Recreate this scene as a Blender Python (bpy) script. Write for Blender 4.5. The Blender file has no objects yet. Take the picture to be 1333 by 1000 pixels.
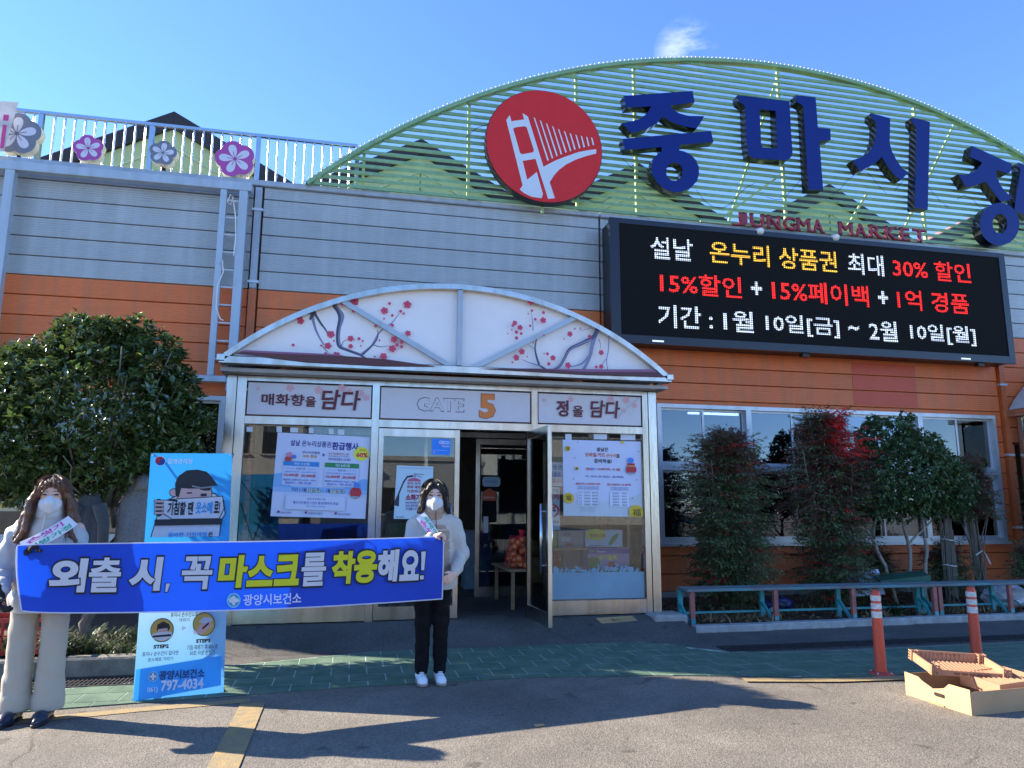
import bpy, bmesh, math, random
import numpy as np
from mathutils import Vector, Matrix
from mathutils.geometry import tessellate_polygon

random.seed(11); np.random.seed(11)
SC = bpy.context.scene
COL = SC.collection
R = math.radians

# ---------------------------------------------------------------- camera
CAM_H, F_PX = 1.42, 950.0
YAW, PITCH, ROLL = R(12.32), R(9.53), R(.267)
FW = Vector((math.sin(YAW)*math.cos(PITCH), math.cos(YAW)*math.cos(PITCH), math.sin(PITCH)))
_r = Vector((math.cos(YAW), -math.sin(YAW), 0)); _u = _r.cross(FW)
RT = _r*math.cos(ROLL) + _u*math.sin(ROLL); UP = -_r*math.sin(ROLL) + _u*math.cos(ROLL)
cam = bpy.data.cameras.new('camera'); cam_ob = bpy.data.objects.new('camera', cam); COL.objects.link(cam_ob)
cam.sensor_width = 36; cam.lens = F_PX/1333*36; cam.clip_end = 2000; cam.clip_start = .05
cam_ob.matrix_world = Matrix(((RT.x, UP.x, -FW.x, 0), (RT.y, UP.y, -FW.y, 0), (RT.z, UP.z, -FW.z, CAM_H), (0, 0, 0, 1)))
SC.camera = cam_ob

# ---------------------------------------------------------------- sky, sun, exposure
SUN_EL, SUN_DIR = R(29.5), Vector((-.906, .423, 0))          # towards the sun, flat
world = bpy.data.worlds.new('World'); SC.world = world; world.use_nodes = True
nt = world.node_tree; bg = nt.nodes['Background']
sky = nt.nodes.new('ShaderNodeTexSky'); sky.sky_type = 'NISHITA'; sky.sun_disc = False
sky.sun_elevation = SUN_EL; sky.sun_rotation = math.atan2(SUN_DIR.x, SUN_DIR.y)
sky.air_density = .85; sky.dust_density = 0; sky.ozone_density = 5.0; sky.altitude = 0
# a few thin cirrus wisps
tcw = nt.nodes.new('ShaderNodeTexCoord'); mpw = nt.nodes.new('ShaderNodeMapping'); mpw.inputs['Scale'].default_value = (2.2, 2.2, 7)
nzw = nt.nodes.new('ShaderNodeTexNoise'); nzw.inputs['Scale'].default_value = 5; nzw.inputs['Detail'].default_value = 7; nzw.inputs['Roughness'].default_value = .62
rpw = nt.nodes.new('ShaderNodeValToRGB'); rpw.color_ramp.elements[0].position = .46; rpw.color_ramp.elements[1].position = .7
rpw.color_ramp.elements[1].color = (.4, .4, .4, 1)
mxw = nt.nodes.new('ShaderNodeMixRGB'); mxw.inputs[2].default_value = (5.2, 5.4, 5.8, 1)
nt.links.new(tcw.outputs['Generated'], mpw.inputs[0]); nt.links.new(mpw.outputs[0], nzw.inputs['Vector'])
cdir = (RT*((893-666.5)/F_PX)-UP*((66-500)/F_PX)+FW).normalized()      # the one small cloud hangs over the arch
dpw = nt.nodes.new('ShaderNodeVectorMath'); dpw.operation = 'DOT_PRODUCT'; dpw.inputs[1].default_value = cdir; nt.links.new(tcw.outputs['Generated'], dpw.inputs[0])
mrw = nt.nodes.new('ShaderNodeMapRange'); mrw.inputs['From Min'].default_value = math.cos(.04); mrw.inputs['From Max'].default_value = math.cos(.012); nt.links.new(dpw.outputs['Value'], mrw.inputs[0])
muw = nt.nodes.new('ShaderNodeMath'); muw.operation = 'MULTIPLY'; nt.links.new(mrw.outputs[0], muw.inputs[1])
nt.links.new(nzw.outputs[0], rpw.inputs[0]); nt.links.new(rpw.outputs[0], muw.inputs[0]); nt.links.new(muw.outputs[0], mxw.inputs[0])
tnt = nt.nodes.new('ShaderNodeMixRGB'); tnt.blend_type = 'MULTIPLY'; tnt.inputs[0].default_value = 1; tnt.inputs[2].default_value = (.80, .90, 1.05, 1)
nt.links.new(sky.outputs[0], tnt.inputs[1]); nt.links.new(tnt.outputs[0], mxw.inputs[1]); nt.links.new(mxw.outputs[0], bg.inputs[0])
bg.inputs[1].default_value = .12
sl = bpy.data.lights.new('sun', 'SUN'); sl.energy = 5.0; sl.angle = R(.55); sl.color = (1, .89, .73)
so = bpy.data.objects.new('sun', sl); COL.objects.link(so)
sd = Vector((SUN_DIR.x*math.cos(SUN_EL), SUN_DIR.y*math.cos(SUN_EL), math.sin(SUN_EL)))
so.rotation_euler = sd.to_track_quat('Z', 'Y').to_euler(); so.location = (-8, 6, 12)
SC.view_settings.view_transform = 'Standard'; SC.view_settings.look = 'None'
SC.view_settings.gamma = 1; SC.view_settings.use_curve_mapping = False; SC.view_settings.exposure = 1.72
SC.cycles.max_bounces = 8; SC.cycles.transparent_max_bounces = 24

# ---------------------------------------------------------------- helpers
def P(px, py, Y):
    """the point on the upright plane Y that the photograph shows at px,py"""
    d = RT*((px-666.5)/F_PX) - UP*((py-500)/F_PX) + FW
    t = Y/d.y; return Vector((d.x*t, Y, CAM_H + d.z*t))
def XZ(px, py, Y): p = P(px, py, Y); return (p.x, p.z)

MATS = {}
def mat(name, col, rough=.6, metal=0, var=.12, scale=6, bump=0, bscale=60, streak=None, spec=.5, transl=0, emit=0,
        trans=0, col2=None, island=0, coat=0, stretch=(1, 1, 1), detail=6, sheen=0, bdist=.01):
    if name in MATS: return MATS[name]
    m = bpy.data.materials.new(name); m.use_nodes = True; MATS[name] = m
    n = m.node_tree; L = n.links; b = n.nodes['Principled BSDF']
    b.inputs['Roughness'].default_value = rough; b.inputs['Metallic'].default_value = metal
    b.inputs['Specular IOR Level'].default_value = spec; b.inputs['Coat Weight'].default_value = coat
    b.inputs['Sheen Weight'].default_value = sheen
    if trans: b.inputs['Transmission Weight'].default_value = trans
    c = (*col, 1); out = None
    tc = n.nodes.new('ShaderNodeTexCoord'); mp = n.nodes.new('ShaderNodeMapping'); mp.inputs['Scale'].default_value = stretch
    L.new(tc.outputs['Object'], mp.inputs[0])
    if var > 0 or col2:
        nz = n.nodes.new('ShaderNodeTexNoise'); nz.inputs['Scale'].default_value = scale; nz.inputs['Detail'].default_value = detail
        nz.inputs['Roughness'].default_value = .65; L.new(mp.outputs[0], nz.inputs['Vector'])
        mx = n.nodes.new('ShaderNodeMixRGB')
        rp = n.nodes.new('ShaderNodeValToRGB'); rp.color_ramp.elements[0].position = .3; rp.color_ramp.elements[1].position = .7
        L.new(nz.outputs[0], rp.inputs[0]); L.new(rp.outputs[0], mx.inputs[0])
        mx.inputs[1].default_value = (*[x*(1-var) for x in col], 1)
        mx.inputs[2].default_value = (*col2, 1) if col2 else (*[min(1, x*(1+var)) for x in col], 1)
        out = mx.outputs[0]
    if streak:                                    # dark runs of dirt, long in z
        s2 = n.nodes.new('ShaderNodeMapping'); s2.inputs['Scale'].default_value = (7, 7, .45); L.new(tc.outputs['Object'], s2.inputs[0])
        n2 = n.nodes.new('ShaderNodeTexNoise'); n2.inputs['Scale'].default_value = 1; n2.inputs['Detail'].default_value = 5; L.new(s2.outputs[0], n2.inputs['Vector'])
        r2 = n.nodes.new('ShaderNodeValToRGB'); r2.color_ramp.elements[0].position = .45; r2.color_ramp.elements[1].position = .75; L.new(n2.outputs[0], r2.inputs[0])
        m2 = n.nodes.new('ShaderNodeMixRGB'); m2.inputs[2].default_value = (*streak[0], 1)
        ml = n.nodes.new('ShaderNodeMath'); ml.operation = 'MULTIPLY'; ml.inputs[1].default_value = streak[1]
        L.new(r2.outputs[0], ml.inputs[0]); L.new(ml.outputs[0], m2.inputs[0])
        if out: L.new(out, m2.inputs[1])
        else: m2.inputs[1].default_value = c
        out = m2.outputs[0]
    if island:                                    # every leaf its own tone
        g = n.nodes.new('ShaderNodeNewGeometry'); h = n.nodes.new('ShaderNodeHueSaturation')
        mr = n.nodes.new('ShaderNodeMapRange'); mr.inputs['To Min'].default_value = 1-island; mr.inputs['To Max'].default_value = 1+island
        L.new(g.outputs['Random Per Island'], mr.inputs[0]); L.new(mr.outputs[0], h.inputs['Value'])
        if out: L.new(out, h.inputs['Color'])
        else: h.inputs['Color'].default_value = c
        out = h.outputs[0]
    if out: L.new(out, b.inputs['Base Color'])
    else: b.inputs['Base Color'].default_value = c
    if emit: b.inputs['Emission Color'].default_value = c; b.inputs['Emission Strength'].default_value = emit
    if bump:
        nb = n.nodes.new('ShaderNodeTexNoise'); nb.inputs['Scale'].default_value = bscale; nb.inputs['Detail'].default_value = 4
        L.new(mp.outputs[0], nb.inputs['Vector'])
        bp = n.nodes.new('ShaderNodeBump'); bp.inputs['Strength'].default_value = bump; bp.inputs['Distance'].default_value = bdist
        L.new(nb.outputs[0], bp.inputs['Height']); L.new(bp.outputs[0], b.inputs['Normal'])
    if transl:                                    # thin cloth or leaf: part of the light goes through
        t = n.nodes.new('ShaderNodeBsdfTranslucent'); ms = n.nodes.new('ShaderNodeMixShader'); ms.inputs[0].default_value = transl
        if out: L.new(out, t.inputs[0])
        else: t.inputs[0].default_value = c
        L.new(b.outputs[0], ms.inputs[1]); L.new(t.outputs[0], ms.inputs[2]); L.new(ms.outputs[0], n.nodes['Material Output'].inputs[0])
    return m

def glass_mat(name, tint=(.8, .86, .86), refl=.5, rough=0.0):
    m = bpy.data.materials.new(name); m.use_nodes = True; n = m.node_tree; L = n.links
    n.nodes.remove(n.nodes['Principled BSDF'])
    t = n.nodes.new('ShaderNodeBsdfTransparent'); t.inputs[0].default_value = (*tint, 1)
    g = n.nodes.new('ShaderNodeBsdfGlossy'); g.inputs['Roughness'].default_value = rough; g.inputs[0].default_value = (1, 1, 1, 1)
    fr = n.nodes.new('ShaderNodeFresnel'); fr.inputs[0].default_value = 1.5
    ad = n.nodes.new('ShaderNodeMath'); ad.operation = 'MULTIPLY'; ad.inputs[1].default_value = refl*4
    ad.use_clamp = True
    L.new(fr.outputs[0], ad.inputs[0])
    ms = n.nodes.new('ShaderNodeMixShader'); L.new(ad.outputs[0], ms.inputs[0]); L.new(t.outputs[0], ms.inputs[1]); L.new(g.outputs[0], ms.inputs[2])
    L.new(ms.outputs[0], n.nodes['Material Output'].inputs[0]); MATS[name] = m; return m

def setp(o, **k):
    for a, v in k.items():
        if v is not None: o[a] = v
    return o
ROOT = {}
def thing(name, label, cat, loc=(0, 0, 0), group=None):
    o = bpy.data.objects.new(name, None); COL.objects.link(o); o.location = loc; o.empty_display_size = .1
    ROOT[o.name] = Vector(loc); return setp(o, label=label, category=cat, group=group)
def link(name, me, parent=None):
    o = bpy.data.objects.new(name, me); COL.objects.link(o)
    if parent is not None:
        o.parent = parent; off = ROOT.get(parent.name, Vector((0, 0, 0)))
        ROOT[o.name] = off
        if off.length > 0: me.transform(Matrix.Translation(-off))
    else: ROOT[o.name] = Vector((0, 0, 0))
    return o
def dup(root, move, **k):
    """copy a thing with its parts and sub-parts, moved"""
    r = root.copy(); COL.objects.link(r); r.location = root.location + Vector(move)
    for ch in list(root.children):
        c = ch.copy(); COL.objects.link(c); c.parent = r
        for g in list(ch.children):
            d = g.copy(); COL.objects.link(d); d.parent = c
    setp(r, **k); return r

class MB:
    """collects shapes in world metres; build() links them as one mesh object"""
    def __init__(s): s.v = []; s.f = []; s.m = []; s.mats = []
    def _mi(s, m):
        if m not in s.mats: s.mats.append(m)
        return s.mats.index(m)
    def add(s, vs, fs, m):
        k = len(s.v); s.v += [tuple(v) for v in vs]; s.f += [tuple(i+k for i in f) for f in fs]; s.m += [s._mi(m)]*len(fs); return s
    def box(s, x0, y0, z0, x1, y1, z1, m, ch=0):
        if ch <= 0:
            vs = [(x0, y0, z0), (x1, y0, z0), (x1, y1, z0), (x0, y1, z0), (x0, y0, z1), (x1, y0, z1), (x1, y1, z1), (x0, y1, z1)]
            return s.add(vs, [(0, 3, 2, 1), (4, 5, 6, 7), (0, 1, 5, 4), (1, 2, 6, 5), (2, 3, 7, 6), (3, 0, 4, 7)], m)
        c = ch; rings = []
        for (z, i) in ((z0, c), (z0+c, 0), (z1-c, 0), (z1, c)):
            rings.append([(x0+i, y0+i, z), (x1-i, y0+i, z), (x1-i, y1-i, z), (x0+i, y1-i, z)])
        vs = sum(rings, []); fs = [(3, 2, 1, 0), (12, 13, 14, 15)]
        for r in range(3):
            for k in range(4): fs.append((r*4+k, r*4+(k+1) % 4, r*4+4+(k+1) % 4, r*4+4+k))
        return s.add(vs, fs, m)
    def obox(s, c, ax, ay, az, m):
        """box from its centre and three half-axis vectors"""
        c, ax, ay, az = Vector(c), Vector(ax), Vector(ay), Vector(az); vs = []
        for k in (-1, 1):
            for (i, j) in ((-1, -1), (1, -1), (1, 1), (-1, 1)): vs.append(c+ax*i+ay*j+az*k)
        return s.add(vs, [(0, 3, 2, 1), (4, 5, 6, 7), (0, 1, 5, 4), (1, 2, 6, 5), (2, 3, 7, 6), (3, 0, 4, 7)], m)
    def bar(s, a, b, w, d, m, up=(0, -1, 0)):
        """rectangular bar from a to b; w across, d along up"""
        a, b = Vector(a), Vector(b); t = (b-a).normalized(); u = Vector(up); u = (u-t*u.dot(t)).normalized(); q = t.cross(u)
        return s.obox((a+b)/2, (b-a)/2, q*w/2, u*d/2, m)
    def tube(s, pts, r, m, n=8, cap=True, r1=None):
        pts = [Vector(p) for p in pts]; vs = []; fs = []; N = len(pts)
        for i, p in enumerate(pts):
            t = (pts[min(i+1, N-1)]-pts[max(i-1, 0)])
            t = t.normalized() if t.length > 0 else Vector((0, 0, 1))
            a = Vector((0, 0, 1)) if abs(t.z) < .9 else Vector((1, 0, 0)); u = t.cross(a).normalized(); w = t.cross(u)
            if isinstance(r, (list, tuple)): rr = r[i]
            else: rr = r if r1 is None else r+(r1-r)*i/max(1, N-1)
            for k in range(n):
                an = 2*math.pi*k/n; vs.append(p+u*math.cos(an)*rr+w*math.sin(an)*rr)
        for i in range(N-1):
            for k in range(n): fs.append((i*n+k, i*n+(k+1) % n, (i+1)*n+(k+1) % n, (i+1)*n+k))
        if cap: fs.append(tuple(range(n))[::-1]); fs.append(tuple((N-1)*n+k for k in range(n)))
        return s.add(vs, fs, m)
    def prism(s, poly, fmap, d0, d1, m, m2=None):
        """outline poly [(a,b)] mapped by fmap(a,b,depth) and pulled from d0 (front) to d1"""
        n = len(poly); vs = [fmap(a, b, d0) for a, b in poly]+[fmap(a, b, d1) for a, b in poly]
        tri = tessellate_polygon([[Vector((a, b, 0)) for a, b in poly]])
        s.add(vs, [tuple(t) for t in tri], m)
        return s.add(vs, [tuple(i+n for i in t)[::-1] for t in tri]+[(i, (i+1) % n, n+(i+1) % n, n+i) for i in range(n)], m2 or m)
    def build(s, name, parent=None, smooth=False, fix=True, **k):
        me = bpy.data.meshes.new(name); me.from_pydata(s.v, [], s.f)
        for m in s.mats: me.materials.append(m)
        me.polygons.foreach_set('material_index', s.m)
        if smooth: me.polygons.foreach_set('use_smooth', [True]*len(s.f))
        me.update()
        if fix:
            bm = bmesh.new(); bm.from_mesh(me); bmesh.ops.recalc_face_normals(bm, faces=bm.faces); bm.to_mesh(me); bm.free()
        o = link(name, me, parent); setp(o, **k); return o
def fz(Y):
    """map (x,z,depth) for outlines drawn on an upright plane facing the street"""
    return lambda a, b, d: (a, Y+d, b)

def smooth_by_angle(o, deg=35):
    me = o.data; me.polygons.foreach_set('use_smooth', [True]*len(me.polygons))
    bm = bmesh.new(); bm.from_mesh(me)
    for e in bm.edges:
        if len(e.link_faces) == 2 and e.calc_face_angle(0) > R(deg): e.smooth = False
    bm.to_mesh(me); bm.free(); return o

# ---- letters as meshes
_TX = {}; TXO = []
LETTERINGS = [
    ((0.03, 0, 0.02, 2), ['J', 'U', 'N', 'G', 'M', 'A', 'R', 'K', 'E', 'T']),
    ((0.012, 0, 0, 2), ['설날', '온누리 상품권', '최대', '30% 할인', '15%할인', '15%페이백', '1억 경품', '기간 :', '1월', '10일[금]', '2월', '10일[월]', '환급부스 : 가동 상인회', '福', '휴지나 손수건으로', '가리기', '휴지나 손수건이 없다면', '옷소매로 가리기', '기침·재채기 후 비누로', '30초 이상 손씻기']),
    ((0.03, 0, 0, 2), ['+', '~', '정', '10,000원', '20,000원', '설날은', '모바일·카드', '온누리', '로', '준비하설!', '15%', 'CESCO', '청양고추', '채소', '농산물', '질병관리청', '올바른 기침예절', '은', '광양시보건소', '화재예방', '손씻기', '내방가정']),
    ((0.02, 0, 0, 2), ['을', '설날 온누리상품권', '최대', '30% 환급', '+', '행사기간동안 1인당 총2만원까지 환급', '할인 + ', '15%페이백', '+ 1억 경품', '결제금액의 15% 할인받으려면?', '최대 2만원까지 15% 페이백!', '우리 모두', '화재 예방', '가정마다', '비치하여', '안전한', '겨울나기', '사랑상품권', '온누리상품권', '가맹점입니다', '금연 시설', '과일', '농산물  공동출하', '광양시보건소']),
    ((0.01, 0, 0, 2), ['문을 닫아 주세요', '어서오세요', '온누리상품권', '온누리상품권카드 30%', '광양사랑상품권 15% 할인', '환급기준', '환급부스 운영시간 | 10:30 ~ 18:30', '소방청   광양소방서', 'Premium', '기침·재채기할 땐 옷소매로 입과 코를 가리기']),
    ((0.035, 0, 0, 2), ['환급행사', '797-4034']),
    ((0.05, 0, 0, 2), ['60%', '소화기']),
    ((0, 0, 0, 2), ['(디지털상품권+카드 10%할인)', '34,000원 이상 67,000원 미만', '67,000원 이상', '(예산 소진시 조기마감)', '모바일·카드 온누리상품권을 충전하면 할인', '온누리상품권으로 결제한 금액 페이백', '※ 자세한 내용은 온누리상품권 앱에서 확인']),
    ((0.015, 0, 0, 2), ['국산 수산물', '국산 농축산물', '기간 | 1월 23일(목) ~ 1월 27일(월)', '과태료 10만원', '061)']),
    ((0.008, 0, 0, 2), ['당일 영수증만 가능', '기간 : 2025년 1월 10일(금) ~ 2월 10일(월)']),
    ((0.005, 0, 0, 2), ['해양수산부', '농림축산식품부', '광양시상인연합회', '구간    이용금액    할인한도', '결제금액      환급액']),
    ((0.04, 0, 0, 2), ['금지', '향기듬뿍']),
    ((0.035, 0.1, 0, 2), ['기침할 땐', '옷소매', '로!']),
    ((0.06, 0, 0, 2), ['STEP1', 'STEP2', 'STEP3']),
    ((0.05, 0.1, 0.0, 2), ['외', '시', '마', '스', '크', '착', '용', '해', '요']),
    ((0.083, 0.1, 0, 5), ['외', '시', '마', '스', '크', '착', '용', '해', '요']),
    ((0.05, 0.1, 0, 5), ['외', '시', '마', '스', '크', '착', '용', '해', '요']),
]
def _text_raw(body, bold, shear, depth, res, space=1.0):
    if not TXO: TXO.append(bpy.data.objects.new('t', bpy.data.curves.new('t', 'FONT')))
    o = TXO[0]; c = o.data; c.body = body; c.size = 1; c.resolution_u = res; c.shear = shear; c.bevel_depth = bold; c.bevel_resolution = 0; c.extrude = depth; c.space_line = space
    me = bpy.data.meshes.new_from_object(o)
    v = np.empty(len(me.vertices)*3, np.float32); me.vertices.foreach_get('co', v); v = v.reshape(-1, 3).copy()
    fs = [tuple(p.vertices) for p in me.polygons]; bpy.data.meshes.remove(me); return v, fs
def _text_keep(key, v, fs):
    t, bold, shear, depth, res = key
    if not depth:                                  # flat print: keep the front half only
        fs = [f for f in fs if all(v[i][2] > -1e-5 for i in f)]; v[:, 2] = 0 if not bold else v[:, 2]/bold*.0004
    v[:, 0] -= v[:, 0].min(); v[:, 1] -= v[:, 1].min()
    _TX[key] = (v, fs, float(v[:, 0].max()), float(v[:, 1].max())); return _TX[key]
def text_mesh(t, bold=0.0, shear=0.0, depth=0.0, res=2):
    key = (t, bold, shear, depth, res)
    if key in _TX: return _TX[key]
    for (par, words) in LETTERINGS:                # words of one weight are set together, one per line, then cut apart
        if par == key[1:] and t in words:
            V, Fs = _text_raw('\n'.join(words), *par, space=4.0)
            step = 4.0
            li = np.clip(np.round((-V[:, 1]+.35)/_LINE(step)), 0, len(words)-1).astype(int)
            for i, w in enumerate(words):
                idx = np.nonzero(li == i)[0]; mp_ = {int(q): k for k, q in enumerate(idx)}; _text_keep((w, *par), V[idx].copy(), [tuple(mp_[q] for q in f) for f in Fs if li[f[0]] == i])
            return _TX[key]
    v, fs = _text_raw(t, bold, shear, depth, res); return _text_keep(key, v, fs)
_LS = []
def _LINE(space):
    if not _LS:
        v, _ = _text_raw('I\nI', 0, 0, 0, 2, space); _LS.append(float(v[:, 1].max()-v[:, 1][v[:, 1] < v[:, 1].max()-1.5].max()))
    return _LS[0]

PCOL = {}
def pm(col, transl=0, emit=0, rough=.5):
    key = (tuple(round(c, 3) for c in col), transl, emit, rough)
    if key not in PCOL: PCOL[key] = mat('print_ink_%d' % len(PCOL), col, rough=rough, var=.03, scale=3, transl=transl, emit=emit)
    return PCOL[key]
class Print:
    """flat print laid on a surface: shapes in (u,v) metres, each a hair proud of the one before"""
    def __init__(s, fmap, step=.0007, transl=0, emit=0, rough=.5):
        s.f = fmap; s.w = .001; s.step = step; s.mb = MB(); s.tr = transl; s.em = emit; s.ro = rough
    def m(s, col): return pm(col, s.tr, s.em, s.ro) if not isinstance(col, bpy.types.Material) else col
    def poly(s, pts, col):
        s.w += s.step; tri = tessellate_polygon([[Vector((a, b, 0)) for a, b in pts]])
        s.mb.add([s.f(a, b, s.w) for a, b in pts], [tuple(t) for t in tri], s.m(col))
    def polyh(s, outer, holes, col):
        s.w += s.step; loops = [[Vector((a, b, 0)) for a, b in outer]]+[[Vector((a, b, 0)) for a, b in h] for h in holes]
        allp = sum(loops, []); s.mb.add([s.f(p.x, p.y, s.w) for p in allp], [tuple(t) for t in tessellate_polygon(loops)], s.m(col))
    def rect(s, x0, y0, x1, y1, col): s.poly([(x0, y0), (x1, y0), (x1, y1), (x0, y1)], col)
    def disc(s, x, y, r, col, ry=None, n=24, a0=0, a1=2*math.pi):
        ry = ry or r; s.poly([(x+r*math.cos(a0+(a1-a0)*k/n), y+ry*math.sin(a0+(a1-a0)*k/n)) for k in range(n if a1-a0 > 6.2 else n+1)], col)
    def line(s, pts, w, col, w1=None):
        w1 = w if w1 is None else w1; L = []; Rr = []; N = len(pts)
        for i, (x, y) in enumerate(pts):
            a = pts[max(0, i-1)]; b = pts[min(N-1, i+1)]; dx, dy = b[0]-a[0], b[1]-a[1]; l = math.hypot(dx, dy) or 1
            h = (w+(w1-w)*i/max(1, N-1))/2; L.append((x-dy/l*h, y+dx/l*h)); Rr.append((x+dy/l*h, y-dx/l*h))
        s.w += s.step; vs = [s.f(a, b, s.w) for a, b in L+Rr]
        s.mb.add(vs, [(i, i+1, N+i+1, N+i) for i in range(N-1)], s.m(col))
    def rrect(s, x0, y0, x1, y1, r, col):
        p = []
        for (cx, cy, a) in ((x1-r, y1-r, 0), (x0+r, y1-r, 90), (x0+r, y0+r, 180), (x1-r, y0+r, 270)):
            for k in range(5): p.append((cx+r*math.cos(R(a+k*22.5)), cy+r*math.sin(R(a+k*22.5))))
        s.poly(p, col)
    def text(s, t, x0, y0, x1, y1, col, bold=.012, shear=0, res=2, slope=0):
        """fit the words t into the box; x1 None keeps the natural width, x0 None centres on x1"""
        v, fs, W, H = text_mesh(t, bold, shear, 0, res); s.w += s.step; sy = (y1-y0)/H
        if x0 is None: sx = sy; x0 = x1-W*sx/2
        elif x1 is None: sx = sy
        else: sx = (x1-x0)/W
        s.mb.add([s.f(x0+a*sx, y0+b*sy+slope*a*sx, s.w+c) for a, b, c in v], fs, s.m(col))
    def build(s, name, parent=None, **k): return s.mb.build(name, parent, fix=False, **k)

# common materials
STEEL = mat('stainless_steel', (.56, .54, .50), rough=.24, metal=1, var=.12, scale=3, bump=.12, bscale=25, streak=((.3, .25, .18), .6), stretch=(1, 1, .3))
ALU = mat('window_aluminium', (.55, .57, .6), rough=.42, metal=.55, var=.08, scale=5, streak=((.3, .3, .3), .35))
GREYP = mat('grey_cladding', (.37, .395, .395), rough=.42, metal=.25, var=.07, scale=2.5, streak=((.44, .47, .48), .9))
GREYTRIM = mat('pale_grey_trim', (.38, .42, .46), rough=.4, metal=.2, var=.08, scale=4, streak=((.22, .22, .22), .4))
FRAMEP = mat('light_blue_grey_steel_paint', (.42, .5, .57), rough=.4, metal=.15, var=.06, scale=4, streak=((.25, .22, .2), .3))
ORANGE = mat('orange_cladding', (.74, .165, .042), rough=.5, var=.07, scale=2.5, streak=((.50, .17, .06), .8))
ORANGE2 = mat('orange_repaint', (.60, .075, .022), rough=.5, var=.06, scale=3)
DARK = mat('dark_interior', (.03, .03, .032), rough=.8)
BLACKP = mat('black_paint', (.012, .012, .014), rough=.45, var=.1)
GLASS = glass_mat('clear_glass', (.86, .9, .9), .42)
GLASS2 = glass_mat('window_glass', (.34, .44, .56), .62)
GREENT = mat('green_trellis_paint', (.21, .38, .20), rough=.45, var=.18, scale=8, bump=.1)
CONC = mat('concrete', (.33, .32, .3), rough=.9, var=.22, scale=9, bump=.5, bscale=70)
WHITE = mat('white_paint', (.8, .8, .78), rough=.5, var=.04)
PAPER = mat('paper', (.8, .82, .84), rough=.6, var=.03)
# ================================================================ GROUND
def asphalt(name, c, sc=1.0, patch=.25):
    m = bpy.data.materials.new(name); m.use_nodes = True; n = m.node_tree; L = n.links; b = n.nodes['Principled BSDF']; MATS[name] = m
    b.inputs['Roughness'].default_value = .88; tc = n.nodes.new('ShaderNodeTexCoord')
    def nz(scale, det, rough=.6):
        t = n.nodes.new('ShaderNodeTexNoise'); t.inputs['Scale'].default_value = scale; t.inputs['Detail'].default_value = det
        t.inputs['Roughness'].default_value = rough; L.new(tc.outputs['Object'], t.inputs['Vector']); return t.outputs[0]
    def ramp(s, a, b_, ca, cb):
        r = n.nodes.new('ShaderNodeValToRGB'); r.color_ramp.elements[0].position = a; r.color_ramp.elements[1].position = b_
        r.color_ramp.elements[0].color = (*ca, 1); r.color_ramp.elements[1].color = (*cb, 1); L.new(s, r.inputs[0]); return r.outputs[0]
    def mul(a, b_, f=1):
        x = n.nodes.new('ShaderNodeMixRGB'); x.blend_type = 'MULTIPLY'; x.inputs[0].default_value = f; L.new(a, x.inputs[1]); L.new(b_, x.inputs[2]); return x.outputs[0]
    vo = n.nodes.new('ShaderNodeTexVoronoi'); vo.inputs['Scale'].default_value = 95*sc; L.new(tc.outputs['Object'], vo.inputs['Vector'])
    stones = ramp(vo.outputs['Color'], .15, .9, (.68, .67, .66), (1.28, 1.26, 1.22))
    base = ramp(nz(1.1, 5), .3, .75, tuple(x*(1-patch) for x in c), tuple(x*(1+patch*.8) for x in c))
    grime = ramp(nz(.35, 8, .7), .42, .6, (.72, .71, .7), (1, 1, 1))
    spots = ramp(nz(3.3, 3, .5), .66, .7, (1, 1, 1), (.6, .58, .56))
    vc = n.nodes.new('ShaderNodeTexVoronoi'); vc.feature = 'DISTANCE_TO_EDGE'; vc.inputs['Scale'].default_value = .55
    wp = n.nodes.new('ShaderNodeTexNoise'); wp.inputs['Scale'].default_value = 2.5; wp.inputs['Detail'].default_value = 6; L.new(tc.outputs['Object'], wp.inputs['Vector'])
    wm = n.nodes.new('ShaderNodeMixRGB'); wm.inputs[0].default_value = .22; L.new(tc.outputs['Object'], wm.inputs[1]); L.new(wp.outputs['Color'], wm.inputs[2]); L.new(wm.outputs[0], vc.inputs['Vector'])
    crack = ramp(vc.outputs['Distance'], .0, .006, (.45, .43, .4), (1, 1, 1)); band = ramp(nz(.5, 2), .5, .56, (0, 0, 0), (1, 1, 1))
    cm = n.nodes.new('ShaderNodeMixRGB'); L.new(band, cm.inputs[0]); cm.inputs[1].default_value = (1, 1, 1, 1); L.new(crack, cm.inputs[2])
    L.new(mul(mul(mul(mul(base, stones), grime), spots), cm.outputs[0]), b.inputs['Base Color'])
    bp = n.nodes.new('ShaderNodeBump'); bp.inputs['Strength'].default_value = .55; bp.inputs['Distance'].default_value = .006
    ad = n.nodes.new('ShaderNodeMath'); ad.operation = 'ADD'; L.new(vo.outputs['Distance'], ad.inputs[0]); L.new(nz(160*sc, 3), ad.inputs[1])
    L.new(ad.outputs[0], bp.inputs['Height']); L.new(bp.outputs[0], b.inputs['Normal']); return m
ASPH = asphalt('asphalt_road', (.21, .188, .157)); ASPH2 = asphalt('dark_asphalt', (.115, .11, .105), 1.0, .3)
YEL = mat('worn_yellow_road_paint', (.38, .25, .08), rough=.85, var=.0, col2=(.19, .165, .12), scale=14, bump=.4, bscale=120)

g = MB(); N = 24
def gy(i): return -90+i*9
g.box(-150, -150, -.4, 150, 150, 0, ASPH); g.build('ground', kind='structure')

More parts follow.
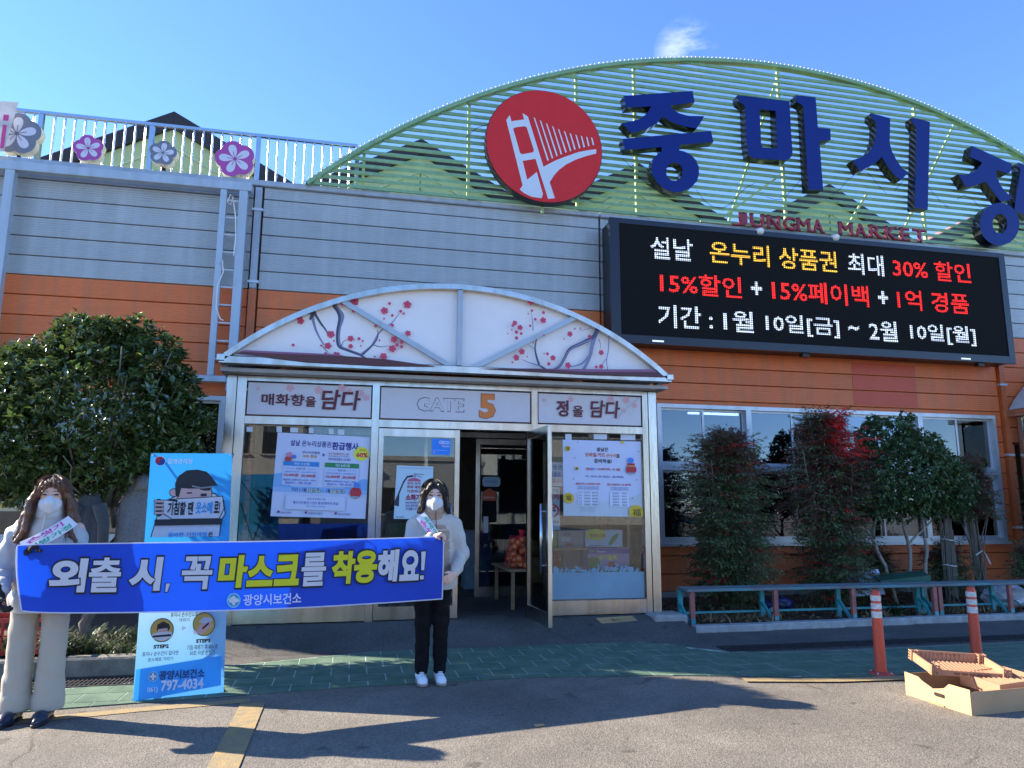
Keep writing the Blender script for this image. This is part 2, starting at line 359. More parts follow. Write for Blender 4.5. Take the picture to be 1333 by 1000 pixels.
# green stamped strip with a pale bed and one slab per stamp
GT = [(-9, 6.5), (-2.2, 6.58), (-1.65, 6.7), (-1.03, 7.22), (.39, 7.66), (1.97, 7.69), (3.1, 7.66), (3.4, 7.4), (3.58, 7.02), (4.1, 6.86), (4.77, 6.81), (7.18, 6.86), (12.5, 7.0)]
GB = [(-9, 5.9), (-2.33, 5.93), (-1, 6.1), (0, 6.22), (1.5, 6.28), (2.6, 6.14), (3.3, 5.98), (4.0, 5.77), (6, 5.72), (12.5, 5.8)]
def interp(T, x): return float(np.interp(x, [a for a, _ in T], [b for _, b in T]))
gp = mat('green_paving_paint', (.06, .14, .09), rough=.8, var=.3, scale=4, bump=.6, bscale=90, col2=(.12, .19, .13))
joint = mat('pale_joint_paint', (.34, .43, .37), rough=.85, var=.3, scale=8)
pav = MB(); xs = np.arange(-9, 12.51, .25)
for a, b in zip(xs[:-1], xs[1:]):
    pav.add([(a, interp(GB, a), .0066), (b, interp(GB, b), .0066), (b, interp(GT, b), .0066), (a, interp(GT, a), .0066)], [(0, 1, 2, 3)], joint)
pavement = pav.build('pavement', kind='structure')
PW, PD = .30, .262; cnt = 0; tail = MB(); row = 0; y = 5.6; tiles = []
while y < 7.8:
    x = -4.6+(row % 2)*PW/2
    while x < 12.4:
        c = [(x+PW*.5+random.uniform(-.003, .003)), y+PD*.5]
        pts_t = []; pts_b = []
        for k in range(5):
            xx = x+.005+(PW-.010)*k/4; t_ = min(y+PD-.007, interp(GT, xx)-.02); b_ = max(y+.005, interp(GB, xx)+.0)
            pts_t.append((xx, t_)); pts_b.append((xx, b_))
        ok = [t[1] > b[1]+.004 for t, b in zip(pts_t, pts_b)]
        if sum(ok) >= 2:
            kk = [i for i in range(5) if ok[i]]; po = [pts_b[i] for i in kk]+[pts_t[i] for i in kk[::-1]]
            tiles.append((math.hypot(c[0]-.5, c[1]), po))
        x += PW
    y += PD; row += 1
tiles.sort(key=lambda t: t[0])
for i, (_, po) in enumerate(tiles):
    tz = .0085+random.uniform(-.0006, .0006)
    fm = lambda a, b, d, tz=tz: (a, b, tz if d == 0 else .002)
    if i < 290: t = MB(); t.prism(po, fm, 0, 1, gp); t.build('paving_tile', pavement, fix=True)
    else: tail.prism(po, fm, 0, 1, gp)
if tail.v: tail.build('paving_tiles', pavement, kind='stuff')

# yellow lines
def ribbon(name, pts, w, z, m):
    mb = MB(); v = []
    for i, (x, y) in enumerate(pts):
        a = Vector(pts[max(0, i-1)]); b = Vector(pts[min(len(pts)-1, i+1)]); t = (b-a).normalized(); nn = Vector((-t.y, t.x))*w/2
        v += [(x+nn.x, y+nn.y, z), (x-nn.x, y-nn.y, z)]
    mb.add(v, [(2*i, 2*i+1, 2*i+3, 2*i+2) for i in range(len(pts)-1)], m); return mb.build(name, kind='structure', fix=False)
ribbon('road_line', [(-9, 5.55), (-2.3, 5.66), (-1.4, 5.86), (-.66, 5.97)], .12, .004, YEL)
ribbon('road_line', [(-.63, 5.88), (-.62, 4.5), (-.63, 2), (-.65, -6)], .17, .0065, YEL)
ribbon('road_line', [(3.25, 5.82), (4.0, 5.66), (5.0, 5.6), (6, 5.63), (12.5, 5.7)], .13, .0125, YEL)

# dark apron and ramp up to the gate, dark strip by the planter
r = MB()
ap = [(-1.5, 6.9), (3.95, 6.9)]
r.add([(-9, 6.4, .002), (12.5, 6.4, .002), (12.5, 8.3, .002), (-9, 8.3, .002)], [(0, 1, 2, 3)], ASPH2)
r.build('footway', kind='structure', fix=False)
r = MB()
for (x0, x1) in ((-1.42, 3.72),):
    prof = [(7.62, .003), (7.8, .04), (8.1, .125), (8.32, .17), (8.5, .175), (10.6, .18)]
    v = []; 
    for (yy, zz) in prof: v += [(x0-(8.4-yy)*.1, yy, zz), (x1+.1, yy, zz)]
    for (yy, zz) in prof: v += [(x0-(8.4-yy)*.1, yy, -.05), (x1+.1, yy, -.05)]
    n_ = len(prof); fs = [(2*i, 2*i+1, 2*i+3, 2*i+2) for i in range(n_-1)]
    fs += [(2*i, 2*i+2, 2*n_+2*i+2, 2*n_+2*i) for i in range(n_-1)]+[(2*i+1, 2*n_+2*i+1, 2*n_+2*i+3, 2*i+3) for i in range(n_-1)]
    r.add(v, fs, ASPH2)
r.build('ramp', kind='structure')
b = MB(); b.box(3.46, 8.12, 0, 3.86, 8.5, .195, CONC, .02); b.build('step', kind='structure')

# drain grates
iron = mat('cast_iron', (.05, .05, .055), rough=.6, metal=.5, var=.3, scale=20)
def grate(x, y, w, label, gname):
    t = thing('drain_grate', label, 'drain grate', (x, y, 0), gname); m = MB(); d = .3
    m.box(x, y, .003, x+w, y+.025, .014, iron); m.box(x, y+d-.025, .003, x+w, y+d, .014, iron)
    m.box(x, y+.025, .003, x+.02, y+d-.025, .014, iron); m.box(x+w-.02, y+.025, .003, x+w, y+d-.025, .014, iron)
    m.build('frame', t); m = MB(); k = x+.04
    while k < x+w-.03: m.box(k, y+.025, .003, k+.014, y+d-.025, .012, iron); k += .034
    for q in (.1, .2): m.box(x+.02, y+q, .0035, x+w-.02, y+q+.012, .0125, iron)
    m.build('bars', t)
sides = ['below the first leg of the painted bench', 'under the second leg of the painted bench', 'in front of the kerb behind the left bollard', 'one step past the left bollard', 'below the joint between the two benches', 'in front of the kerb behind the right bollard', 'just past the right bollard', 'below the white plastic bag', 'at the far end of the kerb', 'last of the row by the far doorway']
for i in range(9): grate(3.75+i*.72, 6.93, .7, 'iron drain grate in the dark strip, '+sides[i], 'drain grates along the planter')
for i in range(5): grate(-5.2+i*.72, 6.62, .7, ('iron drain grate at the foot of the left kerb, '+['far end off by the edge', 'beside the woman in cream trousers', 'behind the cream trousers', 'right of the cream trousers', 'behind the blue standing banner'][i]), 'drain grates at the left kerb')

# left kerb wall with coping stones, planting bed behind
soil = mat('dry_soil', (.07, .055, .04), rough=.95, var=.4, scale=14, bump=.8, bscale=40)
kb = thing('kerb_wall', 'rough concrete kerb wall edging the grassy bed left of the gate', 'kerb', (-3, 7, 0))
for i in range(5):
    m = MB(); x0 = -5.6+i*.83; m.box(x0+.004, 6.97+random.uniform(-.006, .006), 0, x0+.826, 7.14, .155+random.uniform(-.004, .004), mat('weathered_kerb_concrete', (.17, .16, .14), rough=.95, var=.3, scale=10, bump=.6, bscale=60), .015); m.build('kerb_stone', kb)
m = MB(); m.box(-6.2, 7.14, -.02, -1.47, 10.28, .10, soil); m.build('planting_bed_ground', kind='structure')
kr = thing('kerb', 'pale granite kerb in front of the painted bench', 'kerb', (6, 8.1, 0))
kc = mat('granite_kerb', (.36, .36, .35), rough=.8, var=.2, scale=12, bump=.4, bscale=80, streak=((.2, .19, .17), .5))
for i in range(9):
    m = MB(); x0 = 3.9+i*.98; yo = 8.0+i*.035; m.box(x0+.005, yo+random.uniform(-.004, .004), 0, x0+.972, yo+.14, .085+random.uniform(-.004, .004), kc, .012); m.build('kerb_stone', kr)
m = MB(); m.add([(3.88, 8.12, .05), (12.8, 8.42, .05), (12.8, 10.28, .12), (3.88, 10.28, .12), (3.88, 8.12, -.05), (12.8, 8.42, -.05), (12.8, 10.28, -.05), (3.88, 10.28, -.05)],
    [(0, 1, 2, 3), (0, 4, 5, 1), (1, 5, 6, 2), (3, 7, 4, 0)], soil); m.build('planter_ground', kind='structure')
# small leaf of litter on the road
m = MB(); m.obox((1.27, 4.93, .008), (.03, .006, 0), (-.004, .014, 0), (0, 0, .004), mat('dry_leaf', (.45, .27, .12), rough=.7)); 
setp(m.build('wood_chip'), label='small tan wood chip lying alone on the sunlit asphalt', category='wood chip')
# ================================================================ MARKET BUILDING
WY = 10.3
RS = mat('polished_steel', (.62, .64, .66), rough=.22, metal=1, var=.05)
bld = thing('market_building', 'long market hall clad in grey panels above and orange panels below', 'building', (3, WY, 0))
ROWS = [.2, .45, .71, .97, 1.23, 1.49, 1.75, 2.01, 2.27, 2.53, 2.79, 3.05, 3.32, 3.58, 3.84, 4.11, 4.375, 4.64, 4.905, 5.17, 5.435, 5.70, 5.88]
SECT = [(-6.0, -1.50), (-1.36, 3.62), (3.65, 10.78), (10.92, 14.5)]
WINL = (-4.75, .95, -1.68, 2.86); WINR = (4.5, .88, 10.64, 2.98); GATE = (-1.3, .15, 3.6, 2.5)
WIN2 = (11.0, .1, 13.4, 2.5)
def ribbed(name, base):
    """cladding: fine horizontal ribs pressed into every panel"""
    m = base.copy(); m.name = name; n = m.node_tree; L = n.links; b = n.nodes['Principled BSDF']
    tc = n.nodes.new('ShaderNodeTexCoord'); sp = n.nodes.new('ShaderNodeSeparateXYZ'); L.new(tc.outputs['Object'], sp.inputs[0])
    ml = n.nodes.new('ShaderNodeMath'); ml.operation = 'MULTIPLY'; ml.inputs[1].default_value = 2*math.pi/.033; L.new(sp.outputs[2], ml.inputs[0])
    sn = n.nodes.new('ShaderNodeMath'); sn.operation = 'SINE'; L.new(ml.outputs[0], sn.inputs[0])
    bp = n.nodes.new('ShaderNodeBump'); bp.inputs['Strength'].default_value = .35; bp.inputs['Distance'].default_value = .004
    L.new(sn.outputs[0], bp.inputs['Height']); L.new(bp.outputs[0], b.inputs['Normal'])
    oi = n.nodes.new('ShaderNodeObjectInfo'); hs = n.nodes.new('ShaderNodeHueSaturation'); mr = n.nodes.new('ShaderNodeMapRange'); mr.inputs['To Min'].default_value = .93; mr.inputs['To Max'].default_value = 1.06
    L.new(oi.outputs['Random'], mr.inputs[0]); L.new(mr.outputs[0], hs.inputs['Value']); src = b.inputs['Base Color'].links[0].from_socket; L.new(src, hs.inputs['Color']); L.new(hs.outputs[0], b.inputs['Base Color'])
    nb = n.nodes.new('ShaderNodeTexNoise'); nb.inputs['Scale'].default_value = 1.6; nb.inputs['Detail'].default_value = 3; L.new(tc.outputs['Object'], nb.inputs['Vector'])
    b2 = n.nodes.new('ShaderNodeBump'); b2.inputs['Strength'].default_value = .35; b2.inputs['Distance'].default_value = .05; L.new(nb.outputs[0], b2.inputs['Height']); L.new(b2.outputs[0], bp.inputs['Normal']); return m
GP, OP = ribbed('grey_ribbed_cladding', GREYP), ribbed('orange_ribbed_cladding', ORANGE)
def spans(x0, x1, z0, z1, holes):
    out = [(x0, x1)]
    for (a, c, b, d) in holes:
        if z0 < d-.02 and z1 > c+.02:
            nx = []
            for (p, q) in out:
                if a > p and a < q: nx.append((p, a))
                if b > p and b < q: nx.append((b, q))
                if b <= p or a >= q: nx.append((p, q))
            out = nx
    return out
H = [WINL, WINR, GATE, WIN2]
for (sx0, sx1) in SECT:
    for z0, z1 in zip(ROWS[:-1], ROWS[1:]):
        # a row that meets the edge of an opening is cut at that edge
        cuts = sorted({z0, z1} | {z for h in H for z in (h[1], h[3]) if z0 < z < z1 and h[0] < sx1 and h[2] > sx0})
        for c0, c1 in zip(cuts[:-1], cuts[1:]):
            if c1-c0 < .03: continue
            for (a, b) in spans(sx0, sx1, c0, c1, H):
                m = MB(); j = random.uniform(-.0015, .0015); mt = GP if z0 > 4.3 else OP
                z0b = c0+(.006 if c0 == z0 else 0); z1b = c1-(.004 if c1 == z1 else 0)
                m.box(a+.002, WY+j, z0b, b-.002, WY+.06, z1b, mt, .006); m.build('cladding_panel', bld)
# dark backing wall with the same openings
m = MB(); bk = mat('joint_shadow_backing', (.10, .05, .03), rough=.9)
zs = sorted({.0, 5.9} | {z for h in H for z in (h[1], h[3])})
for z0, z1 in zip(zs[:-1], zs[1:]):
    for (a, b) in spans(-6, 14.5, z0, z1, H): m.box(a, WY+.055, z0, b, WY+.16, z1, bk)
m.build('wall_core', bld)
m = MB(); m.box(-6.05, WY-.05, 5.88, 3.62, WY+.35, 5.965, GREYTRIM, .01); m.box(3.64, WY-.05, 5.88, 14.5, WY+.35, 5.965, GREYTRIM, .01)
m.build('coping', bld)
m = MB(); m.box(-6.03, WY-.012, 0, -6.002, 20, 5.87, GREYP); m.box(-6.0, WY+.35, 5.80, 14.5, 20, 5.87, mat('roof_felt', (.1, .1, .1), rough=.9)); m.build('roof_deck', bld)
m = MB(); m.box(-6, WY-.02, 0.0, -1.45, WY-.002, .2, CONC); m.box(3.75, WY-.02, 0.0, 14.5, WY-.002, .2, CONC); m.build('plinth', bld)
# interior: rear wall, floor, ceiling, side walls, lit strip lamps
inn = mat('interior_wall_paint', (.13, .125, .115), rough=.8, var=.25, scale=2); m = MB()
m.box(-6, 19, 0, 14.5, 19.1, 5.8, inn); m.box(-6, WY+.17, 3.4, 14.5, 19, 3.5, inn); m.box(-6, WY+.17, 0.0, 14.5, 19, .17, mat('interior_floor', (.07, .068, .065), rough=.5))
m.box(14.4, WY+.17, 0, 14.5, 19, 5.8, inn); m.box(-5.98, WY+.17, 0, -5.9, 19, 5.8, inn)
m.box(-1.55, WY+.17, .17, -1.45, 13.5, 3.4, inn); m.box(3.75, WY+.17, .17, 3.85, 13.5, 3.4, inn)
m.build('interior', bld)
lampm = mat('lit_tube', (.95, .97, 1), emit=2.2, var=0)
for (x, y_) in ((4.9, 12.3), (6.6, 13.5), (8.6, 12.2), (10.2, 12.6), (-3.2, 12.2), (1.6, 14.5), (11.5, 13.5)):
    m = MB(); m.box(x, y_, 3.28, x+1.1, y_+.06, 3.31, lampm); m.box(x-.02, y_-.03, 3.315, x+1.12, y_+.09, 3.395, WHITE)
    m.build('strip_lamp', bld)
# goods seen dimly through the windows
for i in range(26):
    m = MB(); x = random.choice((random.uniform(4.3, 10), random.uniform(-5, -2))); y_ = random.uniform(11, 13); w_ = random.uniform(.3, .7); hh = random.uniform(.5, 1.5)
    c = random.choice(((.25, .3, .4), (.3, .22, .12), (.1, .25, .3), (.3, .1, .08), (.12, .16, .1), (.35, .35, .33)))
    m.box(x, y_, .17, x+w_, y_+.4, .17+hh, mat('goods_%d' % (i % 6), c)); m.build('stacked_goods', bld)

for i in range(22):
    m = MB(); x = random.uniform(.2, 3.3); y_ = random.uniform(11.2, 14); w_ = random.uniform(.25, .5); hh = random.uniform(.3, 1.1)
    m.box(x, y_, .18, x+w_, y_+.4, .18+hh, mat('shop_goods_%d' % (i % 5), ((.5, .35, .15), (.15, .35, .12), (.5, .12, .08), (.3, .4, .5), (.55, .5, .4))[i % 5], var=.4, scale=9)); m.build('stacked_goods', bld)

# windows (outer frame, sash frames, panes)
def window(x0, z0, x1, z1, zmid, bays):
    """bays: list of x positions of the frame posts between x0 and x1"""
    m = MB(); t = .05; y0, y1 = WY-.035, WY+.11
    m.box(x0, y0, z0, x1, y1, z0+.07, ALU); m.box(x0, y0, z1-.06, x1, y1, z1, ALU)
    m.box(x0, y0+.002, z0+.07, x0+.06, y1, z1-.06, ALU); m.box(x1-.06, y0+.002, z0+.07, x1, y1, z1-.06, ALU)
    m.box(x0-.02, y0-.05, z0-.03, x1+.02, y0-.001, z0+.012, ALU)
    for x in bays: m.box(x-.045, y0+.003, z0+.07, x+.045, y1, z1-.06, ALU)
    m.box(x0+.06, y0+.006, zmid-.05, x1-.06, y1-.01, zmid+.05, ALU)
    w = m.build('window', bld); ed = [x0+.06-.045]+list(bays)+[x1-.06+.045]
    for a, b in zip(ed[:-1], ed[1:]):
        a += .045; b -= .045; mid = (a+b)/2
        for (c, d) in ((z0+.07, zmid-.05), (zmid+.05, z1-.06)):
            for k, (p, q) in enumerate(((a, mid+.02), (mid-.02, b))):
                yy = WY+.02+k*.035; s_ = MB(); f = .032
                s_.box(p, yy, c, q, yy+.028, c+f, ALU); s_.box(p, yy, d-f, q, yy+.028, d, ALU)
                s_.box(p, yy, c+f, p+f, yy+.028, d-f, ALU); s_.box(q-f, yy, c+f, q, yy+.028, d-f, ALU)
                s_.build('sash', w)
                s_ = MB(); s_.box(p+f, yy+.011, c+f, q-f, yy+.016, d-f, GLASS2); s_.build('pane', w)
    return w
window(4.5, .88, 10.64, 2.98, 2.02, [6.03, 7.58, 9.15])
window(-4.75, .95, -1.68, 2.86, 1.92, [-3.22])
# repainted rectangle, dark screws
m = MB(); zz = [3.07, 3.31, 3.335, 3.57, 3.595, 3.72]
for a, b in ((3.075, 3.305), (3.335, 3.565), (3.595, 3.78)): m.box(7.95, WY-.005, a, 9.15, WY-.0015, b, ORANGE2)
m.build('repainted_patch', bld)
# rain pipes
for (x, zt) in ((-1.43, 5.86), (10.85, 5.86)):
    pp = thing('rain_pipe', 'grey and orange rain pipe beside the fixed ladder' if x < 0 else 'orange rain pipe at the corner beside the last window', 'pipe', (x, WY, 0))
    m = MB(); mt = mat('orange_pipe_paint', (.55, .12, .03), rough=.45, var=.15)
    m.box(x-.05, WY-.055, .2, x+.05, WY+.04, 4.37, mt, .012)
    m.box(x-.045, WY-.05, 4.372, x+.045, WY+.04, zt, GREYTRIM if x < 0 else GREYTRIM, .012); m.build('pipe', pp)
    for z in (1.1, 2.3, 3.5, 4.45, 5.5):
        m = MB(); m.box(x-.075, WY-.068, z, x+.075, WY-.002, z+.035, ALU); m.build('bracket', pp)

# ---------------------------------------------------------------- steel frame and ladder, left
fr = thing('ladder_frame', 'pale blue steel frame with a fixed ladder standing before the grey cladding', 'frame', (-1.7, 10.1, 0))
m = MB(); m.box(-5.6, 10.05, 5.70, -1.50, 10.15, 5.82, FRAMEP, .005); m.build('top_rail', fr)
for x in (-4.47, -1.60):
    m = MB(); m.box(x-.055, 10.05, .1 if x < -4 else 2.9, x+.055, 10.15, 5.698, FRAMEP, .005); m.build('post', fr)
m = MB(); m.box(-1.90, 10.06, 3.10, -1.82, 10.14, 5.698, FRAMEP, .005); m.build('rail', fr)
m = MB(); m.box(-5.6, 10.05, 3.02, -1.66, 10.15, 3.10, FRAMEP, .005); m.build('cross_rail', fr)
for k in range(10):
    m = MB(); m.tube([(-1.82, 10.1, 3.33+k*.247), (-1.655, 10.1, 3.33+k*.247)], .013, mat('pale_rung_paint', (.62, .68, .74), rough=.4)); m.build('rung', fr)
m = MB(); rp = mat('white_rope', (.75, .74, .7))
m.tube([(-1.80, 10.04, 5.55), (-1.72, 10.03, 5.52), (-1.68, 10.03, 5.3), (-1.66, 10.04, 5.0), (-1.67, 10.04, 4.75)], .008, rp, 5)
m.tube([(-1.80, 10.04, 5.5), (-1.76, 10.0, 5.6), (-1.72, 10.0, 5.56), (-1.75, 10.0, 5.45), (-1.79, 10.0, 5.5)], .007, rp, 5)
m.tube([(-1.86, 10.03, 4.62), (-1.8, 10.0, 4.66), (-1.78, 10.0, 4.5), (-1.84, 10.0, 4.3), (-1.84, 10.03, 4.0), (-1.78, 10.03, 3.86), (-1.74, 10.02, 3.84)], .008, rp, 5)
m.build('rope', fr)

# ---------------------------------------------------------------- roof railing
rl = thing('roof_railing', 'stainless steel railing along the roof edge with slim upright bars', 'railing', (-3, 10.42, 5.96))
m = MB(); m.box(-6, 10.40, 6.69, -.1, 10.45, 6.74, RS, .006); m.build('top_rail', rl)
for x in (-5.73, -4.33, -2.93, -1.5, -.1):
    m = MB(); m.box(x-.03, 10.39, 5.965, x+.03, 10.45, 6.688, RS, .004); m.build('post', rl)
x = -5.95
while x < -.15:
    if all(abs(x-q) > .05 for q in (-5.73, -4.33, -2.93, -1.5, -.1)):
        m = MB(); m.tube([(x, 10.42, 5.965), (x, 10.42, 6.69)], .014, RS, 6, False); m.build('bar', rl, smooth=True)
    x += .1275

# flower shaped signs on the railing
def flower(px, py, r, col, label, rot=0):
    c = P(px, py, 10.28); t = thing('flower_sign', label, 'flower sign', c, 'flower signs on the roof railing')
    def out(k, rr): return [(c.x+rr*(.80+.20*abs(math.cos(2.5*(a-rot)))**.6+.0*k)*math.cos(a), c.z+rr*(.80+.20*abs(math.cos(2.5*(a-rot)))**.6)*math.sin(a)) for a in [2*math.pi*i/60 for i in range(60)]]
    m = MB(); m.prism(out(0, r), fz(10.28), .002, .12, mat('cream_acrylic', (.72, .68, .5), rough=.4)); m.build('body', t)
    p = Print(lambda a, b, w: (a, 10.28-w, b)); p.poly(out(0, r*.99), col); pale = (.62, .63, .72)
    for k in range(5):
        a = rot+2*math.pi*k/5
        pts = []
        for i in range(14):
            q = 2*math.pi*i/14; ex = .43*r+.36*r*math.cos(q); ey = .19*r*math.sin(q)*(1+.35*math.cos(q)); pts.append((c.x+ex*math.cos(a)-ey*math.sin(a), c.z+ex*math.sin(a)+ey*math.cos(a)))
        p.poly(pts, pale)
    for k in range(5):
        a = rot+2*math.pi*k/5; p.line([(c.x, c.z), (c.x+r*.4*math.cos(a), c.z+r*.4*math.sin(a))], r*.03, col)
    p.build('face', t); m = MB(); m.box(c.x-.02, 10.40, 5.97, c.x+.02, 10.43, c.z, BLACKP); m.build('bracket', t)
PK, GY = (.42, .07, .33), (.17, .19, .24)
flower(22, 174, .30, GY, 'large grey petalled flower sign half behind the pink and white cloth sign', .3)
flower(115, 193, .195, PK, 'small pink flower sign left of the brown gable peak', .5)
flower(212, 199, .185, GY, 'small grey flower sign under the brown gable peak', .2)
flower(306, 207, .275, PK, 'largest pink flower sign above the fixed ladder', .6)
# corner of a hanging cloth sign at far left
t = thing('hanging_cloth_sign', 'corner of a white cloth sign with pink marks at the roof edge', 'cloth sign', (-5, 10.1, 6.4))
m = MB(); q = [P(-70, 128, 10.15), P(24, 133, 10.15), P(5, 197, 10.15), P(-70, 196, 10.15)]; cl = mat('white_cloth', (.72, .7, .7), rough=.8, transl=.3)
m.add(q+[v+Vector((0, .006, 0)) for v in q], [(0, 1, 2, 3), (7, 6, 5, 4), (0, 4, 5, 1), (1, 5, 6, 2), (2, 6, 7, 3), (3, 7, 4, 0)], cl); m.build('cloth', t)
p = Print(lambda a, b, w: (a, 10.148-w, b)); 
for (a, b, w_, h_) in ((4, 150, 8, 7), (0, 163, 9, 30), (-14, 150, 9, 42)):
    c0 = P(a, b+h_, 10.15); c1 = P(a+w_, b, 10.15); p.rect(c0.x, c0.z, c1.x, c1.z, (.65, .06, .25))
p.build('print', t)

# ---------------------------------------------------------------- gabled roof blocks behind
gw = mat('pale_green_render', (.50, .58, .27), rough=.8, var=.1, scale=3, streak=((.42, .48, .24), .4))
fa = mat('dark_brown_fascia', (.028, .02, .02), rough=.5); rt_ = mat('red_brown_roof_tiles', (.30, .14, .10), rough=.7, var=.2, scale=10)
whr = ['behind the pink and grey flower signs', 'between the railing and the red round sign', 'behind the first big blue letter', 'above the red market lettering', 'behind the last big blue letter']
for k in range(5):
    ax = -3.27+4.31*k; zt = 8.2; hw = 2.14; zb = zt-hw*.54
    t = thing('gable_block', 'pale green gable with dark brown eaves '+whr[k], 'gable', (ax, 13, 5.9), 'gables on the roof')
    m = MB(); m.prism([(ax-hw, 5.8), (ax+hw, 5.8), (ax+hw, zb-.26), (ax, zt-.26), (ax-hw, zb-.26)], fz(12.86), 0, .2, gw); m.build('wall', t)
    for s in (-1, 1):
        m = MB(); m.prism([(ax+s*(hw-.004), zb), (ax+s*(hw-.004), zb-.3), (ax+s*.002, zt-.3), (ax+s*.002, zt)], fz(12.78), 0, .4, fa); m.build('fascia', t)
        m = MB(); m.add([(ax+s*.003, 13.19, zt-.02), (ax+s*(hw-.005), 13.19, zb-.02), (ax+s*(hw-.005), 19, zb-.02), (ax+s*.003, 19, zt-.02), (ax+s*.003, 13.19, zt-.2), (ax+s*(hw-.005), 13.19, zb-.2), (ax+s*(hw-.005), 19, zb-.2), (ax+s*.003, 19, zt-.2)],
            [(0, 1, 2, 3), (4, 5, 6, 7), (0, 1, 5, 4), (2, 3, 7, 6), (1, 2, 6, 5), (0, 3, 7, 4)], rt_); m.build('roof', t)
        m = MB(); tr = mat('pale_green_trim', (.55, .62, .36), rough=.7)
        m.bar((ax, 12.85, zt-.62), (ax+s*1.5, 12.85, zt-.62-1.5*.54), .03, .03, tr); m.build('trim', t)
    m = MB(); m.box(ax-.01, 12.845, 6, ax+.01, 12.859, zt-.6, mat('green_joint', (.15, .2, .1))); m.build('joint', t)

# ---------------------------------------------------------------- arched trellis
AX, AZ, AR, AY = 6.873, -2.59, 11.47, 10.2
def arch_x(z): h = AR*AR-(z-AZ)**2; return math.sqrt(h) if h > 0 else 0
tl = thing('arched_trellis', 'huge arched screen of green horizontal slats rising over the roof edge', 'trellis', (AX, AY, 5.97))
z = 5.985; XR = 14.3
while z < 8.82:
    dx = arch_x(z)-.05; x0, x1 = AX-dx, min(AX+dx, XR); m = MB()
    jz = random.uniform(-.004, .004); sg = random.uniform(.0, .012)
    m.bar((x0, AY+.02, z+jz), ((x0+x1)/2, AY+.02, z+jz-sg), .047, .03, GREENT); m.bar(((x0+x1)/2, AY+.02, z+jz-sg), (x1, AY+.02, z+jz), .047, .03, GREENT)
    m.build('slat', tl); z += .1095
m = MB(); a0 = math.acos(max(-1, (-1.0-AX)/AR)); a1 = math.acos((XR-AX)/AR); NA = 90
a0 = math.pi-math.asin((5.95-AZ)/AR)
for (r0, r1, y0, y1) in ((AR-.035, AR+.02, AY-.04, AY+.08),):
    v = []
    for i in range(NA+1):
        a = a0+(a1-a0)*i/NA
        for (rr, yy) in ((r0, y0), (r1, y0), (r1, y1), (r0, y1)): v.append((AX+rr*math.cos(a), yy, AZ+rr*math.sin(a)))
    fs = []
    for i in range(NA):
        for k in range(4): fs.append((4*i+k, 4*i+(k+1) % 4, 4*i+4+(k+1) % 4, 4*i+4+k))
    m.add(v, fs, GREENT)
m.build('rim', tl)
m = MB(); bulb = mat('clear_bulb', (.55, .54, .5), rough=.2, var=.05); n_b = int(AR*(a0-a1)/.075)
for i in range(n_b):
    a = a0+(a1-a0)*i/n_b; c = Vector((AX+(AR+.036)*math.cos(a), AY-.03, AZ+(AR+.036)*math.sin(a))); q = .018
    m.add([c+Vector((0, 0, q)), c+Vector((q, 0, 0)), c+Vector((0, -q, 0)), c-Vector((q, 0, 0)), c+Vector((0, q, 0)), c-Vector((0, 0, q))], [(0, 1, 2), (0, 2, 3), (0, 3, 4), (0, 4, 1), (5, 2, 1), (5, 3, 2), (5, 4, 3), (5, 1, 4)], bulb)
m.build('light_bulbs', tl, smooth=True, kind='stuff')
lit = mat('pale_green_post', (.34, .45, .22), rough=.5, var=.15)
for x in (-.0, 1.55, 3.27, 4.26, 6.89, 9.59, 12.3):
    zt = AZ+math.sqrt(AR*AR-(x-AX)**2)-.06; m = MB(); m.box(x-.022, AY+.05, 5.965, x+.022, AY+.10, zt, lit); m.build('post', tl)
for (a, b) in (((1014, 95), (948, 290)), ((1020, 225), (945, 280)), ((1243, 160), (1170, 312)), ((1130, 250), (1100, 300))):
    m = MB(); m.bar(P(a[0], a[1], AY+.35), P(b[0], b[1], AY+.15), .035, .035, lit); m.build('brace', tl)
# loose wires
m = MB(); wm = mat('thin_black_wire', (.02, .02, .02))
for k in range(9):
    x = 1.5+k*1.25; z = random.uniform(6.3, 7.2); pts = [(x+i*.15, AY-.01, z+.25*math.sin(i*.7+k)+random.uniform(-.03, .03)) for i in range(8)]; m.tube(pts, .004, wm, 4)
m.build('wires', tl, kind='stuff')

# ---------------------------------------------------------------- round red sign
LC = Vector((2.675, 9.98, 6.82)); LR = .905
t = thing('round_logo_sign', 'round red sign with a white suspension bridge emblem on the green trellis', 'sign', LC)
RED = mat('red_sign_acrylic', (.66, .028, .03), rough=.45, var=.05, spec=.25)
m = MB(); ci = [(LC.x+LR*math.cos(2*math.pi*i/72), LC.z+LR*math.sin(2*math.pi*i/72)) for i in range(72)]
m.prism(ci, fz(LC.y), 0, .012, RED, BLACKP); m.build('disc', t)
m = MB(); ci2 = [(LC.x+LR*1.012*math.cos(2*math.pi*i/72), LC.z+LR*1.012*math.sin(2*math.pi*i/72)) for i in range(72)]
m.prism(ci2, fz(LC.y), .013, .15, BLACKP); m.build('rim', t)
m = MB(); m.box(LC.x-.02, LC.y+.152, 5.8, LC.x+.02, LC.y+.19, 6.8, lit); m.build('post', t)
def cpx(ox, oy, s, Y): return lambda pts: [XZ(ox+a/s, oy+b/s, Y) for a, b in pts]
p = Print(lambda a, b, w: (a, LC.y-w, b)); cv = cpx(625, 110, 6.242, LC.y); WH = (.62, .68, .74)
